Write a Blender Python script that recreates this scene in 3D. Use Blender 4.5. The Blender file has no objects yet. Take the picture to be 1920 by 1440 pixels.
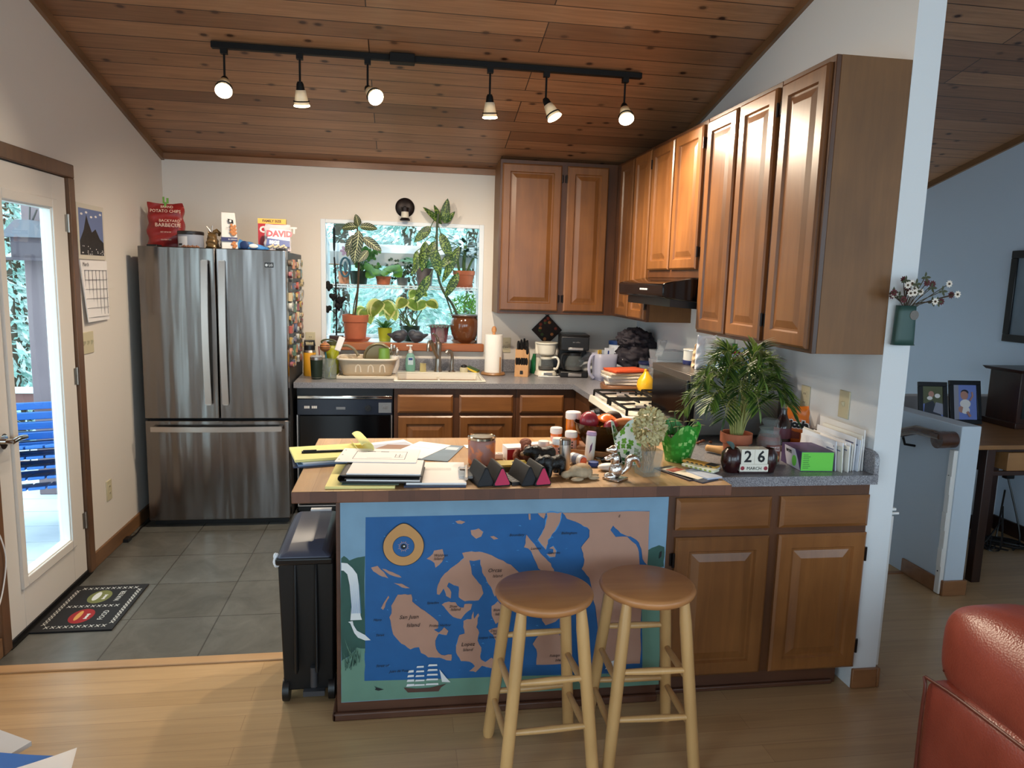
import bpy, bmesh, math, random
from mathutils import Vector, Matrix, Quaternion
S = bpy.context.scene
COL = S.collection
R = math.radians
random.seed(7)

# ------------------------------------------------------------------ camera
cd = bpy.data.cameras.new('camera')
cam = bpy.data.objects.new('camera', cd); COL.objects.link(cam)
cd.sensor_width = 36.0; cd.sensor_fit = 'HORIZONTAL'
cd.lens = 1358.05 / 1920 * 36.0
cd.clip_start = 0.05; cd.clip_end = 200
_r = Vector((.98840944, -.1491777, .02815657)).normalized()
_u = Vector((-.00607688, .14644312, .98920043)).normalized()
_w = _r.cross(_u)
cam.matrix_world = Matrix(((_r.x, _u.x, _w.x, 1.6528), (_r.y, _u.y, _w.y, -5.5074),
                           (_r.z, _u.z, _w.z, 1.6289), (0, 0, 0, 1)))
S.camera = cam

# ------------------------------------------------------------------ view, world, daylight
S.view_settings.view_transform = 'Standard'
S.view_settings.look = 'None'
S.view_settings.gamma = 1.0
S.view_settings.use_curve_mapping = False
S.view_settings.exposure = 0.0
S.cycles.max_bounces = 10
S.cycles.diffuse_bounces = 5
S.cycles.glossy_bounces = 4
S.cycles.transparent_max_bounces = 14
S.cycles.sample_clamp_indirect = 6.0
S.cycles.caustics_reflective = False
S.cycles.caustics_refractive = False
wd = bpy.data.worlds.new('overcast_sky'); S.world = wd; wd.use_nodes = True
_bg = wd.node_tree.nodes['Background']
_bg.inputs[0].default_value = (0.66, 0.86, 1.0, 1)
_bg.inputs[1].default_value = 5.5

def area(name, loc, target, sx, sy, power, col):
    l = bpy.data.lights.new(name, 'AREA'); l.shape = 'RECTANGLE'; l.size = sx; l.size_y = sy
    l.energy = power; l.color = col
    o = bpy.data.objects.new(name, l); COL.objects.link(o); o.location = loc
    o.rotation_euler = (Vector(target) - Vector(loc)).to_track_quat('-Z', 'Y').to_euler()
    return o
# the overcast sky lights the house through its openings; portals mark them for the renderer
for nm, loc, tgt, sx, sy in (('portal_garden_window', (1.67, .02, 1.58), (1.67, -2, 1.5), 1.16, .86),
                             ('portal_glass_door', (-.09, -1.9, 1.1), (2, -1.9, 1.1), .5, 1.6),
                             ('portal_living_window', (.9, -9.35, 1.55), (.9, 0, 1.55), 1.7, 2.4),
                             ('portal_living_window', (3.3, -9.35, 1.55), (3.3, 0, 1.55), 1.7, 2.4),
                             ('portal_living_window', (4.95, -9.35, 1.55), (4.95, 0, 1.55), 1.2, 2.4),  # unseen window added to brighten the far wall and knee wall
                             ('portal_end_window', (5.86, -6.45, 1.75), (0, -6.45, 1.75), 1.9, 1.6),
                             ('portal_side_window', (-.13, -3.02, 1.5), (3, -3.02, 1.5), .5, 1.2),
                             ('portal_side_slider', (-.13, -5.75, 1.1), (3, -5.75, 1.1), 1.7, 2.0)):
    p = area(nm, loc, tgt, sx, sy, 1, (1, 1, 1)); p.data.cycles.is_portal = True

# ------------------------------------------------------------------ mesh helper
class MB:
    def __init__(s):
        s.bm = bmesh.new(); s.mi = 0; s.uv = s.bm.loops.layers.uv.new('UVMap'); s.mark0 = 0
    def mark(s):
        s.bm.verts.ensure_lookup_table(); s.mark0 = len(s.bm.verts)
    def xf(s, m):
        s.bm.verts.ensure_lookup_table()
        for v in s.bm.verts[s.mark0:]: v.co = m @ v.co
    def add(s, vs, fs, uvs=None):
        V = [s.bm.verts.new(v) for v in vs]
        for f in fs:
            try: F = s.bm.faces.new([V[i] for i in f])
            except ValueError: continue
            F.material_index = s.mi; F.smooth = True
            if uvs:
                for l, i in zip(F.loops, f): l[s.uv].uv = uvs[i]
        return V
    def box(s, x0, x1, y0, y1, z0, z1, m=None):
        vs = [Vector(c) for c in ((x0,y0,z0),(x1,y0,z0),(x1,y1,z0),(x0,y1,z0),(x0,y0,z1),(x1,y0,z1),(x1,y1,z1),(x0,y1,z1))]
        if m: vs = [m @ v for v in vs]
        s.add(vs, [(0,3,2,1),(4,5,6,7),(0,1,5,4),(1,2,6,5),(2,3,7,6),(3,0,4,7)]); return s
    def taper(s, c, w0, d0, w1, d1, z0, z1, m=None, ox=0, oy=0):
        x, y = c
        vs = [Vector(p) for p in ((x-w0/2,y-d0/2,z0),(x+w0/2,y-d0/2,z0),(x+w0/2,y+d0/2,z0),(x-w0/2,y+d0/2,z0),
              (x+ox-w1/2,y+oy-d1/2,z1),(x+ox+w1/2,y+oy-d1/2,z1),(x+ox+w1/2,y+oy+d1/2,z1),(x+ox-w1/2,y+oy+d1/2,z1))]
        if m: vs = [m @ v for v in vs]
        s.add(vs, [(0,3,2,1),(4,5,6,7),(0,1,5,4),(1,2,6,5),(2,3,7,6),(3,0,4,7)]); return s
    def hexa(s, vs):
        s.add(vs, [(0,3,2,1),(4,5,6,7),(0,1,5,4),(1,2,6,5),(2,3,7,6),(3,0,4,7)]); return s
    def lathe(s, prof, c=(0,0,0), seg=24, sx=1, sy=1, m=None, wob=None):
        vs, fs = [], []
        n = len(prof)
        for j, (r, z) in enumerate(prof):
            for i in range(seg):
                a = 2*math.pi*i/seg; k = 1 if not wob else 1 + wob(a, j/(n-1))
                v = Vector((r*k*sx*math.cos(a), r*k*sy*math.sin(a), z))
                vs.append((m @ v if m else v) + Vector(c))
        for j in range(n-1):
            for i in range(seg):
                i2 = (i+1) % seg
                fs.append((j*seg+i, j*seg+i2, (j+1)*seg+i2, (j+1)*seg+i))
        fs.append(tuple(range(seg-1, -1, -1))); fs.append(tuple((n-1)*seg+i for i in range(seg)))
        s.add(vs, fs); return s
    def tube(s, pts, r, seg=8, closed=False):
        P = [Vector(p) for p in pts]; n = len(P)
        rr = r if isinstance(r, (list, tuple)) else [r]*n
        vs, fs = [], []; prev = None
        for i, p in enumerate(P):
            a = P[(i-1) % n] if (closed or i > 0) else p
            b = P[(i+1) % n] if (closed or i < n-1) else p
            t = (b-a)
            t = t.normalized() if t.length > 1e-9 else Vector((0,0,1))
            if prev is None:
                q = Vector((0,0,1)) if abs(t.z) < .9 else Vector((1,0,0))
                u = t.cross(q).normalized()
            else:
                u = (prev - t*prev.dot(t)); u = u.normalized() if u.length > 1e-6 else t.orthogonal().normalized()
            prev = u; w = t.cross(u)
            for k in range(seg):
                a2 = 2*math.pi*k/seg
                vs.append(p + (u*math.cos(a2) + w*math.sin(a2))*rr[i])
        m = n if closed else n-1
        for i in range(m):
            j = (i+1) % n
            for k in range(seg):
                k2 = (k+1) % seg
                fs.append((i*seg+k, i*seg+k2, j*seg+k2, j*seg+k))
        if not closed:
            fs.append(tuple(range(seg-1,-1,-1))); fs.append(tuple((n-1)*seg+k for k in range(seg)))
        s.add(vs, fs); return s
    def cyl(s, p0, p1, r0, r1=None, seg=16):
        return s.tube([p0, p1], [r0, r0 if r1 is None else r1], seg)
    def prism(s, poly, pl, d0, d1):
        f = {'xz': lambda a,b,d: (a,d,b), 'xy': lambda a,b,d: (a,b,d), 'yz': lambda a,b,d: (d,a,b)}[pl]
        n = len(poly)
        vs = [f(a,b,d0) for a,b in poly] + [f(a,b,d1) for a,b in poly]
        fs = [tuple(range(n-1,-1,-1)), tuple(range(n,2*n))] + [(i,(i+1)%n,n+(i+1)%n,n+i) for i in range(n)]
        s.add(vs, fs); return s
    def ball(s, c, r, seg=16, rings=10, m=None):
        if not isinstance(r, (tuple, list)): r = (r,r,r)
        vs, fs = [], []
        for j in range(rings+1):
            t = math.pi*j/rings
            q = max(1e-4, math.sin(t))
            for i in range(seg):
                a = 2*math.pi*i/seg
                v = Vector((r[0]*q*math.cos(a), r[1]*q*math.sin(a), r[2]*math.cos(t)))
                vs.append((m @ v if m else v) + Vector(c))
        for j in range(rings):
            for i in range(seg):
                i2 = (i+1) % seg
                fs.append((j*seg+i, (j+1)*seg+i, (j+1)*seg+i2, j*seg+i2))
        s.add(vs, fs); return s
    def surf(s, fn, nu, nv):
        vs, uv, fs = [], [], []
        for j in range(nv+1):
            for i in range(nu+1):
                vs.append(fn(i/nu, j/nv)); uv.append((i/nu, j/nv))
        w = nu+1
        for j in range(nv):
            for i in range(nu): fs.append((j*w+i, j*w+i+1, (j+1)*w+i+1, (j+1)*w+i))
        s.add(vs, fs, uv); return s
    def leaf(s, base, d, n, L, W, curl=.8, fold=.25, nv=6, tip=1.0):
        d = Vector(d).normalized(); n = Vector(n)
        n = n - d*n.dot(d)
        n = n.normalized() if n.length > 1e-4 else d.orthogonal().normalized()
        sd = d.cross(n); c = Vector(base); vs, uv, fs = [], [], []
        for j in range(nv+1):
            t = j/nv; a = curl*t
            dr = d*math.cos(a) - n*math.sin(a); nn = n*math.cos(a) + d*math.sin(a)
            w = W*.5*(math.sin(math.pi*min(1, t**.8*.985+.012))**.75)*(1 if t < .98 else .15)
            for k in (-1, -.5, 0, .5, 1):
                vs.append(c + sd*w*k + nn*abs(k)*w*fold); uv.append((.5+.5*k, t))
            c = c + dr*(L/nv)
        for j in range(nv):
            for k in range(4): fs.append((j*5+k, j*5+k+1, (j+1)*5+k+1, (j+1)*5+k))
        s.add(vs, fs, uv); return s
    def text(s, st, size, o, ux, uy, align='LEFT', ext=.0006, bold=0, shear=0):
        cu = bpy.data.curves.new('t', 'FONT'); cu.body = st; cu.size = size; cu.align_x = align
        cu.align_y = 'CENTER'; cu.extrude = ext; cu.offset = bold; cu.resolution_u = 2; cu.shear = shear
        ob = bpy.data.objects.new('t', cu); COL.objects.link(ob)
        me = ob.to_mesh()
        ux = Vector(ux).normalized(); uy = Vector(uy).normalized(); uz = ux.cross(uy); o = Vector(o)
        vs = [o + ux*v.co.x + uy*v.co.y + uz*v.co.z for v in me.vertices]
        fs = [tuple(p.vertices) for p in me.polygons]
        ob.to_mesh_clear()
        s.add(vs, fs)
        bpy.data.objects.remove(ob); bpy.data.curves.remove(cu); return s
    def ringloft(s, x0, x1, z0, z1, rings, pl='xz'):
        # concentric rectangles: rings = (inset, depth); facing -y for 'xz'
        vs, fs = [], []
        for ins, d in rings:
            for a, b in ((x0+ins,z0+ins),(x1-ins,z0+ins),(x1-ins,z1-ins),(x0+ins,z1-ins)): vs.append((a, d, b))
        n = len(rings)
        for j in range(n-1):
            for i in range(4):
                k = (i+1) % 4; fs.append((j*4+i, j*4+k, (j+1)*4+k, (j+1)*4+i))
        fs.append(tuple((n-1)*4+i for i in range(4))); fs.append((3,2,1,0))
        s.add(vs, fs); return s
    def build(s, name, mats, parent=None, bev=0, ang=38, sub=0, solid=0):
        me = bpy.data.meshes.new(name)
        bmesh.ops.recalc_face_normals(s.bm, faces=s.bm.faces[:]) if solid != -1 else None
        s.bm.to_mesh(me); s.bm.free()
        for m in (mats if isinstance(mats, (list, tuple)) else [mats]): me.materials.append(m)
        me.set_sharp_from_angle(angle=R(ang))
        o = bpy.data.objects.new(name, me); COL.objects.link(o)
        if parent: o.parent = parent
        if solid > 0:
            q = o.modifiers.new('solid', 'SOLIDIFY'); q.thickness = solid; q.offset = 0
        if bev:
            q = o.modifiers.new('bevel', 'BEVEL'); q.width = bev; q.segments = 2; q.limit_method = 'ANGLE'; q.angle_limit = R(40)
        if sub:
            q = o.modifiers.new('sub', 'SUBSURF'); q.levels = sub; q.render_levels = sub
        return o

def tag(o, label=None, cat=None, group=None, kind=None):
    if label: o['label'] = label
    if cat: o['category'] = cat
    if group: o['group'] = group
    if kind: o['kind'] = kind
    return o
def thing(name, label, cat, loc=(0,0,0), rz=0, group=None, rx=0, ry=0):
    o = bpy.data.objects.new(name, None); COL.objects.link(o); o.empty_display_size = .05
    o.location = loc; o.rotation_euler = (rx, ry, rz)
    return tag(o, label, cat, group)
def solo(mb, name, mats, label, cat, loc=(0,0,0), rz=0, group=None, rx=0, ry=0, **k):
    o = mb.build(name, mats, None, **k); o.location = loc; o.rotation_euler = (rx, ry, rz)
    return tag(o, label, cat, group)
def struct(mb, name, mats, parent=None, **k):
    o = mb.build(name, mats, parent, **k)
    if not parent: o['kind'] = 'structure'
    return o
def copy_tree(o, label=None, loc=None, rz=None, parent=None):
    c = o.copy(); COL.objects.link(c)
    if parent: c.parent = parent
    if label: c['label'] = label
    if loc is not None: c.location = loc
    if rz is not None: c.rotation_euler = (0, 0, rz)
    for ch in [x for x in o.children]: copy_tree(ch, parent=c)
    return c
def BOX(x0,x1,y0,y1,z0,z1): return MB().box(x0,x1,y0,y1,z0,z1)
def arc(c, r, a0, a1, n, ax='xz'):
    out = []
    for i in range(n+1):
        a = R(a0+(a1-a0)*i/n); p, q = r*math.cos(a), r*math.sin(a)
        out.append({'xz': (c[0]+p, c[1], c[2]+q), 'yz': (c[0], c[1]+p, c[2]+q), 'xy': (c[0]+p, c[1]+q, c[2])}[ax])
    return out
def spline(pts, n=6):
    P = [Vector(p) for p in pts]; out = []
    for i in range(len(P)-1):
        p0 = P[max(0,i-1)]; p1 = P[i]; p2 = P[i+1]; p3 = P[min(len(P)-1,i+2)]
        for k in range(n):
            t = k/n
            out.append(.5*((2*p1)+(p2-p0)*t+(2*p0-5*p1+4*p2-p3)*t*t+(3*p1-p0-3*p2+p3)*t*t*t))
    out.append(P[-1]); return out
# ------------------------------------------------------------------ materials
MATS = {}
def L(c):
    return tuple((x/12.92 if x <= .04045 else ((x+.055)/1.055)**2.4) for x in (v/255 for v in c))
def newmat(name):
    m = bpy.data.materials.new(name); m.use_nodes = True; MATS[name] = m
    nt = m.node_tree; return m, nt, nt.nodes['Principled BSDF']
def P(name, rgb, rough=.5, metal=0, emit=None, es=0, spec=.5, coat=0, trans=0, bump=0, bs=80, var=0, vs=30, alpha=1, sheen=0, sss=0):
    if name in MATS: return MATS[name]
    m, nt, b = newmat(name)
    c = L(rgb); b.inputs['Base Color'].default_value = (*c, 1)
    b.inputs['Roughness'].default_value = rough; b.inputs['Metallic'].default_value = metal
    b.inputs['Specular IOR Level'].default_value = spec
    if coat: b.inputs['Coat Weight'].default_value = coat; b.inputs['Coat Roughness'].default_value = .1
    if trans: b.inputs['Transmission Weight'].default_value = trans
    if alpha < 1: b.inputs['Alpha'].default_value = alpha
    if sss: b.inputs['Subsurface Weight'].default_value = sss; b.inputs['Subsurface Radius'].default_value = (.01,.01,.01)
    if emit: b.inputs['Emission Color'].default_value = (*L(emit), 1); b.inputs['Emission Strength'].default_value = es
    if bump or var:
        tc = nt.nodes.new('ShaderNodeTexCoord'); n = nt.nodes.new('ShaderNodeTexNoise')
        n.inputs['Scale'].default_value = vs if var else bs; n.inputs['Detail'].default_value = 4
        nt.links.new(tc.outputs['Object'], n.inputs['Vector'])
        if var:
            mx = nt.nodes.new('ShaderNodeMix'); mx.data_type = 'RGBA'
            mx.inputs['A'].default_value = (*[v*(1-var) for v in c], 1); mx.inputs['B'].default_value = (*[min(1, v*(1+var)) for v in c], 1)
            nt.links.new(n.outputs['Fac'], mx.inputs['Factor']); nt.links.new(mx.outputs['Result'], b.inputs['Base Color'])
        if bump:
            n2 = nt.nodes.new('ShaderNodeTexNoise'); n2.inputs['Scale'].default_value = bs; n2.inputs['Detail'].default_value = 3
            nt.links.new(tc.outputs['Object'], n2.inputs['Vector'])
            bp = nt.nodes.new('ShaderNodeBump'); bp.inputs['Strength'].default_value = bump; bp.inputs['Distance'].default_value = .01
            nt.links.new(n2.outputs['Fac'], bp.inputs['Height']); nt.links.new(bp.outputs['Normal'], b.inputs['Normal'])
    return m
def nd(nt, t, **k):
    n = nt.nodes.new(t)
    for a, v in k.items():
        if a in n.inputs: n.inputs[a].default_value = v
        else: setattr(n, a, v)
    return n
def mixc(nt, f, a, b, blend='MIX'):
    m = nt.nodes.new('ShaderNodeMix'); m.data_type = 'RGBA'; m.blend_type = blend
    for s, v in (('Factor', f), ('A', a), ('B', b)):
        i = m.inputs[s]
        if hasattr(v, 'is_output'): nt.links.new(v, i)
        else: i.default_value = v if s == 'Factor' else (*v, 1) if len(v) == 3 else v
    return m.outputs['Result']
def ramp(nt, src, stops):
    r = nt.nodes.new('ShaderNodeValToRGB'); e = r.color_ramp.elements
    while len(e) < len(stops): e.new(.5)
    for i, (p, c) in enumerate(stops):
        e[i].position = p; e[i].color = (*c, 1) if len(c) == 3 else c
    nt.links.new(src, r.inputs[0]); return r.outputs[0]
def coords(nt, scale=(1,1,1), rot=(0,0,0), loc=(0,0,0), kind='Object', rnd=0):
    tc = nt.nodes.new('ShaderNodeTexCoord'); mp = nt.nodes.new('ShaderNodeMapping')
    mp.inputs['Scale'].default_value = scale; mp.inputs['Rotation'].default_value = rot; mp.inputs['Location'].default_value = loc
    src = tc.outputs[kind]
    if rnd:
        oi = nt.nodes.new('ShaderNodeObjectInfo'); vm = nt.nodes.new('ShaderNodeVectorMath'); vm.operation = 'MULTIPLY_ADD'
        vm.inputs[0].default_value = (rnd, rnd*1.7, rnd*2.3); nt.links.new(oi.outputs['Random'], vm.inputs[1]); nt.links.new(src, vm.inputs[2])
        src = vm.outputs[0]
    nt.links.new(src, mp.inputs['Vector']); return mp.outputs[0]
def bumpto(nt, b, h, strength, dist=.005):
    bp = nt.nodes.new('ShaderNodeBump'); bp.inputs['Strength'].default_value = strength; bp.inputs['Distance'].default_value = dist
    nt.links.new(h, bp.inputs['Height']); nt.links.new(bp.outputs['Normal'], b.inputs['Normal'])

def wood(name, dark, light, grain='z', rough=.38, stave=0, sc=1.0, coat=.15, contrast=1.0):
    m, nt, b = newmat(name); dark, light = L(dark), L(light)
    s = {'x': (1.2,14,14), 'y': (14,1.2,14), 'z': (14,14,1.2)}[grain]
    v = coords(nt, tuple(q*sc for q in s), rnd=3)
    n = nd(nt, 'ShaderNodeTexNoise', Scale=1.6, Detail=6, Roughness=.62, Distortion=.6); nt.links.new(v, n.inputs['Vector'])
    c = ramp(nt, n.outputs['Fac'], [(.25, dark), (.75, light)])
    n2 = nd(nt, 'ShaderNodeTexNoise', Scale=2.2, Detail=3); nt.links.new(coords(nt, rnd=5), n2.inputs['Vector'])
    c = mixc(nt, .38, c, ramp(nt, n2.outputs['Fac'], [(.3, tuple(q*.55 for q in dark)), (.7, tuple(min(1,q*1.25) for q in light))]))
    if stave:
        rot = {'z': (0, R(90), 0), 'x': (R(90), 0, 0), 'y': (0,0,R(90))}[grain]
        bt = nd(nt, 'ShaderNodeTexBrick', Scale=1.0); bt.inputs['Color1'].default_value = (.62,.62,.62,1); bt.inputs['Color2'].default_value = (1.12,1.12,1.12,1)
        bt.inputs['Mortar'].default_value = (.8,.8,.8,1); bt.inputs['Mortar Size'].default_value = .0008; bt.inputs['Brick Width'].default_value = 30 if grain != 'y' else .9
        bt.inputs['Row Height'].default_value = stave; bt.inputs['Bias'].default_value = .1
        nt.links.new(coords(nt, rot=rot, rnd=1), bt.inputs['Vector'])
        c = mixc(nt, .85, c, bt.outputs['Color'], 'MULTIPLY')
    nt.links.new(c, b.inputs['Base Color']); b.inputs['Roughness'].default_value = rough
    b.inputs['Coat Weight'].default_value = coat; b.inputs['Coat Roughness'].default_value = .25
    return m
W_CAB = wood('cabinet_alder', (106,62,28), (152,99,52), 'z', .36, .085)
W_CABD = wood('cabinet_alder_gap_shade', (62,36,18), (98,58,30), 'z', .42)  # darkened: the shadow in the door gaps is put into this colour
W_CABH = wood('cabinet_drawer_alder', (106,62,29), (148,96,50), 'x', .36)
W_PLY = wood('cabinet_side_veneer', (112,74,38), (132,90,48), 'z', .55, 0, 2.0, 0)
W_TRIM = wood('stained_fir_trim', (86,58,38), (118,82,54), 'z', .45)
W_TRIMX = wood('stained_fir_trim_long', (126,82,48), (162,112,72), 'x', .4)
W_TRIMY = wood('stained_fir_trim_deep', (104,72,46), (140,102,68), 'y', .45)
W_SILL = wood('window_sill_fir', (150,82,40), (182,108,58), 'x', .35)
W_STOOL = wood('stool_seat_beech', (196,130,76), (220,156,98), 'x', .42, .05, 1.4, .15)
W_LEG = wood('stool_leg_beech', (188,146,92), (210,168,112), 'z', .35, 0, 1.0, .2)
W_THR = wood('oak_threshold', (176,138,98), (196,158,116), 'x', .4)
W_DARK = wood('dark_walnut', (36,20,14), (62,36,26), 'z', .35)
W_DARKX = wood('dark_walnut_long', (36,20,14), (62,36,26), 'x', .35)
W_RAIL = wood('handrail_varnish', (58,32,20), (92,54,34), 'y', .25, 0, 1, .6)
W_OAK = wood('desk_oak', (140,96,56), (176,128,80), 'x', .4)
W_BLOCK = wood('knife_block_beech', (176,126,76), (206,156,102), 'z', .4)
W_KICK = wood('toe_kick_stain', (72,42,28), (98,60,40), 'x', .5)
W_BOARD = wood('cutting_board_walnut', (112,70,42), (150,100,62), 'x', .45, .04)

def ceiling_mat():
    m, nt, b = newmat('cedar_ceiling_planks')
    bt = nd(nt, 'ShaderNodeTexBrick', Scale=1.0)
    bt.inputs['Color1'].default_value = (*L((136,96,68)), 1); bt.inputs['Color2'].default_value = (*L((176,130,94)), 1)
    bt.inputs['Mortar'].default_value = (*L((52,32,24)), 1); bt.inputs['Mortar Size'].default_value = .0035; bt.inputs['Mortar Smooth'].default_value = .4
    bt.inputs['Brick Width'].default_value = 2.35; bt.inputs['Row Height'].default_value = .136; bt.offset = .37; bt.offset_frequency = 3
    v = coords(nt); nt.links.new(v, bt.inputs['Vector'])
    n = nd(nt, 'ShaderNodeTexNoise', Scale=1.5, Detail=6, Roughness=.6, Distortion=1.0); nt.links.new(coords(nt, (1.5, 26, 1)), n.inputs['Vector'])
    c = mixc(nt, .55, bt.outputs['Color'], ramp(nt, n.outputs['Fac'], [(.3, (.45,.4,.36)), (.7, (1.15,1.12,1.1))]), 'MULTIPLY')
    vo = nd(nt, 'ShaderNodeTexVoronoi', Scale=1.0, Randomness=1.0); vo.voronoi_dimensions = '2D'
    n3 = nd(nt, 'ShaderNodeTexNoise', Scale=9, Detail=2)
    nt.links.new(coords(nt), n3.inputs['Vector'])
    wv = mixc(nt, .05, coords(nt, (4.4, 6.2, 1)), n3.outputs['Color'])
    nt.links.new(wv, vo.inputs['Vector'])
    k = ramp(nt, vo.outputs['Distance'], [(.05, (1,1,1)), (.075, (.5,.5,.5)), (.13, (0,0,0))])
    sc_ = nt.nodes.new('ShaderNodeSeparateColor'); nt.links.new(vo.outputs['Color'], sc_.inputs[0])
    k = mixc(nt, 1.0, k, ramp(nt, sc_.outputs[1], [(.42,(0,0,0)),(.5,(.75,.75,.75)),(.95,(1,1,1))]), 'MULTIPLY')
    c = mixc(nt, k, c, L((52,26,18)))
    n4 = nd(nt, 'ShaderNodeTexNoise', Scale=1.1, Detail=2); nt.links.new(coords(nt), n4.inputs['Vector'])
    c = mixc(nt, .5, c, ramp(nt, n4.outputs['Fac'], [(.3,(.72,.7,.7)),(.7,(1.1,1.08,1.05))]), 'MULTIPLY')
    nt.links.new(c, b.inputs['Base Color']); b.inputs['Roughness'].default_value = .42
    bumpto(nt, b, bt.outputs['Fac'], -.6, .006)
    return m
M_CEIL = ceiling_mat()

def brickmat(name, c1, c2, mortar, bw, rh, ms, rough, loc=(0,0,0), rot=(0,0,0), off=0, noise=(.5, (4,4,4)), bump=.3, sq=1.0, coat=0):
    m, nt, b = newmat(name)
    bt = nd(nt, 'ShaderNodeTexBrick', Scale=1.0); bt.offset = off
    bt.inputs['Color1'].default_value = (*L(c1),1); bt.inputs['Color2'].default_value = (*L(c2),1); bt.inputs['Mortar'].default_value = (*L(mortar),1)
    bt.inputs['Mortar Size'].default_value = ms; bt.inputs['Brick Width'].default_value = bw; bt.inputs['Row Height'].default_value = rh
    bt.inputs['Mortar Smooth'].default_value = .2
    nt.links.new(coords(nt, loc=loc, rot=rot), bt.inputs['Vector'])
    n = nd(nt, 'ShaderNodeTexNoise', Scale=1.0, Detail=7, Roughness=.65, Distortion=.8); nt.links.new(coords(nt, noise[1]), n.inputs['Vector'])
    c = mixc(nt, noise[0], bt.outputs['Color'], ramp(nt, n.outputs['Fac'], [(.25,(.55,.55,.55)),(.75,(1.25,1.25,1.25))]), 'MULTIPLY')
    nt.links.new(c, b.inputs['Base Color']); b.inputs['Roughness'].default_value = rough
    if coat: b.inputs['Coat Weight'].default_value = coat; b.inputs['Coat Roughness'].default_value = .2
    if bump: bumpto(nt, b, bt.outputs['Fac'], -bump, .003)
    return m
M_TILE = brickmat('slate_floor_tile', (92,90,84), (102,102,98), (68,66,62), .3986, .3986, .0035, .27, loc=(-.0056,.0911,0), noise=(.75,(5,5,5)))
M_FLOOR = brickmat('bamboo_floor_boards', (182,148,106), (194,160,118), (150,116,82), 1.85, .094, .0008, .3, off=.41, noise=(.42,(1.2,24,1)), bump=.08, coat=.2)
M_BUTCH = brickmat('butcher_block_maple', (180,138,92), (206,168,124), (150,110,72), .07, .9, .0006, .33, off=.5, noise=(.45,(26,1.6,26)), bump=0, coat=.25)
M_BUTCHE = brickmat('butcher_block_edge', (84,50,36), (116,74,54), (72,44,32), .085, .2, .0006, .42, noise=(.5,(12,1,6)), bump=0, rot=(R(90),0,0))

def speckle(name, base, a, b2, rough=.35):
    m, nt, b = newmat(name)
    n = nd(nt, 'ShaderNodeTexNoise', Scale=260, Detail=2); nt.links.new(coords(nt), n.inputs['Vector'])
    c = ramp(nt, n.outputs['Fac'], [(.36, L(a)), (.46, L(base)), (.56, L(base)), (.66, L(b2))])
    n2 = nd(nt, 'ShaderNodeTexNoise', Scale=3, Detail=4); nt.links.new(coords(nt), n2.inputs['Vector'])
    c = mixc(nt, .3, c, ramp(nt, n2.outputs['Fac'], [(.3,(.8,.8,.8)),(.7,(1.15,1.15,1.15))]), 'MULTIPLY')
    nt.links.new(c, b.inputs['Base Color']); b.inputs['Roughness'].default_value = rough; return m
M_LAM = speckle('grey_laminate', (134,132,136), (92,92,102), (172,172,178), .3)

def steel(name, rgb, rough, wav=.5):
    m, nt, b = newmat(name)
    b.inputs['Base Color'].default_value = (*L(rgb),1); b.inputs['Metallic'].default_value = 1; b.inputs['Roughness'].default_value = rough
    n = nd(nt, 'ShaderNodeTexNoise', Scale=1.0, Detail=1.5, Roughness=.4); nt.links.new(coords(nt, (9, 1, .8)), n.inputs['Vector'])
    bumpto(nt, b, n.outputs['Fac'], wav, .02)
    n2 = nd(nt, 'ShaderNodeTexNoise', Scale=1.0, Detail=3); nt.links.new(coords(nt, (400, 400, 3)), n2.inputs['Vector'])
    mr = nd(nt, 'ShaderNodeMapRange'); mr.inputs['To Min'].default_value = rough*.8; mr.inputs['To Max'].default_value = rough*1.3
    nt.links.new(n2.outputs['Fac'], mr.inputs['Value']); nt.links.new(mr.outputs[0], b.inputs['Roughness'])
    return m
M_STEEL = steel('brushed_stainless', (128,122,118), .2, .9)
M_STEELS = P('satin_steel', (196,186,178), .32, 1)
M_CHROME = P('chrome', (214,212,210), .08, 1)
M_NICKEL = P('brushed_nickel', (168,160,150), .28, 1)

def glass(name, tint=(1,1,1), refl=.04, rough=.02):
    m, nt, b = newmat(name); nt.nodes.remove(b); out = nt.nodes['Material Output']
    t = nd(nt, 'ShaderNodeBsdfTransparent'); t.inputs[0].default_value = (*tint, 1)
    g = nd(nt, 'ShaderNodeBsdfGlossy'); g.inputs['Roughness'].default_value = rough
    f = nd(nt, 'ShaderNodeFresnel'); f.inputs[0].default_value = 1.45
    mx = nt.nodes.new('ShaderNodeMixShader')
    ge = nt.nodes.new('ShaderNodeNewGeometry'); mq = nt.nodes.new('ShaderNodeMath'); mq.operation = 'SUBTRACT'; mq.inputs[0].default_value = 1
    nt.links.new(ge.outputs['Backfacing'], mq.inputs[1]); mr = nt.nodes.new('ShaderNodeMath'); mr.operation = 'MULTIPLY'
    nt.links.new(f.outputs[0], mr.inputs[0]); nt.links.new(mq.outputs[0], mr.inputs[1])
    nt.links.new(mr.outputs[0], mx.inputs[0]); nt.links.new(t.outputs[0], mx.inputs[1]); nt.links.new(g.outputs[0], mx.inputs[2])
    nt.links.new(mx.outputs[0], out.inputs[0]); return m
M_GLASS = glass('window_glass', (.95,.99,.98))

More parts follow.
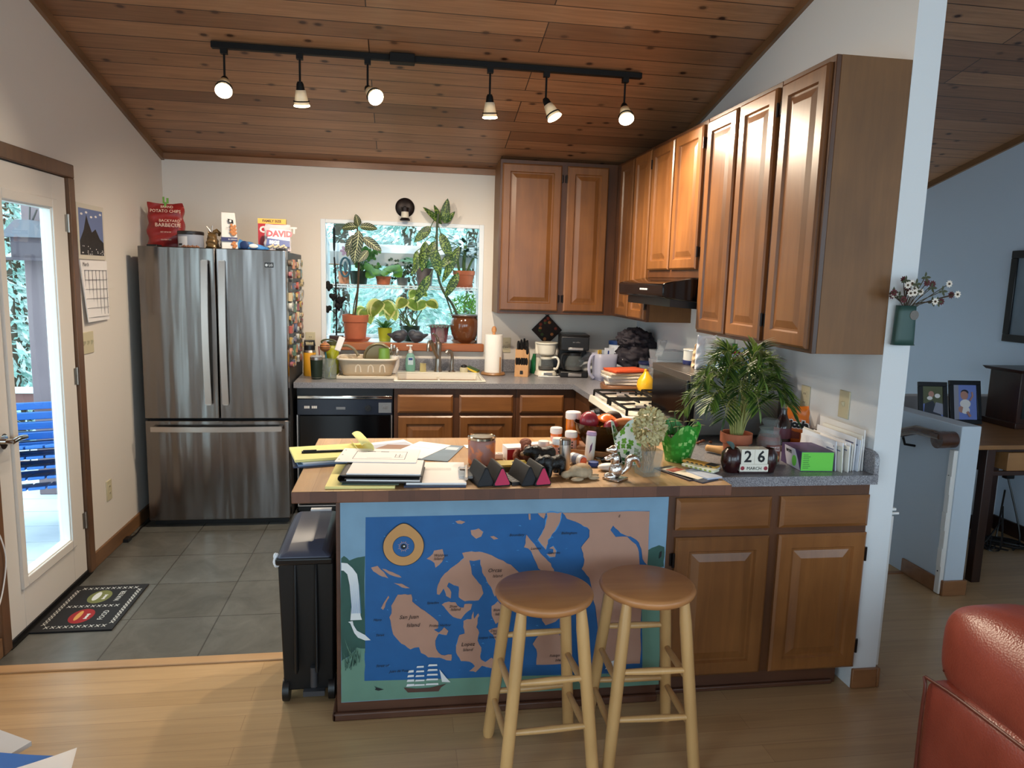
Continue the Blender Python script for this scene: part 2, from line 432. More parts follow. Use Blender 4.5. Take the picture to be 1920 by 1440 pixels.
def milky(name, rgb, a, rough=.35):
    # see-through plastic: part diffuse/gloss, part transparent
    m, nt, b = newmat(name); out = nt.nodes['Material Output']
    b.inputs['Base Color'].default_value = (*L(rgb),1); b.inputs['Roughness'].default_value = rough
    t = nd(nt, 'ShaderNodeBsdfTransparent'); t.inputs[0].default_value = (*[min(1, v*.5+.5) for v in L(rgb)],1)
    mx = nt.nodes.new('ShaderNodeMixShader'); mx.inputs[0].default_value = a
    nt.links.new(t.outputs[0], mx.inputs[1]); nt.links.new(b.outputs[0], mx.inputs[2]); nt.links.new(mx.outputs[0], out.inputs[0]); return m
M_FROST = milky('frosted_plastic', (206,206,226), .62)
M_CLEAR = milky('clear_jar_glass', (226,232,230), .1, .05)
M_CLEARP = milky('clear_plastic', (214,222,230), .3, .15)
M_AMBER = milky('amber_bottle_plastic', (236,138,30), .72, .2)
M_SOAP = milky('green_soap_bottle', (150,206,196), .6, .15)
M_LIMEP = milky('lime_plastic', (168,172,40), .85, .3)

def leafmat(name, base, tip=None, pat=None, pc=(230,230,200), transl=.35, rough=.4):
    m, nt, b = newmat(name); out = nt.nodes['Material Output']
    n = nd(nt, 'ShaderNodeTexNoise', Scale=14, Detail=3); nt.links.new(coords(nt), n.inputs['Vector'])
    c0 = L(base); c = ramp(nt, n.outputs['Fac'], [(.3, tuple(q*.6 for q in c0)), (.7, tuple(min(1,q*1.35) for q in c0))])
    uv = nt.nodes.new('ShaderNodeTexCoord'); sp = nt.nodes.new('ShaderNodeSeparateXYZ'); nt.links.new(uv.outputs['UV'], sp.inputs[0])
    def mth(op, a, b2):
        q = nt.nodes.new('ShaderNodeMath'); q.operation = op
        for i, v in enumerate((a, b2)):
            if v is None: continue
            if hasattr(v, 'is_output'): nt.links.new(v, q.inputs[i])
            else: q.inputs[i].default_value = v
        return q.outputs[0]
    du = mth('ABSOLUTE', mth('SUBTRACT', sp.outputs[0], .5), None)
    if pat == 'zebra':
        ph = mth('MULTIPLY', mth('SUBTRACT', sp.outputs[1], mth('MULTIPLY', du, .45)), 50)
        st = mth('GREATER_THAN', mth('SINE', ph, None), .88)
        mid = mth('LESS_THAN', du, .035)
        f = mth('MAXIMUM', mth('MULTIPLY', st, mth('LESS_THAN', du, .43)), mid)
        c = mixc(nt, f, c, L(pc))
    elif pat == 'spots':
        vo = nd(nt, 'ShaderNodeTexNoise', Scale=95, Detail=2); nt.links.new(coords(nt), vo.inputs['Vector'])
        f = mth('MULTIPLY', mth('GREATER_THAN', vo.outputs['Fac'], .53), mth('LESS_THAN', du, .44))
        c = mixc(nt, f, c, L(pc))
    elif pat == 'edge':
        f = mth('GREATER_THAN', mth('ADD', du, mth('MULTIPLY', n.outputs['Fac'], .3)), .5)
        c = mixc(nt, f, c, L(pc))
    elif pat == 'mid':
        c = mixc(nt, mth('LESS_THAN', du, .04), c, L(pc))
    nt.links.new(c, b.inputs['Base Color']); b.inputs['Roughness'].default_value = rough
    tr = nd(nt, 'ShaderNodeBsdfTranslucent'); nt.links.new(c, tr.inputs[0])
    mx = nt.nodes.new('ShaderNodeMixShader'); mx.inputs[0].default_value = transl
    nt.links.new(b.outputs[0], mx.inputs[1]); nt.links.new(tr.outputs[0], mx.inputs[2]); nt.links.new(mx.outputs[0], out.inputs[0])
    return m
LF_ZEBRA = leafmat('zebra_plant_leaf', (26,48,24), pat='zebra', pc=(206,210,160), transl=.1)
LF_DIEF = leafmat('spotted_cane_leaf', (34,68,28), pat='spots', pc=(122,146,66), transl=.2)
LF_JADE = leafmat('dark_succulent_leaf', (38,64,48), transl=.1)
LF_GREEN = leafmat('bright_green_leaf', (92,140,46), transl=.45)
LF_MID = leafmat('mid_green_leaf', (64,110,52), transl=.4)
LF_VAR = leafmat('cream_edged_leaf', (132,150,64), pat='edge', pc=(228,222,150), transl=.5)
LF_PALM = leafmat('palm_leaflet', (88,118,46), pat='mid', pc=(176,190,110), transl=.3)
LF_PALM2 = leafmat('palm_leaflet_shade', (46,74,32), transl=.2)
LF_SEED = leafmat('seedling_leaf', (150,160,110), transl=.4)

M_WALL = P('painted_plaster_warm', (226,218,208), .85, bump=.05, bs=160)
M_WALLC = P('painted_plaster_white', (222,224,226), .85, bump=.05, bs=160)
M_WALLB = P('plaster_bluish_daylight_tint', (206,222,240), .85, bump=.05, bs=160)  # bluish daylight on the far wall is put into this colour
M_DOOR = P('white_door_paint', (224,218,210), .5)
M_VINYL = P('white_window_vinyl', (232,238,244), .4)
M_BLACK = P('black_plastic', (20,20,22), .4)
M_BLACKG = P('black_gloss', (6,6,8), .12, spec=.35)
M_BLACKM = P('matte_black_metal', (13,11,10), .6, 0, spec=.25)
M_BRONZE = P('dark_bronze', (30,20,18), .4, .6)
M_IVORY = P('ivory_plastic', (206,196,164), .45)
M_WHITE = P('white_plastic', (236,234,230), .35)
M_ENAMEL = P('cream_enamel', (238,232,216), .18, coat=.3)
M_PAPER = P('white_paper', (240,236,234), .8)
M_INK = P('black_ink', (26,26,30), .7)
M_YELPAD = P('yellow_pad_paper', (238,226,150), .8)
M_TERRA = P('terracotta', (176,98,68), .8, var=.2, vs=18)
M_SOIL = P('potting_soil', (48,36,28), .95, bump=.8, bs=120)
M_BRASS = P('aged_brass', (150,130,90), .35, 1)
M_GREYP = P('grey_plastic', (120,124,130), .45)
M_RED = P('red_print', (184,36,40), .45)
M_BLUE = P('blue_print', (34,62,130), .45)
M_LBLUE = P('light_blue_print', (120,178,222), .45)
M_GOLD = P('yellow_print', (240,190,60), .45)
M_CORK = P('cork_tan', (196,150,96), .7)
# ------------------------------------------------------------------ room shell
def zc(y): return 2.4203 - .2384*y
XR, XF, YB = 3.489, 5.75, -9.3
f = BOX(0, XF, YB, -2.49, -.05, 0)
f.box(3.6, XF, -2.49, -1.87, -.05, 0); f.box(4.55, XF, -1.87, -1.1, -.05, 0)
struct(f, 'floor', M_FLOOR)
struct(BOX(0, 3.489, -2.49, 0, -.05, -.001), 'floor_tiled', M_TILE)
struct(BOX(0, 1.40, -2.53, -2.47, -.002, .008), 'trim_1', W_THR, bev=.004)
# stairs going down beside the partition
st = MB()
for k in range(8): st.box(3.6, 4.55, -1.87+.235*k, -1.87+.235*(k+1), -2.4, -.19*(k+1))
st.box(3.6, 4.55, -1.875, -1.865, -.2, -.05)
struct(st, 'floor_stairs', M_FLOOR)
struct(BOX(3.6, 4.55, -1.90, -1.862, -.03, .004), 'trim_2', W_TRIMX, bev=.006)
# ceiling: slab with its own axes so that the boards run across the room
ln = 9.4*math.hypot(1, .2384); an = math.atan(.2384)
c = BOX(-.2, XF+.2, -ln, .03, 0, .05)
o = struct(c, 'ceiling', M_CEIL); o.location = (0, 0, 2.4203); o.rotation_euler = (-an, 0, 0)
# left wall with the door opening (y -2.33..-1.50, z up to 2.085)
def wallpoly(mb, pl, pts, d0, d1): mb.prism(pts, pl, d0, d1)
w = MB()
wallpoly(w, 'yz', [(-1.50,-.05),(0.1,-.05),(0.1,zc(.1)+.05),(-1.50,zc(-1.5)+.05)], -.12, 0)
wallpoly(w, 'yz', [(-2.33,2.085),(-1.50,2.085),(-1.50,zc(-1.5)+.05),(-2.33,zc(-2.33)+.05)], -.12, 0)
for a, b, lo, hi in ((-2.77,-2.33,None,None),(-3.27,-2.77,.9,2.1),(-4.9,-3.27,None,None),(-6.6,-4.9,.1,2.1),(YB,-6.6,None,None)):
    if lo is None: wallpoly(w, 'yz', [(a,-.05),(b,-.05),(b,zc(b)+.05),(a,zc(a)+.05)], -.12, 0)
    else:
        wallpoly(w, 'yz', [(a,-.05),(b,-.05),(b,lo),(a,lo)], -.12, 0); wallpoly(w, 'yz', [(a,hi),(b,hi),(b,zc(b)+.05),(a,zc(a)+.05)], -.12, 0)
struct(w, 'wall_left', M_WALL)
# back wall around the garden window
w = MB()
w.box(-.12, 1.07, 0, .12, -.05, 2.47); w.box(2.263, XF+.1, 0, .12, -2.4, 2.47)
w.box(1.07, 2.263, 0, .12, -.05, 1.075); w.box(1.07, 2.263, 0, .12, 2.02, 2.47)
struct(w, 'wall_back', M_WALL)
w = MB(); wallpoly(w, 'yz', [(-2.975,-.05),(0,-.05),(0,zc(0)+.05),(-2.975,zc(-2.975)+.05)], XR, 3.6)
struct(w, 'wall_right', M_WALLC)
w = MB(); wallpoly(w, 'yz', [(-1.87,-2.4),(.1,-2.4),(.1,-.05),(-1.87,-.05)], 3.5, 3.6); struct(w, 'wall_stair', M_WALLC)
w = MB()
wallpoly(w, 'yz', [(-5.5,-.05),(0.1,-2.4),(0.1,zc(.1)+.05),(-5.5,zc(-5.5)+.05)], XF, XF+.12)
wallpoly(w, 'yz', [(YB,-.05),(-7.4,-.05),(-7.4,zc(-7.4)+.05),(YB,zc(YB)+.05)], XF, XF+.12)
wallpoly(w, 'yz', [(-7.4,-.05),(-5.5,-.05),(-5.5,.95),(-7.4,.95)], XF, XF+.12)
wallpoly(w, 'yz', [(-7.4,2.55),(-5.5,2.55),(-5.5,zc(-5.5)+.05),(-7.4,zc(-7.4)+.05)], XF, XF+.12)
struct(w, 'wall_far', M_WALLB)
w = MB()
for a, b in ((-.12,.05),(1.75,2.45),(4.15,4.35),(5.55,XF+.12)): w.box(a, b, YB-.12, YB, -.05, zc(YB)+.05)
for a, b in ((.05,1.75),(2.45,4.15),(4.35,5.55)):
    w.box(a, b, YB-.12, YB, -.05, .35); w.box(a, b, YB-.12, YB, 2.75, zc(YB)+.05)
struct(w, 'wall_rear', M_WALL)
# window frames of the living-room windows (seen only as reflections; rightmost added to brighten the far wall)
for n, (a, b) in enumerate(((.05,1.75),(2.45,4.15),(4.35,5.55))):
    w = MB()
    for q in (a, (a+b)/2-.03, b-.06): w.box(q, q+.06, YB-.08, YB-.02, .35, 2.75)
    for q in (.35, 2.69): w.box(a, b, YB-.08, YB-.02, q, q+.06)
    struct(w, 'window_%d' % (n+3), M_VINYL)
for n, (a, b, lo, hi) in enumerate(((-3.27,-2.77,.9,2.1),(-6.6,-4.9,.1,2.1))):
    w = MB()
    for q in ([a, b-.05] if n == 0 else [a, (a+b)/2-.03, b-.06]): w.box(-.09, -.03, q, q+.06, lo, hi)
    for q in (lo, hi-.06): w.box(-.09, -.03, a, b, q, q+.06)
    struct(w, 'window_%d' % (n+6), M_VINYL)
# knee walls round the stairwell, capped in painted wood
struct(BOX(4.555, 4.67, -2.19, -1.1, -.6, .931), 'wall_knee', P('painted_plaster_cool', (204,216,228), .85), bev=.004)
struct(BOX(4.67, XF, -1.2, -1.1, -.6, .931), 'wall_knee_back', M_WALLC, bev=.004)
# baseboards and ceiling trim
struct(BOX(0, .014, -1.45, 0, 0, .085), 'baseboard_left', W_TRIMY, bev=.004)
struct(BOX(0, .014, YB, -2.385, 0, .085), 'baseboard_left_front', W_TRIMY, bev=.004)
b = MB(); b.box(XR, 3.6, -2.989, -2.975, 0, .085); b.box(3.6, 3.614, -2.989, -1.87, 0, .085)
struct(b, 'baseboard_right', W_TRIMX, bev=.004)
b = MB(); b.box(4.541, 4.555, -2.19, -1.87, 0, .085); b.box(4.541, 4.684, -2.204, -2.19, 0, .085); b.box(4.67, 4.684, -2.19, -1.2, 0, .085)
struct(b, 'baseboard_knee', W_TRIMX, bev=.004)
b = MB(); b.box(4.684, XF, -1.214, -1.2, 0, .1); b.box(XF-.014, XF, YB, -1.214, 0, .1)
struct(b, 'baseboard_far', W_DARKX, bev=.004)
def slopetrim(name, x0, x1, ya, yb, h=.045):
    m = MB(); m.hexa([(x0,ya,zc(ya)-h),(x1,ya,zc(ya)-h),(x1,yb,zc(yb)-h),(x0,yb,zc(yb)-h),(x0,ya,zc(ya)),(x1,ya,zc(ya)),(x1,yb,zc(yb)),(x0,yb,zc(yb))])
    struct(m, name, W_TRIMY)
slopetrim('trim_3', 0, .02, YB, 0); slopetrim('trim_4', XR-.02, XR, -2.975, 0)
slopetrim('trim_5', 3.6, 3.62, -2.975, 0); slopetrim('trim_6', XF-.02, XF, YB, 0)
struct(BOX(0, XR, -.02, 0, 2.382, 2.424), 'trim_7', W_TRIMX)

# ---- glazed door in the left wall
t = MB()
t.box(-.12, .018, -1.515, -1.450, 0, 2.065); t.box(-.12, .018, -2.385, -2.318, 0, 2.065); t.box(-.12, .018, -2.385, -1.450, 2.065, 2.132)
struct(t, 'trim_door', W_TRIM, bev=.005)
d = MB()
y0, y1, z0, z1 = -2.312, -1.521, .022, 2.060
gy0, gy1, gz0, gz1 = -2.165, -1.665, .225, 1.925
d.box(-.045, 0, y0, gy0, z0, z1); d.box(-.045, 0, gy1, y1, z0, z1); d.box(-.045, 0, gy0, gy1, z0, gz0); d.box(-.045, 0, gy0, gy1, gz1, z1)
dr = struct(d, 'door_1', M_DOOR, bev=.002)
lf = MB()
for q, w_ in ((0, .012), (.03, .004)):
    a0, a1, b0, b1 = gy0-.02+q*.7, gy1+.02-q*.7, gz0-.02+q*.7, gz1+.02-q*.7
    k = .045 if q == 0 else .03
    for (ya, yb, za, zb) in ((a0,a0+k,b0,b1),(a1-k,a1,b0,b1),(a0+k,a1-k,b0,b0+k),(a0+k,a1-k,b1-k,b1)): lf.box(-.05+q*.3, w_, ya, yb, za, zb)
lf.build('lite_frame', M_DOOR, dr, bev=.004)
BOX(-.026, -.022, gy0+.03, gy1-.03, gz0+.03, gz1-.03).build('glass_pane', M_GLASS, dr)
BOX(-.045, .006, y0, y1, .004, .022).build('door_sweep', M_BLACK, dr)
h = MB(); h.cyl((0,-2.262,.895), (.014,-2.262,.895), .033, seg=24); h.cyl((.014,-2.262,.895), (.05,-2.262,.895), .012)
h.tube(spline([(.05,-2.268,.895),(.053,-2.22,.9),(.052,-2.16,.893)], 5), [.011]*9+[.009]*2, 10)
h.build('door_handle', M_CHROME, dr)
for z in (1.84, 1.07, .30):
    h = MB(); h.cyl((.006,-1.517,z-.045), (.006,-1.517,z+.045), .007, seg=10); h.box(0, .003, -1.545, -1.49, z-.042, z+.042)
    h.build('hinge', M_NICKEL, dr)
struct(BOX(-.13, .02, -2.33, -1.50, -.02, .004), 'trim_threshold', M_BLACKM)

# ---- garden window built out from the back wall
wn = MB()
wx0, wx1, wz0, wz1, wd_ = 1.07, 2.263, 1.13, 2.02, .40
for x in (wx0, wx1-.035): wn.box(x, x+.035, -.004, .03, wz0, wz1)          # inner jamb
wn.box(wx0+.0352, wx1-.0352, -.004, .0295, wz1-.03, wz1-.0005)
for x in (wx0, wx1-.03):                                                   # outer posts and sloping rafters
    wn.box(x, x+.03, wd_-.03, wd_, wz0, 1.86); wn.box(x, x+.03, .03, wd_-.03, wz0, wz0+.03); wn.box(x, x+.03, .18, .21, wz0, 1.90)
    wn.hexa([(x+.001,.031,wz1-.034),(x+.029,.031,wz1-.034),(x+.029,wd_-.036,1.845),(x+.001,wd_-.036,1.845),(x+.001,.031,wz1-.004),(x+.029,.031,wz1-.004),(x+.029,wd_-.036,1.875),(x+.001,wd_-.036,1.875)])
wn.box(wx0, wx1, wd_-.035, wd_, 1.80, 1.865); wn.box(wx0, wx1, wd_-.03, wd_, wz0, wz0+.03)
wr = struct(wn, 'window_1', M_VINYL, bev=.003)
BOX(wx0+.02, wx1-.02, wd_-.018, wd_-.014, wz0, 1.82).build('glass_pane', M_GLASS, wr)
for x in (wx0+.015, wx1-.018):
    m = MB(); m.prism([(.03,wz0),(wd_,wz0),(wd_,1.84),(.03,1.99)], 'yz', x, x+.003); m.build('glass_pane', M_GLASS, wr)
m = MB(); m.hexa([(wx0+.02,.02,wz1-.022),(wx1-.02,.02,wz1-.022),(wx1-.02,wd_,1.845),(wx0+.02,wd_,1.845),(wx0+.02,.02,wz1-.018),(wx1-.02,.02,wz1-.018),(wx1-.02,wd_,1.849),(wx0+.02,wd_,1.849)])
m.build('glass_pane', M_GLASS, wr)
BOX(wx0+.035, wx1-.035, wd_-.075, wd_-.04, 1.70, 1.80).build('shade_roll', P('shade_grey', (176,182,186), .7), wr)
BOX(wx0, wx1, 0.0, wd_, 1.09, wz0-.002).build('seat_board', P('white_laminate', (236,238,240), .25), wr)
struct(BOX(1.085, 2.275, -.045, 0.0, 1.070, wz0), 'trim_sill', W_SILL, bev=.006)
struct(BOX(1.12, 2.24, -.012, 0.0, 1.045, 1.070), 'trim_sill_apron', M_WALL)

# ---- switches and outlets
def plate(name, label, y=None, x=None, z=1.1, w=.07, h=.115, toggles=1, face='x+', outlet=False, cat='switch'):
    # built facing +x at origin, then turned
    t = thing(name, label, cat)
    BOX(0, .006, -w/2, w/2, -h/2, h/2).build('cover_plate', M_IVORY, t, bev=.002)
    n = toggles
    for k in range(n):
        yy = (k-(n-1)/2)*.046
        m = MB()
        if outlet:
            for q in (-.02, .02): m.box(.006, .008, yy-.016, yy+.016, q-.014, q+.014)
            m.build('socket', M_IVORY, t, bev=.001)
            m = MB()
            for q in (-.02, .02):
                for e in (-.006, .006): m.box(.008, .0085, yy+e-.0015, yy+e+.0015, q-.003, q+.006)
            m.build('slot', M_INK, t)
        else:
            m.hexa([(.006,yy-.005,-.012),(.006,yy+.005,-.012),(.006,yy+.005,.012),(.006,yy-.005,.012),(.018,yy-.004,.004),(.018,yy+.004,.004),(.018,yy+.004,.012),(.018,yy-.004,.012)])
            m.build('toggle', M_IVORY, t)
    t.location = (x, y, z); t.rotation_euler = (0, 0, {'x+': 0, 'x-': math.pi, 'y-': -math.pi/2}[face])
    return t
plate('light_switch', 'ivory three-toggle switch plate on the wall below the hanging calendar', y=-1.375, x=0, z=1.228, w=.16, toggles=3)
plate('wall_outlet', 'ivory outlet low on the left wall between glass door and fridge', y=-1.19, x=0, z=.365, outlet=True, cat='outlet')
plate('wall_outlet', 'ivory outlet half hidden behind the palm fronds on the right wall', y=-2.47, x=XR, z=1.125, face='x-', outlet=True, cat='outlet')
plate('light_switch', 'ivory single switch on the right wall above the envelopes', y=-2.765, x=XR, z=1.148, face='x-')
plate('wall_outlet', 'beige outlet on the back wall right of the paper towel roll', y=0, x=2.457, z=1.122, w=.06, face='y-', outlet=True, cat='outlet')
plate('wall_outlet', 'ivory outlet on the back wall behind the yellow thermos', y=0, x=.99, z=1.14, face='y-', outlet=True, cat='outlet')
# ------------------------------------------------------------------ cabinets
def raised(parent, x0, x1, z0, z1, yf, hinge=None, name='door', mat=None, flat=False):
    m = MB()
    if flat:
        m.ringloft(x0, x1, z0, z1, [(0,yf),(0,yf-.010),(.014,yf-.019)])
    else:
        m.ringloft(x0, x1, z0, z1, [(0,yf),(0,yf-.013),(.009,yf-.020),(.054,yf-.020),(.060,yf-.010),(.068,yf-.010),(.098,yf-.0185)])
    o = m.build(name, mat or (W_CABH if flat else W_CAB), parent, ang=12)
    if hinge:
        x = x0-.004 if hinge == 'l' else x1+.004
        for z in (z0+.09, z1-.09):
            h = MB(); h.cyl((x, yf-.012, z-.028), (x, yf-.012, z+.028), .0055, seg=8); h.box(min(x,x+(.012 if hinge=='r' else -.012)), max(x,x+(.012 if hinge=='r' else -.012)), yf-.004, yf-.001, z-.025, z+.025)
            h.build('hinge', M_BRONZE, o)
    return o
def carcass(parent, x0, x1, y0, y1, z0, z1, openings, frame=.0):
    # face frame in front (y0) and box behind; frame colour darkened to stand for shade between doors
    m = MB(); m.box(x0, x1, y0, y0+.02, z0, z1)
    m.build('face_frame', W_CABD, parent, bev=.002)
    m = MB(); m.box(x0, x1, y0+.02, y1, z0, z1); m.build('body', W_PLY, parent, bev=.001)
# -- upper cabinets on the back wall
t = thing('wall_cabinet', 'two-door wood wall cabinet right of the window above the coffee makers', 'cabinet')
carcass(t, 2.335, 3.19, -.305, -.001, 1.379, 2.458, None)
raised(t, 2.35, 2.775, 1.403, 2.43, -.305, 'r'); raised(t, 2.817, 3.118, 1.403, 2.43, -.305, 'l')
# -- upper cabinets on the right wall (local x runs towards the viewer)
def side(name, label): return thing(name, label, 'cabinet', (XR, 0, 0), -math.pi/2)
t = side('wall_cabinet', 'narrow two-door corner wall cabinet left of the range hood')
carcass(t, .306, 1.075, -.30, -.001, 1.379, 2.458, None)
raised(t, .44, .72, 1.393, 2.44, -.30); raised(t, .755, 1.062, 1.393, 2.44, -.30, 'r')
t = side('wall_cabinet', 'short two-door wall cabinet directly above the black range hood')
carcass(t, 1.08, 1.874, -.30, -.001, 1.66, 2.458, None)
raised(t, 1.093, 1.448, 1.705, 2.435, -.30); raised(t, 1.472, 1.848, 1.705, 2.435, -.30, 'r')
t = side('wall_cabinet', 'tall two-door wall cabinet immediately right of the range hood')
carcass(t, 1.88, 2.60, -.30, -.001, 1.379, 2.458, None)
raised(t, 1.905, 2.232, 1.395, 2.435, -.30); raised(t, 2.258, 2.588, 1.395, 2.435, -.30, 'r')
t = side('wall_cabinet', 'tall single-door wall cabinet with plain side panel at the open wall end')
carcass(t, 2.602, 2.975, -.30, -.001, 1.379, 2.458, None)
raised(t, 2.63, 2.955, 1.395, 2.435, -.30, 'l')
# -- base cabinets on the back wall
t = thing('base_cabinet', 'sink base cabinet with two drawer fronts and two doors under the window', 'cabinet')
carcass(t, 1.608, 2.445, -.60, -.02, .10, .876, None)
for a, b in ((1.632, 2.006), (2.05, 2.424)):
    raised(t, a, b, .705, .832, -.60, name='drawer_front', flat=True); raised(t, a+.004, b, .125, .684, -.60)
BOX(1.608, 2.445, -.53, -.02, 0, .10).build('toe_kick', W_KICK, t)
t = thing('base_cabinet', 'narrow base cabinet with one drawer left of the inner corner', 'cabinet')
carcass(t, 2.447, 2.866, -.60, -.02, .10, .876, None)
raised(t, 2.472, 2.782, .705, .832, -.60, name='drawer_front', flat=True); raised(t, 2.474, 2.782, .125, .684, -.60)
BOX(2.447, 2.87, -.53, -.02, 0, .10).build('toe_kick', W_KICK, t)
t = thing('base_cabinet', 'corner base cabinet between the sink run and the gas range', 'cabinet')
BOX(2.868, XR-.001, -1.092, -.02, .10, .876).build('body', W_CABD, t, bev=.002)
BOX(2.92, XR-.001, -1.092, -.02, 0, .10).build('toe_kick', W_KICK, t)
# -- peninsula
t = thing('peninsula_cabinet', 'low wood peninsula body behind the painted map panel', 'cabinet')
BOX(1.432, 2.655, -2.955, -2.36, .0, .8775).build('body', W_KICK, t, bev=.002)
m = MB(); m.box(1.428, 2.655, -2.972, -2.955, 0, .8775); m.build('front_board', W_KICK, t, bev=.002)
m = MB(); m.box(1.412, 2.655, -2.992, -2.972, 0, .03); m.box(1.412, 1.428, -2.992, -2.36, 0, .03); m.build('base_moulding', W_KICK, t, bev=.006)
t = thing('base_cabinet', 'peninsula cabinet with two drawers and two doors beside the map panel', 'cabinet')
carcass(t, 2.657, XR-.002, -2.98, -2.36, .10, .876, None)
for a, b in ((2.686, 3.071), (3.109, 3.484)):
    raised(t, a, b, .700, .826, -2.98, name='drawer_front', flat=True)
raised(t, 2.690, 3.072, .102, .671, -2.98, 'l'); raised(t, 3.111, 3.484, .102, .673, -2.98, 'r')
BOX(2.657, XR-.04, -2.93, -2.36, 0, .10).build('toe_kick', W_KICK, t)
BOX(2.657, XR-.06, -2.945, -2.93, 0, .02).build('base_moulding', W_KICK, t, bev=.005)
t = thing('base_cabinet', 'base cabinet under the microwave between range and peninsula', 'cabinet')
BOX(2.868, XR-.001, -2.358, -1.866, .0, .876).build('body', W_CABD, t, bev=.002)
# -- worktops
m = MB()
for a in ((.955, 1.625, -.635, -.001), (2.215, XR-.001, -.635, -.001), (1.625, 2.215, -.635, -.565), (1.625, 2.215, -.085, -.001), (2.84, XR-.001, -1.095, -.635)):
    m.box(*a, .877, .914)
t = solo(m, 'worktop', M_LAM, 'grey speckled laminate worktop along the sink wall and corner', 'worktop')
m = MB(); m.box(.955, XR-.001, -.02, -.001, .914, 1.012); m.box(XR-.02, XR-.001, -1.095, -.02, .914, 1.012)
m.build('backsplash', M_LAM, t, bev=.004)
m = MB(); m.box(2.838, XR-.001, -2.3349, -1.866, .877, .914); m.box(2.834, XR-.001, -3.022, -2.3349, .877, .914)
t = solo(m, 'worktop', M_LAM, 'grey speckled laminate worktop at the wall end of the peninsula', 'worktop')
m = MB(); m.prism([(-3.022,.914),(-1.866,.914),(-1.866,1.003),(-2.99,1.003),(-3.012,.995),(-3.022,.975)], 'yz', XR-.022, XR-.001); m.build('backsplash', M_LAM, t, bev=.003)
m = MB(); m.box(1.300, 2.832, -3.134, -2.3355, .8775, .918)
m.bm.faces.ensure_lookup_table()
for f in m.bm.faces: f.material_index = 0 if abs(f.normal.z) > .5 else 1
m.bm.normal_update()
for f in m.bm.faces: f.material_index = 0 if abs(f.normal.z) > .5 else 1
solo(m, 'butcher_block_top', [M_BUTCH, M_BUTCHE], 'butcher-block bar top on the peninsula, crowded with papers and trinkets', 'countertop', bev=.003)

# ------------------------------------------------------------------ refrigerator
t = thing('refrigerator', 'stainless french-door refrigerator with bottom freezer drawer in the corner', 'refrigerator', (0,0,0))
BOX(.088, .94, -.725, -.06, .02, 1.755).build('body', P('fridge_side_grey', (58,58,60), .5), t, bev=.004)
def bowdoor(x0, x1, z0, z1, x_c, half):
    m = MB(); n = 16
    f = lambda x: -.798 - .005*(1-((x-x_c)/half)**2)
    pts = [(x0,-.732)] + [(x0+(x1-x0)*k/n, f(x0+(x1-x0)*k/n)) for k in range(n+1)] + [(x1,-.732)]
    m.prism(pts, 'xy', z0, z1); return m
XC, HF = .5145, .4315
dl = bowdoor(.083, .5255, .705, 1.762, XC, HF).build('door', M_STEEL, t, bev=.004, ang=25)
drr = bowdoor(.5325, .946, .705, 1.762, XC, HF).build('door', M_STEEL, t, bev=.004, ang=25)
dw = bowdoor(.083, .946, .045, .690, XC, HF).build('freezer_drawer', M_STEEL, t, bev=.004, ang=25)
for x, d in ((.468, dl), (.570, drr)):
    m = MB(); pts = [(x, -.822-.028*math.sin(math.pi*k/16), .80+.885*k/16) for k in range(17)]
    for k in range(16):
        a, b = pts[k], pts[k+1]
        m.hexa([(x-.019,a[1]-.008,a[2]),(x+.019,a[1]-.008,a[2]),(x+.019,a[1]+.004,a[2]),(x-.019,a[1]+.004,a[2]),(x-.019,b[1]-.008,b[2]),(x+.019,b[1]-.008,b[2]),(x+.019,b[1]+.004,b[2]),(x-.019,b[1]+.004,b[2])])
    for z in (.806, 1.678): m.box(x-.014, x+.014, -.825, -.80, z-.012, z+.012)
    m.build('door_handle', M_STEELS, d, ang=60)
m = MB(); n = 20
for k in range(n):
    xa, xb = .125+.78*k/n, .125+.78*(k+1)/n; ya = -.834-.018*math.sin(math.pi*k/n); yb = -.834-.018*math.sin(math.pi*(k+1)/n)
    m.hexa([(xa,ya-.006,.628),(xb,yb-.006,.628),(xb,yb+.006,.628),(xa,ya+.006,.628),(xa,ya-.008,.660),(xb,yb-.008,.660),(xb,yb+.006,.660),(xa,ya+.006,.660)])
for x in (.135, .895): m.box(x-.012, x+.012, -.835, -.795, .635, .655)
m.build('drawer_handle', M_STEELS, dw, ang=60)
BOX(.10, .93, -.74, -.5, .0, .042).build('kick_grille', M_BLACK, t)
for x in (.11, .87): BOX(x, x+.06, -.72, -.62, 1.755, 1.775).build('hinge_cover', M_BLACK, t, bev=.003)
m = MB(); m.box(.818, .870, -.8055, -.795, 1.655, 1.685); m.mi = 1
m.text('LG', .020, (.842, -.8062, 1.669), (1,0,0), (0,0,1), bold=.0006); m.cyl((.829,-.8068,1.669),(.829,-.8055,1.669),.008, seg=16)
m.build('maker_badge', [M_BLACK, M_STEELS], drr)
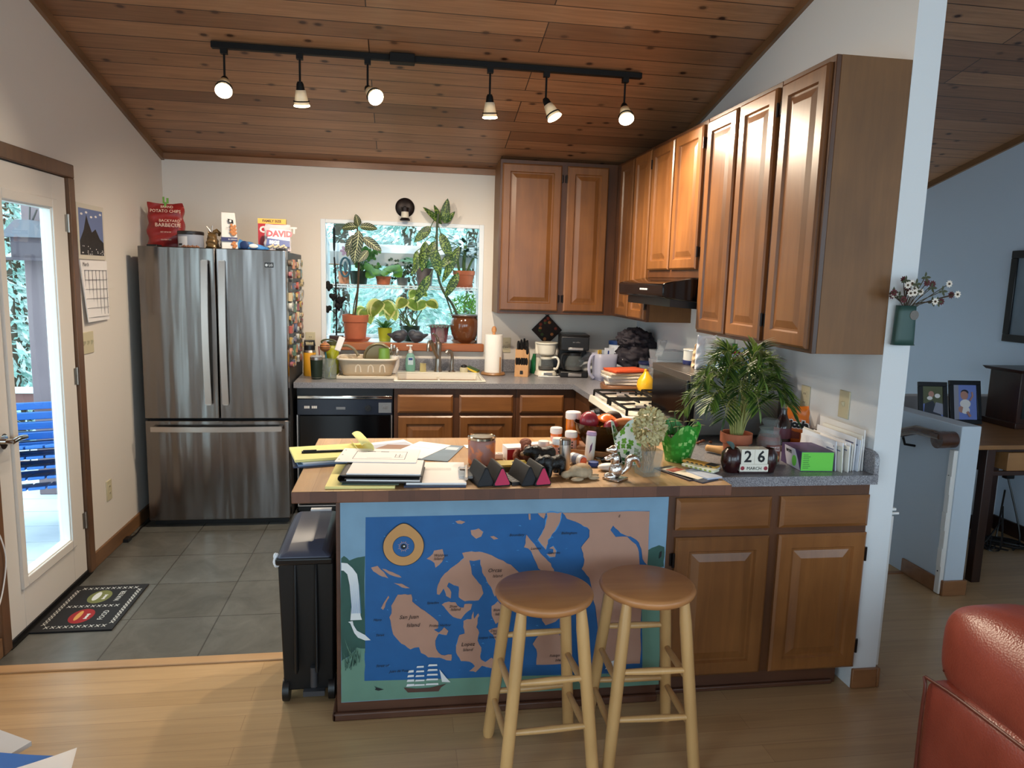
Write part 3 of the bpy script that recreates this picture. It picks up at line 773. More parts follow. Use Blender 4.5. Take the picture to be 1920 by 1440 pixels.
# magnets on the side of the fridge
mcols = [((int(c[0]*.62+60), int(c[1]*.62+58), int(c[2]*.62+54)), n) for c, n in [((196,60,50),'red'),((228,204,150),'cream'),((60,110,90),'green'),((52,70,120),'blue'),((226,226,222),'white'),((70,52,40),'brown'),((210,160,60),'yellow'),((120,124,130),'grey'),((40,40,44),'black'),((206,120,90),'orange'),((150,60,80),'plum'),((150,190,200),'pale blue')]]
rm = random.Random(3); zz = 1.70; cnt = 0
while zz > .98:
    y = -.69
    while y < -.09:
        w_, h_ = rm.uniform(.03,.075), rm.uniform(.035,.07)
        col, cn = mcols[rm.randrange(len(mcols))]; d_ = rm.uniform(.006,.022); q = rm.randrange(3)
        y2 = y + w_/2; z2 = zz - rm.uniform(0,.02)
        if y2 > -.09: break
        m = MB(); x = .941
        if q == 0: m.box(x, x+d_, y2-w_/2, y2+w_/2, z2-h_/2, z2+h_/2)
        elif q == 1: m.cyl((x,y2,z2),(x+d_,y2,z2), w_/2, seg=14)
        else:
            m.prism([(y2+ (w_/2)*math.cos(a)*rm.uniform(.6,1), z2+(h_/2)*math.sin(a)*rm.uniform(.6,1)) for a in [i*.7 for i in range(9)]], 'yz', x, x+d_)
        m.mi = 1; m.box(x+d_, x+d_+.002, y2-w_*.25, y2+w_*.25, z2-h_*.2, z2+h_*.15)
        c2 = mcols[rm.randrange(len(mcols))][0]
        solo(m, 'fridge_magnet', [P('magnet_'+cn.replace(' ','_'), col, .45), P('magnet_print_%d_%d_%d' % c2, c2, .45)],
             'small %s souvenir magnet stuck on the side of the steel refrigerator' % cn, 'magnet', group='souvenir magnets on the fridge side, '+cn)
        cnt += 1; y += w_ + rm.uniform(.012,.05)
    zz -= .072

# ------------------------------------------------------------------ dishwasher
t = thing('dishwasher', 'black built-in dishwasher with chrome trim beside the refrigerator', 'dishwasher')
BOX(.968, 1.600, -.58, -.03, .02, .872).build('body', M_BLACK, t)
BOX(.985, 1.583, -.602, -.58, .07, .685).build('door', M_BLACKG, t, bev=.003)
BOX(.972, 1.596, -.606, -.58, .690, .800).build('control_panel', P('dishwasher_panel_blue_black', (28,36,52), .22), t, bev=.003)
BOX(.972, 1.596, -.612, -.58, .800, .822).build('chrome_strip', M_CHROME, t, bev=.004)
m = MB()
for x in (.968, 1.588): m.box(x, x+.008, -.605, -.58, .065, .69)
m.box(.968, 1.596, -.605, -.58, .058, .066); m.build('side_trim', M_STEELS, t)
m = MB()
for k in range(3): m.box(1.018+k*.012, 1.028+k*.012, -.6075, -.606, .735, .752)
for k in range(3): m.box(1.066+k*.012, 1.076+k*.012, -.6075, -.606, .735, .752)
m.build('push_buttons', M_WHITE, t)
BOX(1.225, 1.285, -.6075, -.606, .728, .745).build('badge_plate', M_GREYP, t)
m = MB(); m.cyl((1.435,-.606,.738),(1.435,-.622,.738),.02, seg=20); m.box(1.431,1.439,-.628,-.622,.722,.754, Matrix.Translation((1.435,0,.738)) @ Matrix.Rotation(R(35),4,'Y') @ Matrix.Translation((-1.435,0,-.738)))
m.build('dial', M_BLACK, t)
m = MB(); m.box(1.505, 1.590, -.6075, -.606, .705, .775); m.mi = 1; m.text('GE', .03, (1.547,-.608,.742), (1,0,0), (0,0,1), 'CENTER'); m.build('maker_plate', [M_GREYP, M_STEELS], t)

# ------------------------------------------------------------------ gas range
t = thing('gas_range', 'cream enamel gas range with black grates in the right-hand counter', 'range')
BOX(2.875, XR-.012, -1.857, -1.103, .02, .885).build('body', M_BLACK, t)
m = MB(); m.hexa([(2.828,-1.858,.872),(XR-.012,-1.858,.872),(XR-.012,-1.102,.872),(2.828,-1.102,.872),(2.835,-1.855,.917),(XR-.012,-1.855,.917),(XR-.012,-1.105,.917),(2.835,-1.105,.917)])
m.build('cooktop', M_ENAMEL, t, bev=.006)
m = MB(); m.hexa([(2.850,-1.857,.76),(2.88,-1.857,.76),(2.88,-1.103,.76),(2.850,-1.103,.76),(2.832,-1.857,.872),(2.88,-1.857,.872),(2.88,-1.103,.872),(2.832,-1.103,.872)])
p = m.build('control_panel', M_BLACKG, t)
for k in range(5):
    m = MB(); y = -1.22-.13*k; m.cyl((2.838,y,.82),(2.812,y,.815),.019, seg=16); m.box(2.805,2.812,y-.003,y+.003,.80,.834); m.build('knob', M_GREYP, p)
BOX(2.852, 2.876, -1.85, -1.11, .16, .75).build('oven_door', M_BLACKG, t, bev=.004)
m = MB(); m.tube([(2.85,-1.8,.7),(2.81,-1.8,.71),(2.81,-1.16,.71),(2.85,-1.16,.7)], .012); m.build('oven_handle', M_STEELS, t)
for gx in (2.99, 3.30):
    for gy in (-1.30, -1.66):
        g = MB(); r1, r2 = .135, .155; zt = .952
        for (a, b) in (((-r1,-r2),(r1,-r2)),((r1,-r2),(r1,r2)),((r1,r2),(-r1,r2)),((-r1,r2),(-r1,-r2))):
            g.tube([(gx+a[0],gy+a[1],zt),(gx+b[0],gy+b[1],zt)], .0075, 6)
        for a in ((-r1,-r2),(r1,-r2),(r1,r2),(-r1,r2)): g.tube([(gx+a[0],gy+a[1],zt),(gx+a[0]*1.02,gy+a[1]*1.02,.918)], .0075, 6)
        for a in ((-r1,0),(r1,0),(0,-r2),(0,r2)): g.tube([(gx+a[0],gy+a[1],zt),(gx+a[0]*.3,gy+a[1]*.3,zt+.004)], .006, 6)
        g.build('grate', M_BLACKM, t)
        b = MB(); b.lathe([(.06,.917),(.058,.926),(.035,.93),(.034,.940),(.0,.942)], (gx,gy,0), 20); b.build('burner', P('burner_grey', (120,116,116), .5, .6), t)

# ------------------------------------------------------------------ range hood
t = thing('range_hood', 'black under-cabinet range hood over the gas range', 'range hood')
m = MB(); prof = [(XR-.012,1.658),(3.16,1.658),(3.02,1.632),(2.995,1.622),(2.998,1.557),(3.02,1.548),(XR-.012,1.505)]
n = len(prof); y0, y1 = -1.868, -1.09
m.prism(prof, 'xz', y0, y1); m.build('canopy', M_BLACKG, t, bev=.006)
m = MB()
for k in range(6): m.box(2.9925, 2.996, -1.52-.022*k, -1.508-.022*k, 1.588, 1.598)
m.build('switch_row', M_WHITE, t)
m = MB(); m.hexa([(3.05,-1.84,1.505),(XR-.02,-1.84,1.48),(XR-.02,-1.12,1.48),(3.05,-1.12,1.505),(3.05,-1.84,1.545),(XR-.02,-1.84,1.515),(XR-.02,-1.12,1.515),(3.05,-1.12,1.545)]); m.build('underside', M_BLACK, t)
# ------------------------------------------------------------------ painted map panel
MURAL = [
('map_blue',[(1.532,0.777),(2.582,0.778),(2.589,0.125),(1.527,0.152)]),
('hill',[(1.446,0.626),(1.455,0.634),(1.477,0.618),(1.502,0.63),(1.53,0.632),(1.529,0.264),(1.501,0.287),(1.476,0.253),(1.444,0.234)]),
('hill',[(2.582,0.622),(2.599,0.632),(2.627,0.642),(2.649,0.634),(2.652,0.555),(2.586,0.557)]),
('sage',[(1.444,0.234),(1.476,0.253),(1.501,0.287),(1.529,0.278),(1.527,0.152),(2.589,0.125),(2.573,0.414),(2.656,0.425),(2.658,0.07),(1.444,0.073)]),
('tan',[(1.75,0.616),(1.772,0.632),(1.775,0.646),(1.807,0.65),(1.813,0.617),(1.805,0.601),(1.782,0.579),(1.776,0.598)]),
('tan',[(1.551,0.589),(1.574,0.595),(1.597,0.57),(1.613,0.546),(1.59,0.554),(1.559,0.575)]),
('tan',[(1.59,0.584),(1.628,0.569),(1.66,0.548),(1.648,0.549),(1.616,0.561)]),
('tan',[(1.632,0.528),(1.661,0.524),(1.69,0.506),(1.661,0.51)]),
('tan',[(1.851,0.755),(1.867,0.758),(1.887,0.752),(1.874,0.744),(1.859,0.746)]),
('tan',[(1.907,0.72),(1.936,0.726),(1.953,0.712),(1.946,0.695),(1.927,0.687),(1.91,0.703)]),
('tan',[(1.979,0.694),(1.992,0.696),(2.009,0.685),(1.993,0.682)]),
('tan',[(1.788,0.481),(1.79,0.516),(1.815,0.559),(1.847,0.582),(1.883,0.615),(1.876,0.636),(1.912,0.64),(1.951,0.635),(1.998,0.618),(2.058,0.582),(2.093,0.553),(2.053,0.534),(2.03,0.52),(2.002,0.459),(1.991,0.491),(1.973,0.523),(1.953,0.558),(1.944,0.605),(1.906,0.604),(1.913,0.566),(1.92,0.542),(1.951,0.509),(1.961,0.474),(1.942,0.449),(1.889,0.449),(1.868,0.464),(1.868,0.506),(1.848,0.513),(1.832,0.524),(1.826,0.507),(1.842,0.486),(1.839,0.46),(1.823,0.473),(1.813,0.501),(1.797,0.477)]),
('tan',[(1.804,0.439),(1.83,0.45),(1.856,0.445),(1.873,0.424),(1.886,0.422),(1.892,0.437),(1.919,0.434),(1.913,0.413),(1.89,0.397),(1.88,0.38),(1.85,0.388),(1.827,0.41)]),
('tan',[(1.863,0.247),(1.864,0.289),(1.875,0.317),(1.891,0.323),(1.887,0.373),(1.917,0.377),(1.922,0.406),(1.927,0.376),(1.94,0.398),(1.944,0.391),(1.936,0.342),(1.948,0.32),(1.939,0.292),(1.956,0.263),(1.954,0.213),(1.974,0.205),(1.994,0.218),(2.008,0.207),(1.995,0.179),(1.961,0.188),(1.938,0.164),(1.914,0.172),(1.934,0.189),(1.914,0.208),(1.88,0.214)]),
('tan',[(1.616,0.399),(1.626,0.412),(1.623,0.44),(1.635,0.46),(1.645,0.483),(1.696,0.483),(1.698,0.454),(1.732,0.425),(1.765,0.399),(1.796,0.373),(1.792,0.349),(1.779,0.343),(1.795,0.328),(1.818,0.35),(1.833,0.336),(1.825,0.319),(1.795,0.324),(1.783,0.3),(1.786,0.265),(1.807,0.239),(1.846,0.24),(1.843,0.216),(1.8,0.229),(1.76,0.234),(1.734,0.254),(1.724,0.275),(1.695,0.27),(1.662,0.292),(1.633,0.329),(1.623,0.364)]),
('tan',[(1.587,0.434),(1.597,0.455),(1.613,0.481),(1.616,0.474),(1.603,0.451),(1.594,0.427)]),
('tan',[(1.992,0.424),(2.012,0.443),(2.033,0.422),(2.047,0.386),(2.027,0.366),(2.008,0.355),(1.993,0.389)]),
('tan',[(1.981,0.329),(2.011,0.339),(2.035,0.34),(2.026,0.309),(2.009,0.288),(1.999,0.311)]),
('tan',[(2.107,0.65),(2.114,0.697),(2.143,0.662),(2.168,0.624),(2.21,0.584),(2.229,0.534),(2.16,0.565),(2.141,0.621),(2.123,0.646)]),
('tan',[(2.187,0.78),(2.19,0.764),(2.181,0.723),(2.159,0.679),(2.17,0.66),(2.19,0.639),(2.195,0.675),(2.227,0.722),(2.238,0.746),(2.241,0.779)]),
('tan',[(2.153,0.779),(2.183,0.779),(2.177,0.758)]),
('tan',[(2.247,0.779),(2.582,0.778),(2.586,0.564),(2.563,0.59),(2.553,0.644),(2.527,0.674),(2.484,0.688),(2.44,0.725),(2.433,0.707),(2.456,0.681),(2.498,0.68),(2.535,0.651),(2.549,0.619),(2.57,0.4),(2.579,0.164),(2.454,0.167),(2.405,0.291),(2.386,0.407),(2.36,0.523),(2.329,0.559),(2.339,0.594),(2.322,0.643),(2.353,0.684),(2.352,0.711),(2.309,0.739),(2.261,0.756)]),
('tan',[(2.19,0.623),(2.206,0.608),(2.223,0.611),(2.226,0.632),(2.214,0.65),(2.201,0.645),(2.215,0.639),(2.217,0.627),(2.209,0.619)]),
('tan',[(2.149,0.268),(2.182,0.309),(2.251,0.302),(2.281,0.254),(2.298,0.18),(2.166,0.181),(2.171,0.23)]),
('tan',[(2.097,0.42),(2.118,0.383),(2.109,0.359),(2.101,0.377)]),
('tan',[(2.18,0.381),(2.269,0.377),(2.236,0.353),(2.198,0.34),(2.184,0.359)]),
('tan',[(2.118,0.778),(2.126,0.778),(2.127,0.755),(2.121,0.755)]),
('white',[(1.447,0.612),(1.468,0.609),(1.486,0.591),(1.502,0.567),(1.508,0.526),(1.511,0.472),(1.514,0.41),(1.519,0.393),(1.478,0.393),(1.482,0.446),(1.476,0.527),(1.468,0.568),(1.455,0.582),(1.447,0.583)]),
('white',[(1.47,0.387),(1.486,0.39),(1.489,0.374),(1.501,0.352),(1.53,0.334),(1.55,0.313),(1.53,0.313),(1.505,0.325),(1.492,0.343),(1.484,0.364),(1.478,0.381)]),
('ink',[(1.562,0.133),(1.573,0.125),(1.598,0.117),(1.578,0.113),(1.565,0.118),(1.569,0.124)]),
('ink',[(2.632,0.616),(2.639,0.62),(2.638,0.598),(2.629,0.588)]),
('hull',[(1.67,0.119),(1.716,0.113),(1.768,0.113),(1.828,0.126),(1.808,0.113),(1.799,0.097),(1.686,0.099)]),
('white',[(1.679,0.123),(1.709,0.124),(1.709,0.133),(1.683,0.133)]),
('white',[(1.681,0.142),(1.708,0.142),(1.708,0.151),(1.684,0.151)]),
('white',[(1.683,0.16),(1.707,0.161),(1.707,0.169),(1.686,0.169)]),
('white',[(1.685,0.178),(1.706,0.179),(1.706,0.188),(1.688,0.187)]),
('white',[(1.709,0.124),(1.747,0.124),(1.747,0.13),(1.712,0.131)]),
('white',[(1.711,0.142),(1.746,0.142),(1.746,0.148),(1.714,0.149)]),
('white',[(1.712,0.16),(1.745,0.16),(1.745,0.166),(1.716,0.167)]),
('white',[(1.714,0.178),(1.744,0.178),(1.744,0.185),(1.717,0.185)]),
('white',[(1.716,0.196),(1.743,0.196),(1.743,0.203),(1.719,0.203)]),
('white',[(1.75,0.125),(1.798,0.124),(1.797,0.131),(1.753,0.132)]),
('white',[(1.752,0.144),(1.796,0.143),(1.796,0.15),(1.755,0.151)]),
('white',[(1.754,0.163),(1.795,0.162),(1.794,0.169),(1.757,0.17)]),
('white',[(1.756,0.181),(1.794,0.181),(1.793,0.188),(1.76,0.189)]),
('white',[(1.758,0.2),(1.793,0.2),(1.792,0.207),(1.762,0.208)]),
('white',[(1.801,0.186),(1.828,0.149),(1.843,0.132),(1.811,0.135)]),
('white',[(2.437,0.15),(2.453,0.178),(2.481,0.188),(2.486,0.169),(2.465,0.152)]),
]
MTEXT = [
('San Juan', 1.652, 0.397),('Island', 1.678, 0.365),('Orcas', 1.972, 0.565),('Island', 1.99, 0.543),('Lopez', 1.879, 0.28),('Island', 1.886, 0.258),('Shaw', 1.833, 0.431),('Island', 1.838, 0.419),('Blakely', 1.996, 0.41),('Island', 2.003, 0.394),('Waldron', 1.774, 0.629),('Island', 1.774, 0.617),('Decatur', 1.988, 0.329),('Island', 1.997, 0.318),('Fidalgo', 2.216, 0.217),('Island', 2.238, 0.198),('Friday Harbor', 1.76, 0.359),('Spieden', 1.751, 0.448),('Lopez Sound', 1.945, 0.303),('Lummi', 2.13, 0.645),('Boundary', 2.049, 0.699),('Bellingham', 2.243, 0.701),('Guemes', 2.195, 0.626),('Strait of', 1.569, 0.212),('Juan de Fuca', 1.617, 0.188),('Haro', 1.559, 0.391),('Strait', 1.568, 0.332),('E', 2.459, 0.762),]
pm = {'sky': P('paint_sky_blue', (122,158,184), .6, var=.18, vs=9), 'map_blue': P('paint_sea_blue', (26,92,152), .6, var=.16, vs=14), 'hill': P('paint_forest_green', (44,84,76), .6, var=.3, vs=14),
      'sage': P('paint_sage_green', (104,144,126), .6, var=.14, vs=9), 'tan': P('paint_island_tan', (178,136,116), .6, var=.06, vs=20), 'white': P('paint_white', (226,230,232), .6), 'ink': M_INK,
      'hull': P('paint_hull_brown', (84,56,48), .6), 'ochre': P('paint_compass_ochre', (196,146,90), .6, var=.1, vs=20), 'foam': P('paint_light_blue', (66,140,200), .6)}
order = ['sky','map_blue','hill','sage','tan','white','ink','hull','ochre','foam']
m = MB(); m.box(1.444, 2.655, -2.986, -2.9725, .072, .872)
yy = -2.9861; rr = random.Random(5)
def flat(kind, pts, y):
    m.mi = order.index(kind); m.add([(a, y, b) for a, b in pts], [tuple(range(len(pts)))])
def rough(pts, amp, n=4):
    out = []
    for i, a in enumerate(pts):
        b = pts[(i+1) % len(pts)]; d = math.dist(a, b)
        k = max(1, min(n, int(d/.012)))
        for j in range(k):
            t = j/k; q = amp if (j or len(pts) > 6) else 0
            out.append((a[0]+(b[0]-a[0])*t+rr.uniform(-q,q), a[1]+(b[1]-a[1])*t+rr.uniform(-q,q)))
    return out
k = 0
for kind, pts in MURAL:
    k += 1; y = yy - .00012*k
    if kind == 'tan':
        cx = sum(p[0] for p in pts)/len(pts); cz = sum(p[1] for p in pts)/len(pts)
        rp = rough(pts, .0022)
        fo = []
        for i, p in enumerate(rp):
            a, b = rp[i-1], rp[(i+1) % len(rp)]; tx, tz = b[0]-a[0], b[1]-a[1]; q = math.hypot(tx, tz) or 1
            fo.append((p[0]+tz/q*.004*rr.uniform(-.6,1.4), p[1]-tx/q*.004*rr.uniform(-.6,1.4)))
        flat('foam', fo, y+.00005); flat('tan', rp, y-.00002)
    else: flat(kind, rough(pts, .002) if kind in ('hill','sage') else pts, y)
y = yy - .0080
y = yy - .00012*(k+4)
cir = lambda r, n=40, top=0: [(1.666+r*math.cos(2*math.pi*i/n), .667+r*math.sin(2*math.pi*i/n)+(top*max(0,math.sin(2*math.pi*i/n))**9)) for i in range(n)]
flat('ink', cir(.0735, 80, .014), y); flat('ochre', cir(.0715, 80, .0135), y-.0001); flat('ink', cir(.039), y-.0002); flat('map_blue', cir(.0375), y-.0003)
for i in range(16):
    a = math.pi*i/8; p = (1.666+.013*math.cos(a), .667+.013*math.sin(a)); q = .023 if i % 2 else .019
    flat('tan', [(p[0]-.0018*math.sin(a), p[1]+.0018*math.cos(a)), (1.666+q*math.cos(a), .667+q*math.sin(a)), (p[0]+.0018*math.sin(a), p[1]-.0018*math.cos(a))], y-.0004)
flat('ink', cir(.010, 20), y-.0005); flat('white', [(1.668+.004*math.cos(i), .668+.003*math.sin(i)) for i in range(6)], y-.0006)
for i in range(26):   # reeds and grass strokes by the lake
    x = rr.uniform(1.452,1.515); z = rr.uniform(.20,.27); h = rr.uniform(.03,.07); dx = rr.uniform(-.02,.02)
    flat('hill' if i % 3 else 'sage', [(x,z),(x+.003,z),(x+dx,z+h)], y-.0003)
for i in range(60):   # light wave strokes in the sea
    x = rr.uniform(1.55,2.35); z = rr.uniform(.16,.77); w_ = rr.uniform(.004,.016)
    flat('foam', [(x,z),(x+w_,z+rr.uniform(-.004,.004)),(x+w_*.6,z+.0025)], yy-.00018)
for i in range(9):    # streaks in the waterfall
    x = 1.483+.004*i; flat('foam', [(x,.42),(x+.0012,.42),(x-.006,.57)], y-.0002)
m.mi = order.index('ink')
for s_, x, z in MTEXT: m.text(s_, .021 if s_ in ('San Juan','Orcas','Lopez') or (s_ == 'Island' and z < .37 and x < 1.7) else .016 if s_ == 'Island' else .014, (x, y-.0005, z), (1,0,0), (0,0,1), ext=.0001, shear=.25)
m.build('painted_map_panel', [pm[q] for q in order], None, ang=20)
tag(bpy.data.objects['painted_map_panel'], 'hand-painted blue and tan island map panel on the front of the peninsula', 'painting')

# ------------------------------------------------------------------ bar stools
def stool(label, x, y, rz):
    t = thing('bar_stool', label, 'stool', (x, y, 0), rz, 'round-seat beech bar stools')
    m = MB(); m.lathe([(.10,.578),(.148,.582),(.160,.592),(.164,.602),(.160,.611),(.150,.6155),(.0,.6155)], seg=48); m.build('seat', W_STOOL, t, ang=60)
    tp, bt = .098, .150
    lg = []
    for sx, sy in ((-1,-1),(1,-1),(1,1),(-1,1)):
        a, b = Vector((sx*tp, sy*tp, .585)), Vector((sx*bt, sy*bt, 0)); lg.append((a, b))
        m = MB(); m.tube([a, a.lerp(b,.12), a.lerp(b,.97), b], [.0165,.0205,.0205,.017], 14); m.build('leg', W_LEG, t, ang=50)
    for i in range(4):
        j = (i+1) % 4; front = i in (0, 2)
        for z in ((.195,.355) if i == 0 else (.18,.40) if i == 2 else (.155,.315)):
            pa = lg[i][0].lerp(lg[i][1], 1-z/.585); pb = lg[j][0].lerp(lg[j][1], 1-z/.585)
            m = MB(); m.tube([pa, pa.lerp(pb,.5), pb], [.0095,.0125,.0095], 10); m.build('rung', W_LEG, t, ang=50)
    return t
stool('beech bar stool with a worn round seat, nearer the middle of the map panel', 2.128, -3.272, R(3))
stool('beech bar stool with the smoother round seat, beside the peninsula cabinet doors', 2.492, -3.25, R(-2))

# ------------------------------------------------------------------ trash can
t = thing('trash_can', 'slim black wheeled trash can with grey lid at the end of the peninsula', 'trash can', (1.312, -2.66, 0))
m = MB(); m.taper((0,0), .185, .36, .20, .47, .045, .60)
for x in (-.045, .03): m.box(x, x+.012, -.238, -.20, .14, .575)
m.build('bin_body', P('bin_black', (11,11,13), .5), t, bev=.012)
m = MB(); m.hexa([(-.105,-.255,.575),(.100,-.255,.575),(.100,.22,.595),(-.105,.22,.595),(-.105,-.262,.605),(.100,-.262,.605),(.100,.22,.62),(-.105,.22,.62)]); m.build('rim', M_BLACK, t, bev=.008)
m = MB(); m.hexa([(-.105,-.265,.603),(.100,-.265,.603),(.100,.20,.608),(-.105,.20,.608),(-.075,-.235,.626),(.072,-.235,.626),(.072,.185,.640),(-.075,.185,.640)]); m.build('lid', P('bin_lid_slate', (68,72,88), .35), t, bev=.012)
m = MB()
for i in range(14):
    m.ball((-.108+.01*rr.random(), -.24+.012*rr.random(), .575+.03*rr.random()), (.008,.012,.014), 8, 6)
m.build('liner_edge', P('white_liner', (226,230,236), .4), t)
BOX(-.03, .055, .175, .20, .633, .646).build('lid_tag', M_PAPER, t)
for x in (-.085, .085):
    m = MB(); m.cyl((x-.012,-.165,.045), (x+.012,-.165,.045), .045, seg=20); m.build('wheel', M_BLACK, t)
m = MB(); m.cyl((.02,-.20,.07),(.02,-.20,.15),.014,seg=10); m.box(-.02,.06,-.205,-.18,.03,.05); m.build('pedal', P('pedal_grey', (66,66,70), .4), t)
m = MB()
for x in (-.07,.07): m.box(x-.015,x+.015,.15,.18,0,.05)
m.build('foot', M_BLACK, t)

# ------------------------------------------------------------------ track lighting
t = thing('track_light', 'black ceiling track with six glass-shaded spot heads across the kitchen', 'track light')
TY = -1.47; TZ = zc(TY)-.006
m = MB(); m.box(.70, 2.95, TY-.018, TY+.018, TZ-.03, TZ); m.build('rail', M_BLACKM, t, bev=.003)
BOX(1.585, 1.715, TY-.045, TY+.025, TZ-.042, TZ+.004).build('power_feed', M_BLACKM, t, bev=.004)
M_SHADE = milky('frosted_lamp_shade', (236,226,204), .9, .3)
def head(x, aim, watt, wide, drop=.145):
    c = Vector((x, TY, TZ-.03-drop)); d = Vector(aim).normalized()
    m = MB(); m.box(x-.016, x+.016, TY-.016, TY+.016, TZ-.055, TZ-.028); m.cyl((x,TY,TZ-.05),(x,TY,c.z),.0055,seg=8); m.ball(tuple(c),.013,10,8)
    hd = m.build('lamp_stem', M_BLACKM, t)
    q = d.to_track_quat('Z', 'Y').to_matrix().to_4x4()
    M4 = Matrix.Translation(c) @ q
    m = MB(); m.mark(); m.lathe([(.012,-.012),(.018,0),(.022,.03),(.0,.031)], seg=20); m.xf(M4); m.build('socket_cup', M_BLACKM, hd)
    m = MB(); m.mark(); m.lathe([(.024,.028),(.030,.06),(.034,.085),(.038,.10)], seg=24)
    for f in [f for f in m.bm.faces if len(f.verts) > 4]: m.bm.faces.remove(f)
    m.xf(M4); m.build('lamp_shade', M_SHADE, hd, solid=.002)
    m = MB(); m.mark(); m.tube([(.0385*math.cos(a*math.pi/12),.0385*math.sin(a*math.pi/12),.083) for a in range(24)], .0035, 6, True); m.xf(M4); m.build('shade_ring', M_BLACKM, hd)
    m = MB(); m.mark(); m.lathe([(.012,.03),(.030,.088),(.041,.104),(.041,.108),(.03,.112),(.0,.114)], seg=24); m.xf(M4)
    m.build('bulb', P('lit_bulb', (255,244,220), .3, emit=(255,236,196), es=9), hd)
    l = bpy.data.lights.new('track_spot', 'SPOT'); l.energy = watt; l.color = (1.0, .84, .64); l.spot_size = R(wide); l.spot_blend = .7; l.shadow_soft_size = .03
    o = bpy.data.objects.new('track_spot', l); COL.objects.link(o); o.location = c + d*.125; o.rotation_euler = d.to_track_quat('-Z', 'Y').to_euler()
for x, aim, w_, wd in ((.76,(.10,-.75,-.75),34,140),(1.13,(.04,.30,-1),72,165),(1.472,(.42,-.70,-.55),56,140),(2.114,(.06,.2,-1),100,165),(2.42,(.45,-.2,-.85),80,140),(2.86,(-.02,-.60,-.8),75,140)): head(x, aim, w_, wd)

# ------------------------------------------------------------------ microwave and what stands on it
t = thing('microwave', 'stainless-topped black microwave on the right counter behind the palm', 'microwave', (0,0,0))
m = MB(); m.box(2.985, 3.40, -2.40, -1.89, .935, 1.212); m.build('body', P('microwave_grey', (104,106,104), .35, .3), t, bev=.006)
BOX(2.962, 2.986, -2.395, -1.888, .945, 1.205).build('door', M_BLACKG, t, bev=.003)
m = MB(); m.box(2.958, 2.99, -2.40, -1.885, 1.183, 1.216); m.box(2.985, 3.40, -2.40, -1.885, 1.2125, 1.2165); m.build('top_band', P('dark_satin_steel', (122,114,108), .34, .9), t, bev=.003)
BOX(2.948, 2.962, -2.385, -2.365, .96, 1.19).build('door_handle', M_BLACK, t, bev=.003)
m = MB()
for x in (3.0, 3.36):
    for y in (-2.37, -1.93): m.cyl((x,y,.9145),(x,y,.936),.014,seg=10)
m.build('foot', M_BLACK, t)

# ------------------------------------------------------------------ floor mat with food and water bowls woven in
t = thing('door_mat', 'black pet-feeding mat with red and olive bowls on the tiles by the door', 'mat', (.02,-2.19,0))
m = MB(); m.box(.0, .345, 0, .495, .0005, .007); m.mi = 1
def zig(xa, ya, xb, yb, n):
    for i in range(n):
        for s_ in (-1, 1):
            cx = xa+(xb-xa)*(i+.5)/n; cy = ya+(yb-ya)*(i+.5)/n; r_ = .011
            m.add([(cx-r_,cy-s_*r_,.0074),(cx-r_+.005,cy-s_*r_,.0074),(cx+r_,cy+s_*r_,.0074),(cx+r_-.005,cy+s_*r_,.0074)], [(0,1,2,3)])
zig(.04,.04,.31,.04,10); zig(.05,.25,.29,.25,9); zig(.04,.455,.31,.455,10); zig(.03,.06,.03,.44,15); zig(.32,.06,.32,.44,15)
def oval(cx, cy, rx, ry, z, mi):
    m.mi = mi; m.add([(cx+rx*math.cos(a*math.pi/14), cy+ry*math.sin(a*math.pi/14), z) for a in range(28)], [tuple(range(28))])
oval(.16,.145,.052,.075,.0075,2); oval(.16,.355,.052,.075,.0075,3); oval(.145,.15,.012,.05,.0078,4); oval(.145,.36,.016,.05,.0078,1)
for cy in (.12,.33): oval(.185,cy+.02,.006,.022,.0078,1); oval(.185,cy+.042,.009,.005,.0079,1); oval(.185,cy-.002,.009,.005,.0079,1)
m.mi = 1; m.text('FOOD', .034, (.255,.10,.0076), (0,1,0), (-1,0,0), ext=.0002); m.text('WATER', .034, (.255,.30,.0076), (0,1,0), (-1,0,0), ext=.0002)
m.build('mat_pile', [P('mat_black', (26,25,27), .9), P('mat_white_thread', (206,204,198), .9), P('mat_red', (150,32,36), .9), P('mat_olive', (112,114,66), .9), P('mat_ochre', (206,150,80), .9)], t)

# ------------------------------------------------------------------ wall calendar
t = thing('wall_calendar', 'hanging wall calendar with a mountain meadow photo left of the fridge', 'calendar', (0, 0, 0))
m = MB(); m.box(.004, .008, -1.425, -1.08, 1.668, 1.955); m.mi = 1; m.box(.008, .0085, -1.405, -1.10, 1.69, 1.93)
m.mi = 2; m.prism([(-1.405,1.76),(-1.35,1.82),(-1.31,1.90),(-1.29,1.86),(-1.25,1.81),(-1.2,1.83),(-1.15,1.78),(-1.10,1.76),(-1.10,1.69),(-1.405,1.69)], 'yz', .0085, .0088)
m.mi = 3
for i in range(26): y = -1.40+.3*rr.random(); z = 1.692+.05*rr.random()**2; m.box(.0088, .009, y, y+.006, z, z+.005)
for i in range(5): m.ball((.0088, -1.37+.06*i, 1.90+.012*math.sin(i*2)), (.0003,.016,.006), 10, 6)
m.build('photo_page', [P('calendar_cream', (214,206,190), .7), P('calendar_sky', (112,128,172), .6), P('calendar_mountain', (44,40,38), .6, var=.4, vs=40), M_PAPER], t)
m = MB(); m.hexa([(.004,-1.425,1.662),(.012,-1.425,1.662),(.012,-1.08,1.662),(.004,-1.08,1.662),(.02,-1.39,1.338),(.024,-1.39,1.338),(.014,-1.085,1.338),(.010,-1.085,1.338)])
m.mi = 1; m.text('March', .03, (.0135,-1.40,1.64), (0,1,0), (0,0,1), ext=.0002)
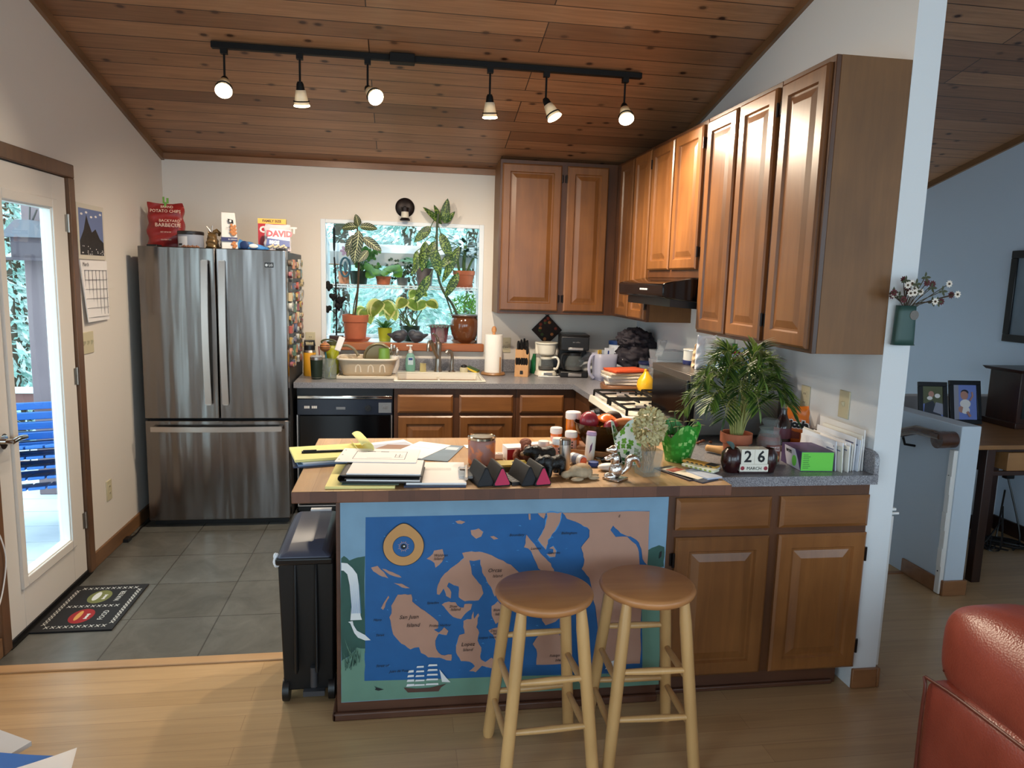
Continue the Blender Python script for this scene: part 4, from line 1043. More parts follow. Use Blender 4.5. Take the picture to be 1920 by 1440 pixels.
for k in range(6): m.box(.0145+k*.0012, .0147+k*.0012+.003, -1.385, -1.10, 1.610-k*.05, 1.6113-k*.05)
for k in range(7): m.box(.014, .0165, -1.385+.047*k, -1.384+.047*k, 1.37, 1.61)
m.build('month_page', [M_PAPER, P('pencil_grey', (120,116,116), .8)], t)

# ------------------------------------------------------------------ lamp over the window
t = thing('wall_lamp', 'black round wall lamp with a pale glass cylinder above the window', 'lamp', (1.675, 0, 2.10))
m = MB(); m.mark(); m.lathe([(.070,0),(.070,.008),(.060,.016),(.02,.02),(0,.021)], seg=36); m.xf(Matrix.Rotation(R(90),4,'X') @ Matrix.Translation((0,0,.0))); m.xf(Matrix.Translation((0,0,.022))); m.build('back_plate', M_BRONZE, t)
m = MB(); m.cyl((0,-.02,.02),(0,-.055,.012),.012); m.lathe([(.030,-.012),(.032,.018),(.0,.02)], (0,-.055,0), 24); m.build('lamp_arm', M_BRONZE, t)
m = MB(); m.lathe([(.026,-.010),(.028,-.055),(.0,-.056)], (0,-.055,0), 24); m.build('lamp_shade', P('aged_lamp_glass', (206,200,184), .4), t)
m = MB(); m.lathe([(.028,-.055),(.038,-.068),(.036,-.075),(0,-.076)], (0,-.055,0), 24); m.build('lamp_cap', M_BRONZE, t)
# ------------------------------------------------------------------ sink, tap and dishes
ZC = .9145
t = thing('kitchen_sink', 'white enamel drop-in sink under the garden window', 'sink')
m = MB(); m.box(1.605, 2.235, -.590, -.562, ZC, .926); m.box(1.605, 2.235, -.165, -.062, ZC, .926); m.box(1.605, 1.63, -.562, -.165, ZC, .926); m.box(2.21, 2.235, -.562, -.165, ZC, .926)
m.build('rim', M_ENAMEL, t, bev=.006)
m = MB(); x0,x1,y0,y1 = 1.63,2.21,-.562,-.165
m.add([(x0,y0,.918),(x1,y0,.918),(x1,y1,.918),(x0,y1,.918),(x0+.03,y0+.03,.75),(x1-.03,y0+.03,.75),(x1-.03,y1-.03,.75),(x0+.03,y1-.03,.75)], [(0,1,5,4),(1,2,6,5),(2,3,7,6),(3,0,4,7),(4,5,6,7)])
m.box(1.915,1.93,-.54,-.19,.75,.90); m.build('basin', M_ENAMEL, t, bev=.01, solid=-1)
t = thing('faucet', 'brushed nickel kitchen faucet with tall body behind the sink', 'faucet', (1.928, -.11, .9265))
m = MB(); m.lathe([(.030,0),(.030,.008),(.024,.02),(.021,.12),(.023,.17),(.024,.205),(.018,.222),(.0,.224)], seg=24); m.build('body', M_NICKEL, t)
m = MB(); m.tube(spline([(0,-.01,.10),(-.03,-.03,.155),(-.055,-.07,.225),(-.072,-.12,.235),(-.080,-.15,.20),(-.082,-.16,.165)], 5), .0135, 12); m.build('spout', M_NICKEL, t)
m = MB(); m.tube(spline([(0,0,.215),(-.015,-.01,.26),(-.045,-.02,.285)], 4), [.012]*4+[.008]*5, 10); m.build('lever', M_NICKEL, t)
t = thing('sink_sprayer', 'brushed nickel side sprayer right of the faucet', 'sprayer', (2.03, -.115, .9265))
m = MB(); m.lathe([(.026,0),(.024,.006),(.014,.012),(.013,.06),(.0,.061)], seg=18); m.build('holder', M_NICKEL, t)
m = MB(); m.tube(spline([(0,0,.055),(.002,0,.10),(-.006,-.01,.145),(-.03,-.02,.155),(-.045,-.025,.14)], 4), [.012]*9+[.014]*4+[.018]*4, 12); m.build('spray_head', M_NICKEL, t)
# soap, cup, scrubber and sponge on the back rim
t = thing('soap_bottle', 'clear green pump bottle of hand soap behind the sink', 'bottle', (1.722, -.10, .9265))
m = MB(); m.lathe([(.030,0),(.036,.006),(.038,.05),(.034,.10),(.026,.125),(.013,.135),(.0,.136)], seg=24, sy=.7); m.build('bottle', M_SOAP, t)
m = MB(); m.lathe([(.028,.006),(.0345,.008),(.0345,.055),(.0,.056)], seg=20, sy=.68); m.build('soap_gel', P('green_gel', (70,170,120), .3), t)
m = MB(); m.box(-.018,.02,-.0275,-.0262,.05,.105); m.mi = 1; m.box(-.014,.016,-.0285,-.0275,.085,.1); m.build('label', [P('label_pale_blue', (190,214,224), .5), M_BLUE], t)
m = MB(); m.lathe([(.015,.135),(.016,.155),(.008,.16),(.007,.185),(.017,.187),(.016,.195),(.0,.196)], seg=16); m.box(-.03,-.004,-.006,.006,.186,.195); m.build('pump', M_WHITE, t)
m = MB(); m.lathe([(.022,0),(.024,.004),(.022,.055),(.024,.06),(.0,.061)], seg=20); solo(m, 'drinking_cup', P('pale_yellow_plastic', (224,210,150), .4), 'small pale yellow cup behind the sink between soap and faucet', 'cup', (1.815,-.115,.9265))
t = thing('dish_brush', 'small palm dish brush with black knob behind the sink', 'brush', (2.12, -.12, .9265))
m = MB(); m.lathe([(.03,0),(.032,.02),(.028,.034),(.0,.036)], seg=18); m.build('bristles', M_IVORY, t)
m = MB(); m.ball((0,0,.042),(.024,.024,.014),14,8); m.build('knob', M_BLACK, t)
t = thing('sponge', 'yellow and green scrub sponge leaning on the right rear rim of the sink', 'sponge', (2.185,-.115,.934), R(-25), ry=R(20))
BOX(-.045,.045,-.03,.03,0,.016).build('foam', P('sponge_yellow', (226,196,70), .9, bump=.6, bs=200), t, bev=.004)
BOX(-.045,.045,-.03,.03,.016,.022).build('scour_pad', P('sponge_green', (70,96,60), .95), t, bev=.002)
# paper towel
t = thing('paper_towel_holder', 'wooden paper towel holder with a full white roll beside the window', 'paper towel holder', (2.335, -.165, ZC))
m = MB(); m.lathe([(.088,0),(.092,.008),(.086,.018),(.0,.018)], seg=32); m.build('base', W_OAK, t)
m = MB(); m.lathe([(.018,.018),(.064,.019),(.065,.02),(.065,.298),(.064,.30),(.02,.30)], seg=36); m.build('paper_roll', P('paper_towel_white', (244,240,232), .9, bump=.25, bs=90), t)
m = MB(); m.cyl((0,0,.018),(0,0,.315),.011); m.ball((0,0,.335),(.019,.019,.027),16,12); m.build('post', W_STOOL, t)
BOX(.036,.046,-.083,-.075,.015,.14).build('side_arm', W_OAK, t, bev=.003)
# knife block
t = thing('knife_block', 'beech knife block full of black-handled knives beside the paper towels', 'knife block', (2.55, -.20, ZC), R(-14))
m = MB(); m.prism([(-.085,0),(.055,0),(.055,.075),(.075,.145),(-.01,.20),(-.045,.195)], 'yz', -.05, .05)
m.mi = 1; m.box(-.01,.012,-.0855,-.084,.02,.045); m.build('block', [W_BLOCK, M_INK], t, bev=.004)
for i, (x, y, z, ln_) in enumerate(((-.034,.03,.185,.11),(-.012,.02,.19,.12),(.014,.025,.19,.13),(.034,.03,.185,.12),(-.03,-.015,.20,.10),(-.005,-.02,.20,.11),(.025,-.015,.20,.10),(.038,-.03,.17,.09),(-.036,-.05,.10,.075),(-.018,-.05,.10,.075),(0,-.05,.10,.075),(.018,-.05,.10,.075),(.036,-.05,.10,.075))):
    d_ = Vector((.02*math.sin(i*2), -.42, .9)).normalized(); a = Vector((x,y,z-.03))
    m = MB(); m.tube([a, a+d_*ln_*.35, a+d_*ln_*.8, a+d_*ln_], [.008,.011,.0105,.007], 8); m.build('knife_handle', M_BLACK, t)
# green bottle behind the knives
m = MB(); m.lathe([(.028,0),(.03,.01),(.03,.09),(.02,.12),(.014,.14),(.014,.15),(.0,.151)], seg=20); solo(m, 'soda_bottle', milky('green_bottle', (30,120,70), .75, .15), 'small green plastic bottle between knife block and white coffee maker', 'bottle', (2.665,-.07,ZC))
# coffee makers
t = thing('coffee_maker', 'cream drip coffee maker with glass pot on the back counter', 'coffee maker', (2.735, -.175, ZC), R(-8))
m = MB(); m.lathe([(.085,0),(.088,.006),(.080,.03),(.072,.04),(.0,.041)], seg=28, sy=1.05); m.box(-.075,-.035,.01,.085,.03,.235); m.build('base', M_ENAMEL, t, bev=.004)
m = MB(); m.lathe([(.055,.155),(.068,.165),(.078,.235),(.086,.24),(.086,.25),(.0,.252)], seg=28); m.box(-.085,-.05,-.02,.08,.16,.245); m.build('filter_basket', M_ENAMEL, t, bev=.004)
m = MB(); m.lathe([(.045,.043),(.058,.05),(.060,.085),(.046,.125),(.042,.138),(.0,.139)], (0,-.012,0), 26); m.build('glass_pot', M_CLEAR, t)
m = MB(); m.lathe([(.044,.124),(.046,.14),(.0,.146)], (0,-.012,0), 24); m.tube(spline([(.04,-.03,.135),(.075,-.045,.14),(.092,-.05,.11),(.08,-.05,.06),(.058,-.035,.055)],5), .0085, 8); m.build('pot_handle', M_ENAMEL, t)
m = MB(); m.lathe([(.045,.044),(.056,.05),(.057,.07),(.0,.071)], (0,-.012,0), 24); m.build('coffee', P('coffee_brown', (40,24,14), .2), t)
BOX(-.02,.045,-.094,-.086,.012,.03).build('switch_panel', M_GREYP, t, bev=.002)
m = MB(); m.tube(spline([(.08,.02,.006),(.14,0,.004),(.15,-.06,.004),(.06,-.11,.004),(-.06,-.10,.004)],6), .004, 6); m.build('power_cord', M_WHITE, t)
t = thing('coffee_maker', 'black drip coffee maker with glass pot right of the cream one', 'coffee maker', (2.935, -.20, ZC), R(-6))
m = MB(); m.box(-.105,.105,-.11,.12,0,.045); m.box(-.105,.105,.02,.12,.045,.31); m.build('body', M_BLACK, t, bev=.008)
m = MB(); m.box(-.105,.105,-.10,.025,.20,.305); m.box(-.108,.108,-.105,.122,.303,.318); m.build('filter_basket', M_BLACK, t, bev=.012)
m = MB(); m.box(-.05,.062,-.105,-.099,.203,.222); m.box(-.045,.055,-.113,-.108,.008,.032); m.build('chrome_strip', M_STEELS, t, bev=.002)
m = MB(); m.text('mr coffee', .014, (.01,-.1015,.262), (1,0,0), (0,0,1), 'CENTER'); m.build('lettering', M_STEELS, t)
m = MB(); m.lathe([(.052,.047),(.068,.055),(.070,.10),(.055,.15),(.050,.175),(.0,.176)], (.005,-.045,0), 28); m.build('glass_pot', M_CLEAR, t)
m = MB(); m.lathe([(.053,.155),(.054,.18),(.0,.186)], (.005,-.045,0), 24); m.tube(spline([(-.04,-.07,.17),(-.085,-.085,.17),(-.098,-.09,.12),(-.075,-.08,.06)],5), .010, 8); m.build('pot_handle', M_BLACK, t)
m = MB(); m.lathe([(.052,.048),(.066,.055),(.066,.075),(.0,.076)], (.005,-.045,0), 24); m.build('coffee', P('coffee_brown', (40,24,14), .2), t)
# pot holder on the wall
t = thing('pot_holder', 'dark fruit-print quilted pot holder hanging by a corner from the wall', 'pot holder', (2.765, -.012, 1.245), ry=R(45))
m = MB(); m.box(-.085,.085,-.006,.006,-.085,.085); o = m.build('quilted_pad', P('pot_holder_dark', (42,30,26), .9, var=.5, vs=40), t, bev=.004)
m = MB()
for i in range(11):
    a = rr.uniform(-.07,.07); b = rr.uniform(-.07,.07); m.mi = i % 3; m.ball((a,-.0065,b),(.013,.003,.013),10,6)
m.build('fruit_print', [P('print_apple', (126,52,36), .9), P('print_peach', (170,106,60), .9), P('print_leaf', (64,76,40), .9)], t)
m = MB(); m.tube([( -.083+.012*math.cos(a), 0, .083+.012*math.sin(a)) for a in [i*.7 for i in range(9)]], .003, 6, True); m.build('loop', M_INK, t)
# flasks and jars at the left end of the counter
t = thing('insulated_tumbler', 'dark green steel tumbler at the left end of the sink counter', 'tumbler', (1.085, -.47, ZC))
m = MB(); m.lathe([(.032,0),(.036,.012),(.042,.135),(.0,.136)], seg=28); m.build('body', P('tumbler_green', (30,44,32), .45), t)
m = MB(); m.lathe([(.0305,0),(.0325,.002),(.0362,.0125),(.0,.0126)], seg=28); m.lathe([(.0422,.133),(.0425,.15),(.0,.151)], seg=28); m.build('steel_band', M_STEELS, t)
m = MB(); m.lathe([(.041,.15),(.043,.156),(.036,.163),(.0,.164)], seg=24); m.build('lid', M_CLEARP, t)
t = thing('thermos_bottle', 'yellow thermos with black handled cap behind the green tumbler', 'bottle', (1.020, -.305, ZC))
m = MB(); m.lathe([(.040,0),(.043,.005),(.043,.165),(.036,.18),(.0,.181)], seg=28); m.build('body', P('thermos_yellow', (222,160,40), .4), t)
m = MB(); m.lathe([(.041,.162),(.0435,.166),(.038,.182),(.0,.183)], seg=24); m.build('steel_band', M_STEELS, t)
m = MB(); m.lathe([(.038,.18),(.038,.215),(.0,.216)], seg=24); m.tube([(-.03,0,.21),(-.032,0,.245),(.032,0,.245),(.034,0,.21)], .008, 8); m.build('cap', M_BLACK, t)
t = thing('water_bottle', 'tall lime green plastic water bottle with looped cap behind the jars', 'bottle', (1.165, -.20, ZC))
m = MB(); m.lathe([(.045,0),(.048,.006),(.048,.175),(.036,.205),(.030,.212),(.0,.213)], seg=28); m.build('body', M_LIMEP, t)
m = MB(); m.lathe([(.036,.208),(.037,.235),(.0,.237)], seg=24); m.tube(spline([(.03,0,.232),(.0,0,.245),(-.05,0,.245),(-.075,0,.232),(-.06,0,.215),(-.03,0,.215)],5), .006, 8); m.build('cap', P('olive_cap', (70,74,40), .5), t)
t = thing('glass_jar', 'clear glass jar holding a long bottle brush beside the dish rack', 'jar', (1.178, -.455, ZC))
m = MB(); m.lathe([(.034,0),(.040,.006),(.041,.095),(.034,.115),(.034,.135),(.036,.137),(.0325,.138),(.032,.116),(.038,.094),(.037,.01),(.0,.008)], seg=26); m.build('jar_glass', M_CLEAR, t)
m = MB(); m.tube(spline([(-.015,.01,.012),(.01,0,.10),(.03,-.01,.165),(.045,-.015,.20)],4), .0035, 6); m.build('brush_stem', M_LIMEP, t)
m = MB(); m.mark(); m.box(-.021,.021,-.006,.006,0,.10); m.xf(Matrix.Translation((.045,-.015,.195)) @ Matrix.Rotation(R(20),4,'Y'))
m.build('paper_sleeve', M_PAPER, t, bev=.005)
m = MB(); m.tube([(.0,.012,.012),(-.012,.018,.07),(.012,.02,.09)], .006, 8); m.build('rubber_nipple', M_CLEARP, t)
t = thing('glass_jar', 'narrow clear glass behind the dark green tumbler with a red straw', 'jar', (1.125, -.385, ZC))
m = MB(); m.lathe([(.03,0),(.034,.004),(.036,.13),(.034,.13),(.031,.008),(.0,.007)], seg=24); m.build('glass', M_CLEAR, t)
m = MB(); m.cyl((-.02,0,.01),(-.035,.01,.215),.0035,seg=8); m.build('straw', P('straw_red', (120,36,40), .4), t)
t = thing('wooden_rattle', 'striped round wooden ball on a teal stick standing in the jars', 'toy', (1.128, -.33, ZC))
m = MB(); m.ball((0,0,.205),(.036,.036,.033),20,14)
for k in (-.014,.0,.014): m.mi = 1; m.tube([((.0365**2-k*k)**.5*math.cos(a),(.0365**2-k*k)**.5*math.sin(a),.205+k) for a in [i*math.pi/12 for i in range(24)]], .002, 5, True)
m.build('ball', [P('rattle_wood', (176,112,64), .4), P('rattle_brown', (74,44,32), .4)], t)
m = MB(); m.cyl((0,0,.18),(.02,.01,.03),.006,seg=8); m.build('handle', P('rattle_teal', (50,110,120), .4), t)
# dish rack
t = thing('dish_rack', 'beige plastic dish drainer on its tray left of the sink', 'dish rack', (1.435, -.305, ZC))
m = MB(); m.box(-.215,.185,-.16,.155,0,.012); m.box(-.215,.185,-.165,-.155,.0,.022); m.box(-.22,-.21,-.165,.155,0,.022); m.box(-.215,.185,.15,.158,0,.022); m.build('drip_tray', P('beige_tray', (212,200,180), .4), t, bev=.005)
B_RACK = P('beige_plastic', (198,178,150), .4)
m = MB()
def rackpt(u, v, off=0):
    # rounded rectangle swept outward with height v
    a = u*2*math.pi; c_, s_ = math.cos(a), math.sin(a); n_ = 5
    w_, d_ = (.165+.035*v+off), (.115+.035*v+off)
    k = (abs(c_)**n_+abs(s_)**n_)**(-1/n_)
    return (w_*k*c_-.015, d_*k*s_, .018+.115*v)
m.surf(lambda u, v: Vector(rackpt(u, v)), 56, 6)
m.build('basket', B_RACK, t, solid=.004)
m = MB(); m.tube([rackpt(i/56, 1, .006) for i in range(56)], .007, 8, True); m.build('rim', P('beige_rim', (226,212,192), .4), t)
m = MB(); m.add([rackpt(i/56, .0) for i in range(56)], [tuple(range(56))]); m.build('bottom', B_RACK, t)
m = MB()
for x in (-.075,.01,.09):
    for q in (-.018,.018): m.tube(spline([(x+q,-.128,.045),(x+q*.7,-.134,.085),(x,-.137,.098)],3), .006, 6)
m.build('drain_slots', P('beige_rim', (226,212,192), .4), t)
m = MB(); m.lathe([(.024,0),(.042,.05),(.044,.125),(.0,.126)], (.165,.03,.02), 22, 1, 1); m.build('cutlery_cup', M_WHITE, t)
m = MB(); m.lathe([(.036,0),(.041,.004),(.038,.105),(.036,.105),(.037,.006),(.0,.005)], seg=26); m.xf(Matrix.Identity(4))
solo(m, 'mug', P('mug_green', (116,156,66), .3), 'green cup turned upside down in the dish drainer', 'mug', (1.535,-.335,1.01))
for i in range(9):
    a = i*.7; x, y = 1.60+.018*math.cos(a), -.275+.018*math.sin(a); h = 1.075+.012*(i % 4)
    m = MB(); m.tube([(x,y,.96),(x+.01*math.cos(a),y+.01*math.sin(a),h)], .003, 6); m.ball((x+.013*math.cos(a),y+.013*math.sin(a),h+.012),(.011,.005,.018),10,6)
    solo(m, 'spoon', M_STEELS, 'steel spoon standing in the cutlery cup of the dish drainer', 'spoon', group='spoons in the dish drainer')
m = MB(); m.tube([(1.49+.10*math.cos(a), -.20, 1.03+.105*math.sin(a)) for a in [i*math.pi/24 for i in range(25)]], .010, 8)
m.cyl((1.49,-.192,1.03),(1.49,-.20,1.03),.10,seg=36); solo(m, 'pan_lid', P('lid_olive', (122,112,84), .3, .4), 'round olive-rimmed lid standing at the back of the dish drainer', 'pan lid')
m = MB(); m.tube(spline([(1.235,-.20,1.118),(1.275,-.21,1.12),(1.32,-.22,1.095),(1.35,-.23,1.05)],5), [.006]+[.010]*13+[.012]*2, 8); solo(m, 'frying_pan', P('handle_olive', (118,108,84), .4), 'olive pan handle sticking up out of the dish drainer', 'pan')
# ------------------------------------------------------------------ plants and ornaments in the garden window
ZW = 1.1285
def pot(t, r0, r1, h, mat, rim=None, saucer=0, z=0, seg=32, soil=True, smat=None):
    m = MB(); pr = [(r0,z),(r0+.004,z+.004)]
    if rim: pr += [(r1*.93,z+h-rim),(r1,z+h-rim+.002),(r1*1.02,z+h-.003),(r1*1.01,z+h),(r1*.90,z+h),(r1*.88,z+h-.02)]
    else: pr += [(r1,z+h),(r1*.95,z+h),(r1*.93,z+h-.015)]
    m.lathe(pr, seg=seg); m.build('pot', mat, t)
    if soil:
        m = MB(); m.lathe([(r1*.91,z+h-.018),(r1*.5,z+h-.013),(.0,z+h-.012)], seg=20); m.build('soil', M_SOIL, t)
    if saucer:
        m = MB(); m.lathe([(saucer*.82,z-.014),(saucer,z+.010),(saucer*.96,z+.010),(saucer*.8,z-.003),(.0,z-.003)], seg=36); m.build('saucer', smat or mat, t)
W_BARK = P('plant_stem_brown', (74,58,40), .8, bump=.4, bs=90)
W_GSTEM = P('plant_stem_green', (70,96,48), .6)
# zebra plant in terracotta
t = thing('potted_zebra_plant', 'tall white-veined zebra plant in a terracotta pot at the left of the window sill', 'plant', (1.31, .095, ZW+.014))
pot(t, .073, .096, .185, M_TERRA, .055, .115)
m = MB(); m.tube(spline([(-.005,0,.17),(.012,-.01,.30),(.025,-.04,.45),(.03,-.08,.60),(.03,-.12,.72),(.02,-.15,.86)],5), [.008]*20+[.006]*6, 8); m.tube(spline([(-.02,.01,.17),(-.006,.01,.28),(.014,0,.36)],5), .005, 6); m.build('stem', W_BARK, t)
m = MB()
def hang(m, stem, A, B, W_, cu, y0, ms=None):
    a = Vector((A[0], y0, A[1])); b = Vector((B[0], y0-.03, B[1])); d = b-a
    n = Vector((.25*(1 if d.x < 0 else -1), -1, .35)); m.leaf(a, d, n, d.length*1.06, W_, cu, .12, 9)
    if stem:
        k = min(stem, key=lambda q: abs(q.z-a.z-.03)); m.mi = 1; m.tube(spline([k, k.lerp(a,.5)+Vector((0,0,.025)), a],4), .0032, 6); m.mi = 0
for x0, z0, x1, z1, w_, cu in ((.033,.827,-.085,.829,.062,1.0),(.033,.827,.02,.907,.055,.3),(.04,.827,.165,.835,.06,1.0),(.037,.8,.019,.617,.085,.35),(.017,.713,.008,.571,.085,.3),(.063,.752,.193,.668,.07,.4),(.006,.769,-.056,.652,.055,.3),(-.013,.749,-.041,.615,.05,.3),(.101,.658,.034,.579,.06,.3)): hang(m, None, (x0,z0), (x1,z1), w_, cu, -.155)
m.build('foliage', LF_ZEBRA, t)
# spotted dumb cane in the glazed brown pot
t = thing('potted_dumb_cane', 'tall spotted dumb cane leaning out of a glazed brown pot on the sill', 'plant', (2.137, .085, ZW+.014))
m = MB(); m.lathe([(.074,0),(.082,.004),(.100,.05),(.112,.11),(.108,.155),(.096,.178),(.102,.186),(.112,.196),(.110,.203),(.098,.203),(.094,.185)], seg=40); m.build('pot', P('brown_glaze', (104,60,34), .12, coat=.6, var=.25, vs=14), t)
m = MB(); m.lathe([(.108,.192),(.1125,.197),(.110,.2035),(.099,.2035)], seg=40); m.build('pot_lip', P('grey_blue_glaze', (90,92,96), .3), t)
m = MB(); m.lathe([(.095,.183),(.0,.188)], seg=20); m.build('soil', M_SOIL, t)
m = MB(); m.lathe([(.088,-.014),(.112,.012),(.108,.012),(.085,-.002),(.0,-.002)], seg=40); m.build('saucer', P('brown_glaze', (104,60,34), .12), t)
sp = spline([(-.05,-.03,.17),(-.10,-.05,.28),(-.155,-.075,.35),(-.20,-.095,.44),(-.225,-.12,.56),(-.228,-.145,.70),(-.23,-.165,.84),(-.222,-.18,.94)],5)
m = MB(); m.tube(sp, [.010]*14+[.0085]*22, 9); m.tube(spline([(-.09,-.02,.17),(-.12,-.03,.26),(-.16,-.05,.36)],4), .006, 7); m.build('stem', P('cane_stem', (64,76,56), .6), t)
m = MB()
for x0, z0, x1, z1, w_ in ((-.274,.846,-.389,.737,.07),(-.311,.741,-.329,.528,.075),(-.245,.743,-.292,.625,.055),(-.261,.704,-.208,.497,.08),(-.203,.802,-.124,.615,.075),(-.065,.711,-.177,.455,.068),(-.277,.495,-.378,.302,.072),(-.065,.516,-.159,.342,.068),(-.357,.593,-.41,.495,.045),(-.177,.876,-.162,1.041,.07),(-.196,.868,-.319,.982,.05),(-.165,.877,-.11,.957,.042),(-.205,.887,-.246,.996,.042),(-.127,.647,-.194,.559,.06),(-.373,.67,-.38,.534,.055)): hang(m, sp, (x0,z0), (x1,z1), w_, .3, -.155)
m.build('foliage', [LF_DIEF, W_GSTEM], t)
# caladium-like coleus in dark green pot
t = thing('potted_caladium', 'cream-edged caladium in a dark green pot behind the two stone birds', 'plant', (1.727, .17, ZW))
pot(t, .052, .072, .115, P('dark_green_pot', (24,44,34), .4), None)
m = MB(); ms = MB()
def car(px_, py_, pz_, mid, L_, W_, n=3, cu=1.3):
    e = Vector((px_,py_,pz_)); ms.tube(spline([(0,0,.10), mid, e],6), .0045, 6)
    for i in range(n):
        a = i*2.2+px_*9; m.leaf(e, (math.cos(a)*.7+.3*(1 if px_ > 0 else -1), -.6*abs(math.sin(a))-.1, -.25), (0,-.8,.7), L_, W_, cu, .1, 6)
car(-.22,-.02,.30,(-.13,0,.30),.17,.11,4,1.6); car(-.03,-.03,.32,(-.04,-.01,.22),.12,.10,3,1.2); car(.12,-.02,.31,(.06,-.01,.2),.11,.09,3,.8); car(-.15,.02,.25,(-.09,.0,.2),.13,.09,3); car(-.34,.0,.24,(-.2,0,.26),.15,.1,3,1.5); car(.04,.03,.39,(.02,.02,.25),.1,.08,2,.8)
ms.build('stem', W_GSTEM, t); m.build('foliage', LF_VAR, t)
# lime pot
t = thing('potted_seedling', 'small lime green pot with thin dark leaves in the middle of the sill', 'plant', (1.53, .10, ZW))
pot(t, .040, .056, .105, M_LIMEP, None); m = MB()
for i in range(16):
    a = i*2.4; m.leaf((.02*math.cos(a),.02*math.sin(a),.095), (math.cos(a),math.sin(a),1.1), (0,0,1), .10+.03*(i % 3), .022, .9, .1, 4)
m.build('foliage', LF_MID, t)
# purple pot with jar in front
t = thing('potted_succulent', 'mauve plastic pot of small trailing leaves left of the big brown pot', 'plant', (1.945, .13, ZW))
pot(t, .056, .078, .13, P('mauve_pot', (140,84,92), .45), .02); m = MB()
for i in range(70):
    a = i*2.399; r_ = .075*math.sqrt(i/70)+.01; m.leaf((r_*math.cos(a),r_*math.sin(a),.12), (math.cos(a),math.sin(a),.9-r_*8), (0,0,1), .05, .014, 1.2, .1, 3)
m.build('foliage', LF_MID, t)
t = thing('glass_jar', 'small clear glass jar with a lid standing in front of the mauve pot', 'jar', (1.945, .03, ZW))
m = MB(); m.lathe([(.03,0),(.037,.006),(.038,.075),(.032,.092),(.032,.1),(.034,.115),(.0,.117)], seg=26); m.build('jar_glass', M_CLEAR, t)
m = MB(); m.lathe([(.034,.003),(.036,.04),(.0,.041)], seg=22); m.build('contents', milky('pink_water', (190,150,160), .5), t)
# stone birds
for x, f_, lb in ((1.635,1,'grey stone bird on the sill facing right, left one of the pair'),(1.77,-1,'grey stone bird on the sill facing left, right one of the pair')):
    t = thing('bird_figurine', lb, 'figurine', (x, .0, ZW))
    m = MB(); mm = Matrix.Rotation(R(-24*f_),4,'Y')
    m.ball((0,.02,.046),(.056,.040,.046),22,14); m.ball((.030*f_,.02,.066),(.036,.032,.034),18,12)
    m.tube([(-.02*f_,.02,.05),(-.055*f_,.02,.052),(-.085*f_,.02,.062)], [.03,.018,.005], 12)
    m.build('body', P('slate_stone', (62,62,70), .5, bump=.2, bs=60), t, ang=80)
    m = MB(); m.tube([(.060*f_,.016,.068),(.074*f_,.014,.062)], [.008,.001], 8); m.build('beak', P('slate_stone', (62,62,70), .5), t)
    m = MB(); m.tube([(-.01*f_+.027*math.cos(a)*f_,-.019+.004*math.cos(a),.044+.012*math.sin(a)) for a in [i*math.pi/10 for i in range(20)]], .0022, 5, True); m.build('wing_line', M_INK, t)
# iron leaf stand and ring ornament
t = thing('metal_flower_stand', 'black metal stem with heart-shaped leaves standing at the left of the sill', 'ornament', (1.175, .03, ZW))
m = MB(); m.box(-.05,.05,-.03,.03,0,.045); m.build('base', W_DARK, t, bev=.004)
m = MB(); m.tube([(0,0,.04),(.002,0,.3),(-.004,0,.5),(-.012,0,.62)], .006, 8); m.build('stem', M_BLACKM, t)
for i, (x, z, a) in enumerate(((-.07,.42,200),(-.05,.40,230),(-.06,.24,200),(.04,.31,-20),(.03,.30,-60),(-.02,.33,120),(.02,.26,10))):
    m = MB(); m.tube([(0,0,z-.04),(x*.5,-.01,z-.01),(x,-.015,z)], .003, 6); d = Vector((math.cos(R(a)), -.2, math.sin(R(a))*.5))
    for q in (-1,1): m.ball((x+.011*q,-.018,z+.006),(.018,.006,.022),12,8,Matrix.Rotation(R(28*q),3,'Y'))
    m.ball((x,-.018,z-.012),(.012,.006,.018),10,8); m.build('leaf', M_BLACKM, t)
t = thing('window_hanger', 'round black ring ornament hanging from the left window jamb', 'ornament', (1.158, .09, 1.885))
m = MB(); m.tube([(0,.05*math.cos(a),.085*math.sin(a)) for a in [i*math.pi/16 for i in range(32)]], .006, 6, True); m.tube([(0,0,.085),(0,0,.13)], .002, 5); m.build('ring', M_BLACKM, t)
m = MB(); m.lathe([(.04,-.19),(.045,-.185),(.0,-.18)], seg=20); m.build('perch', W_OAK, t); m = MB(); m.tube([(0,0,-.085),(0,0,-.185)], .002, 5); m.build('cord', M_INK, t)
t = thing('suncatcher', 'pale purple flower and blue drop suncatcher hanging in the window', 'ornament', (1.235, .12, 1.80))
m = MB()
for i in range(6): a = i*math.pi/3; m.ball((.022*math.cos(a),0,.022*math.sin(a)),(.017,.003,.011),10,6,Matrix.Rotation(-a,3,'Y'))
m.build('flower', P('lilac_glass', (190,170,210), .2), t)
m = MB(); m.tube([(0,0,.04),(.0,0,.19)], .0015, 5); m.build('cord', M_INK, t)
m = MB(); m.tube([(.035*math.cos(a),0,-.12+.07*math.sin(a)) for a in [i*math.pi/14 for i in range(28)]], .008, 8, True); m.ball((0,0,-.12),(.012,.006,.045),10,8); m.build('drop', P('teal_glass', (70,110,130), .2), t)
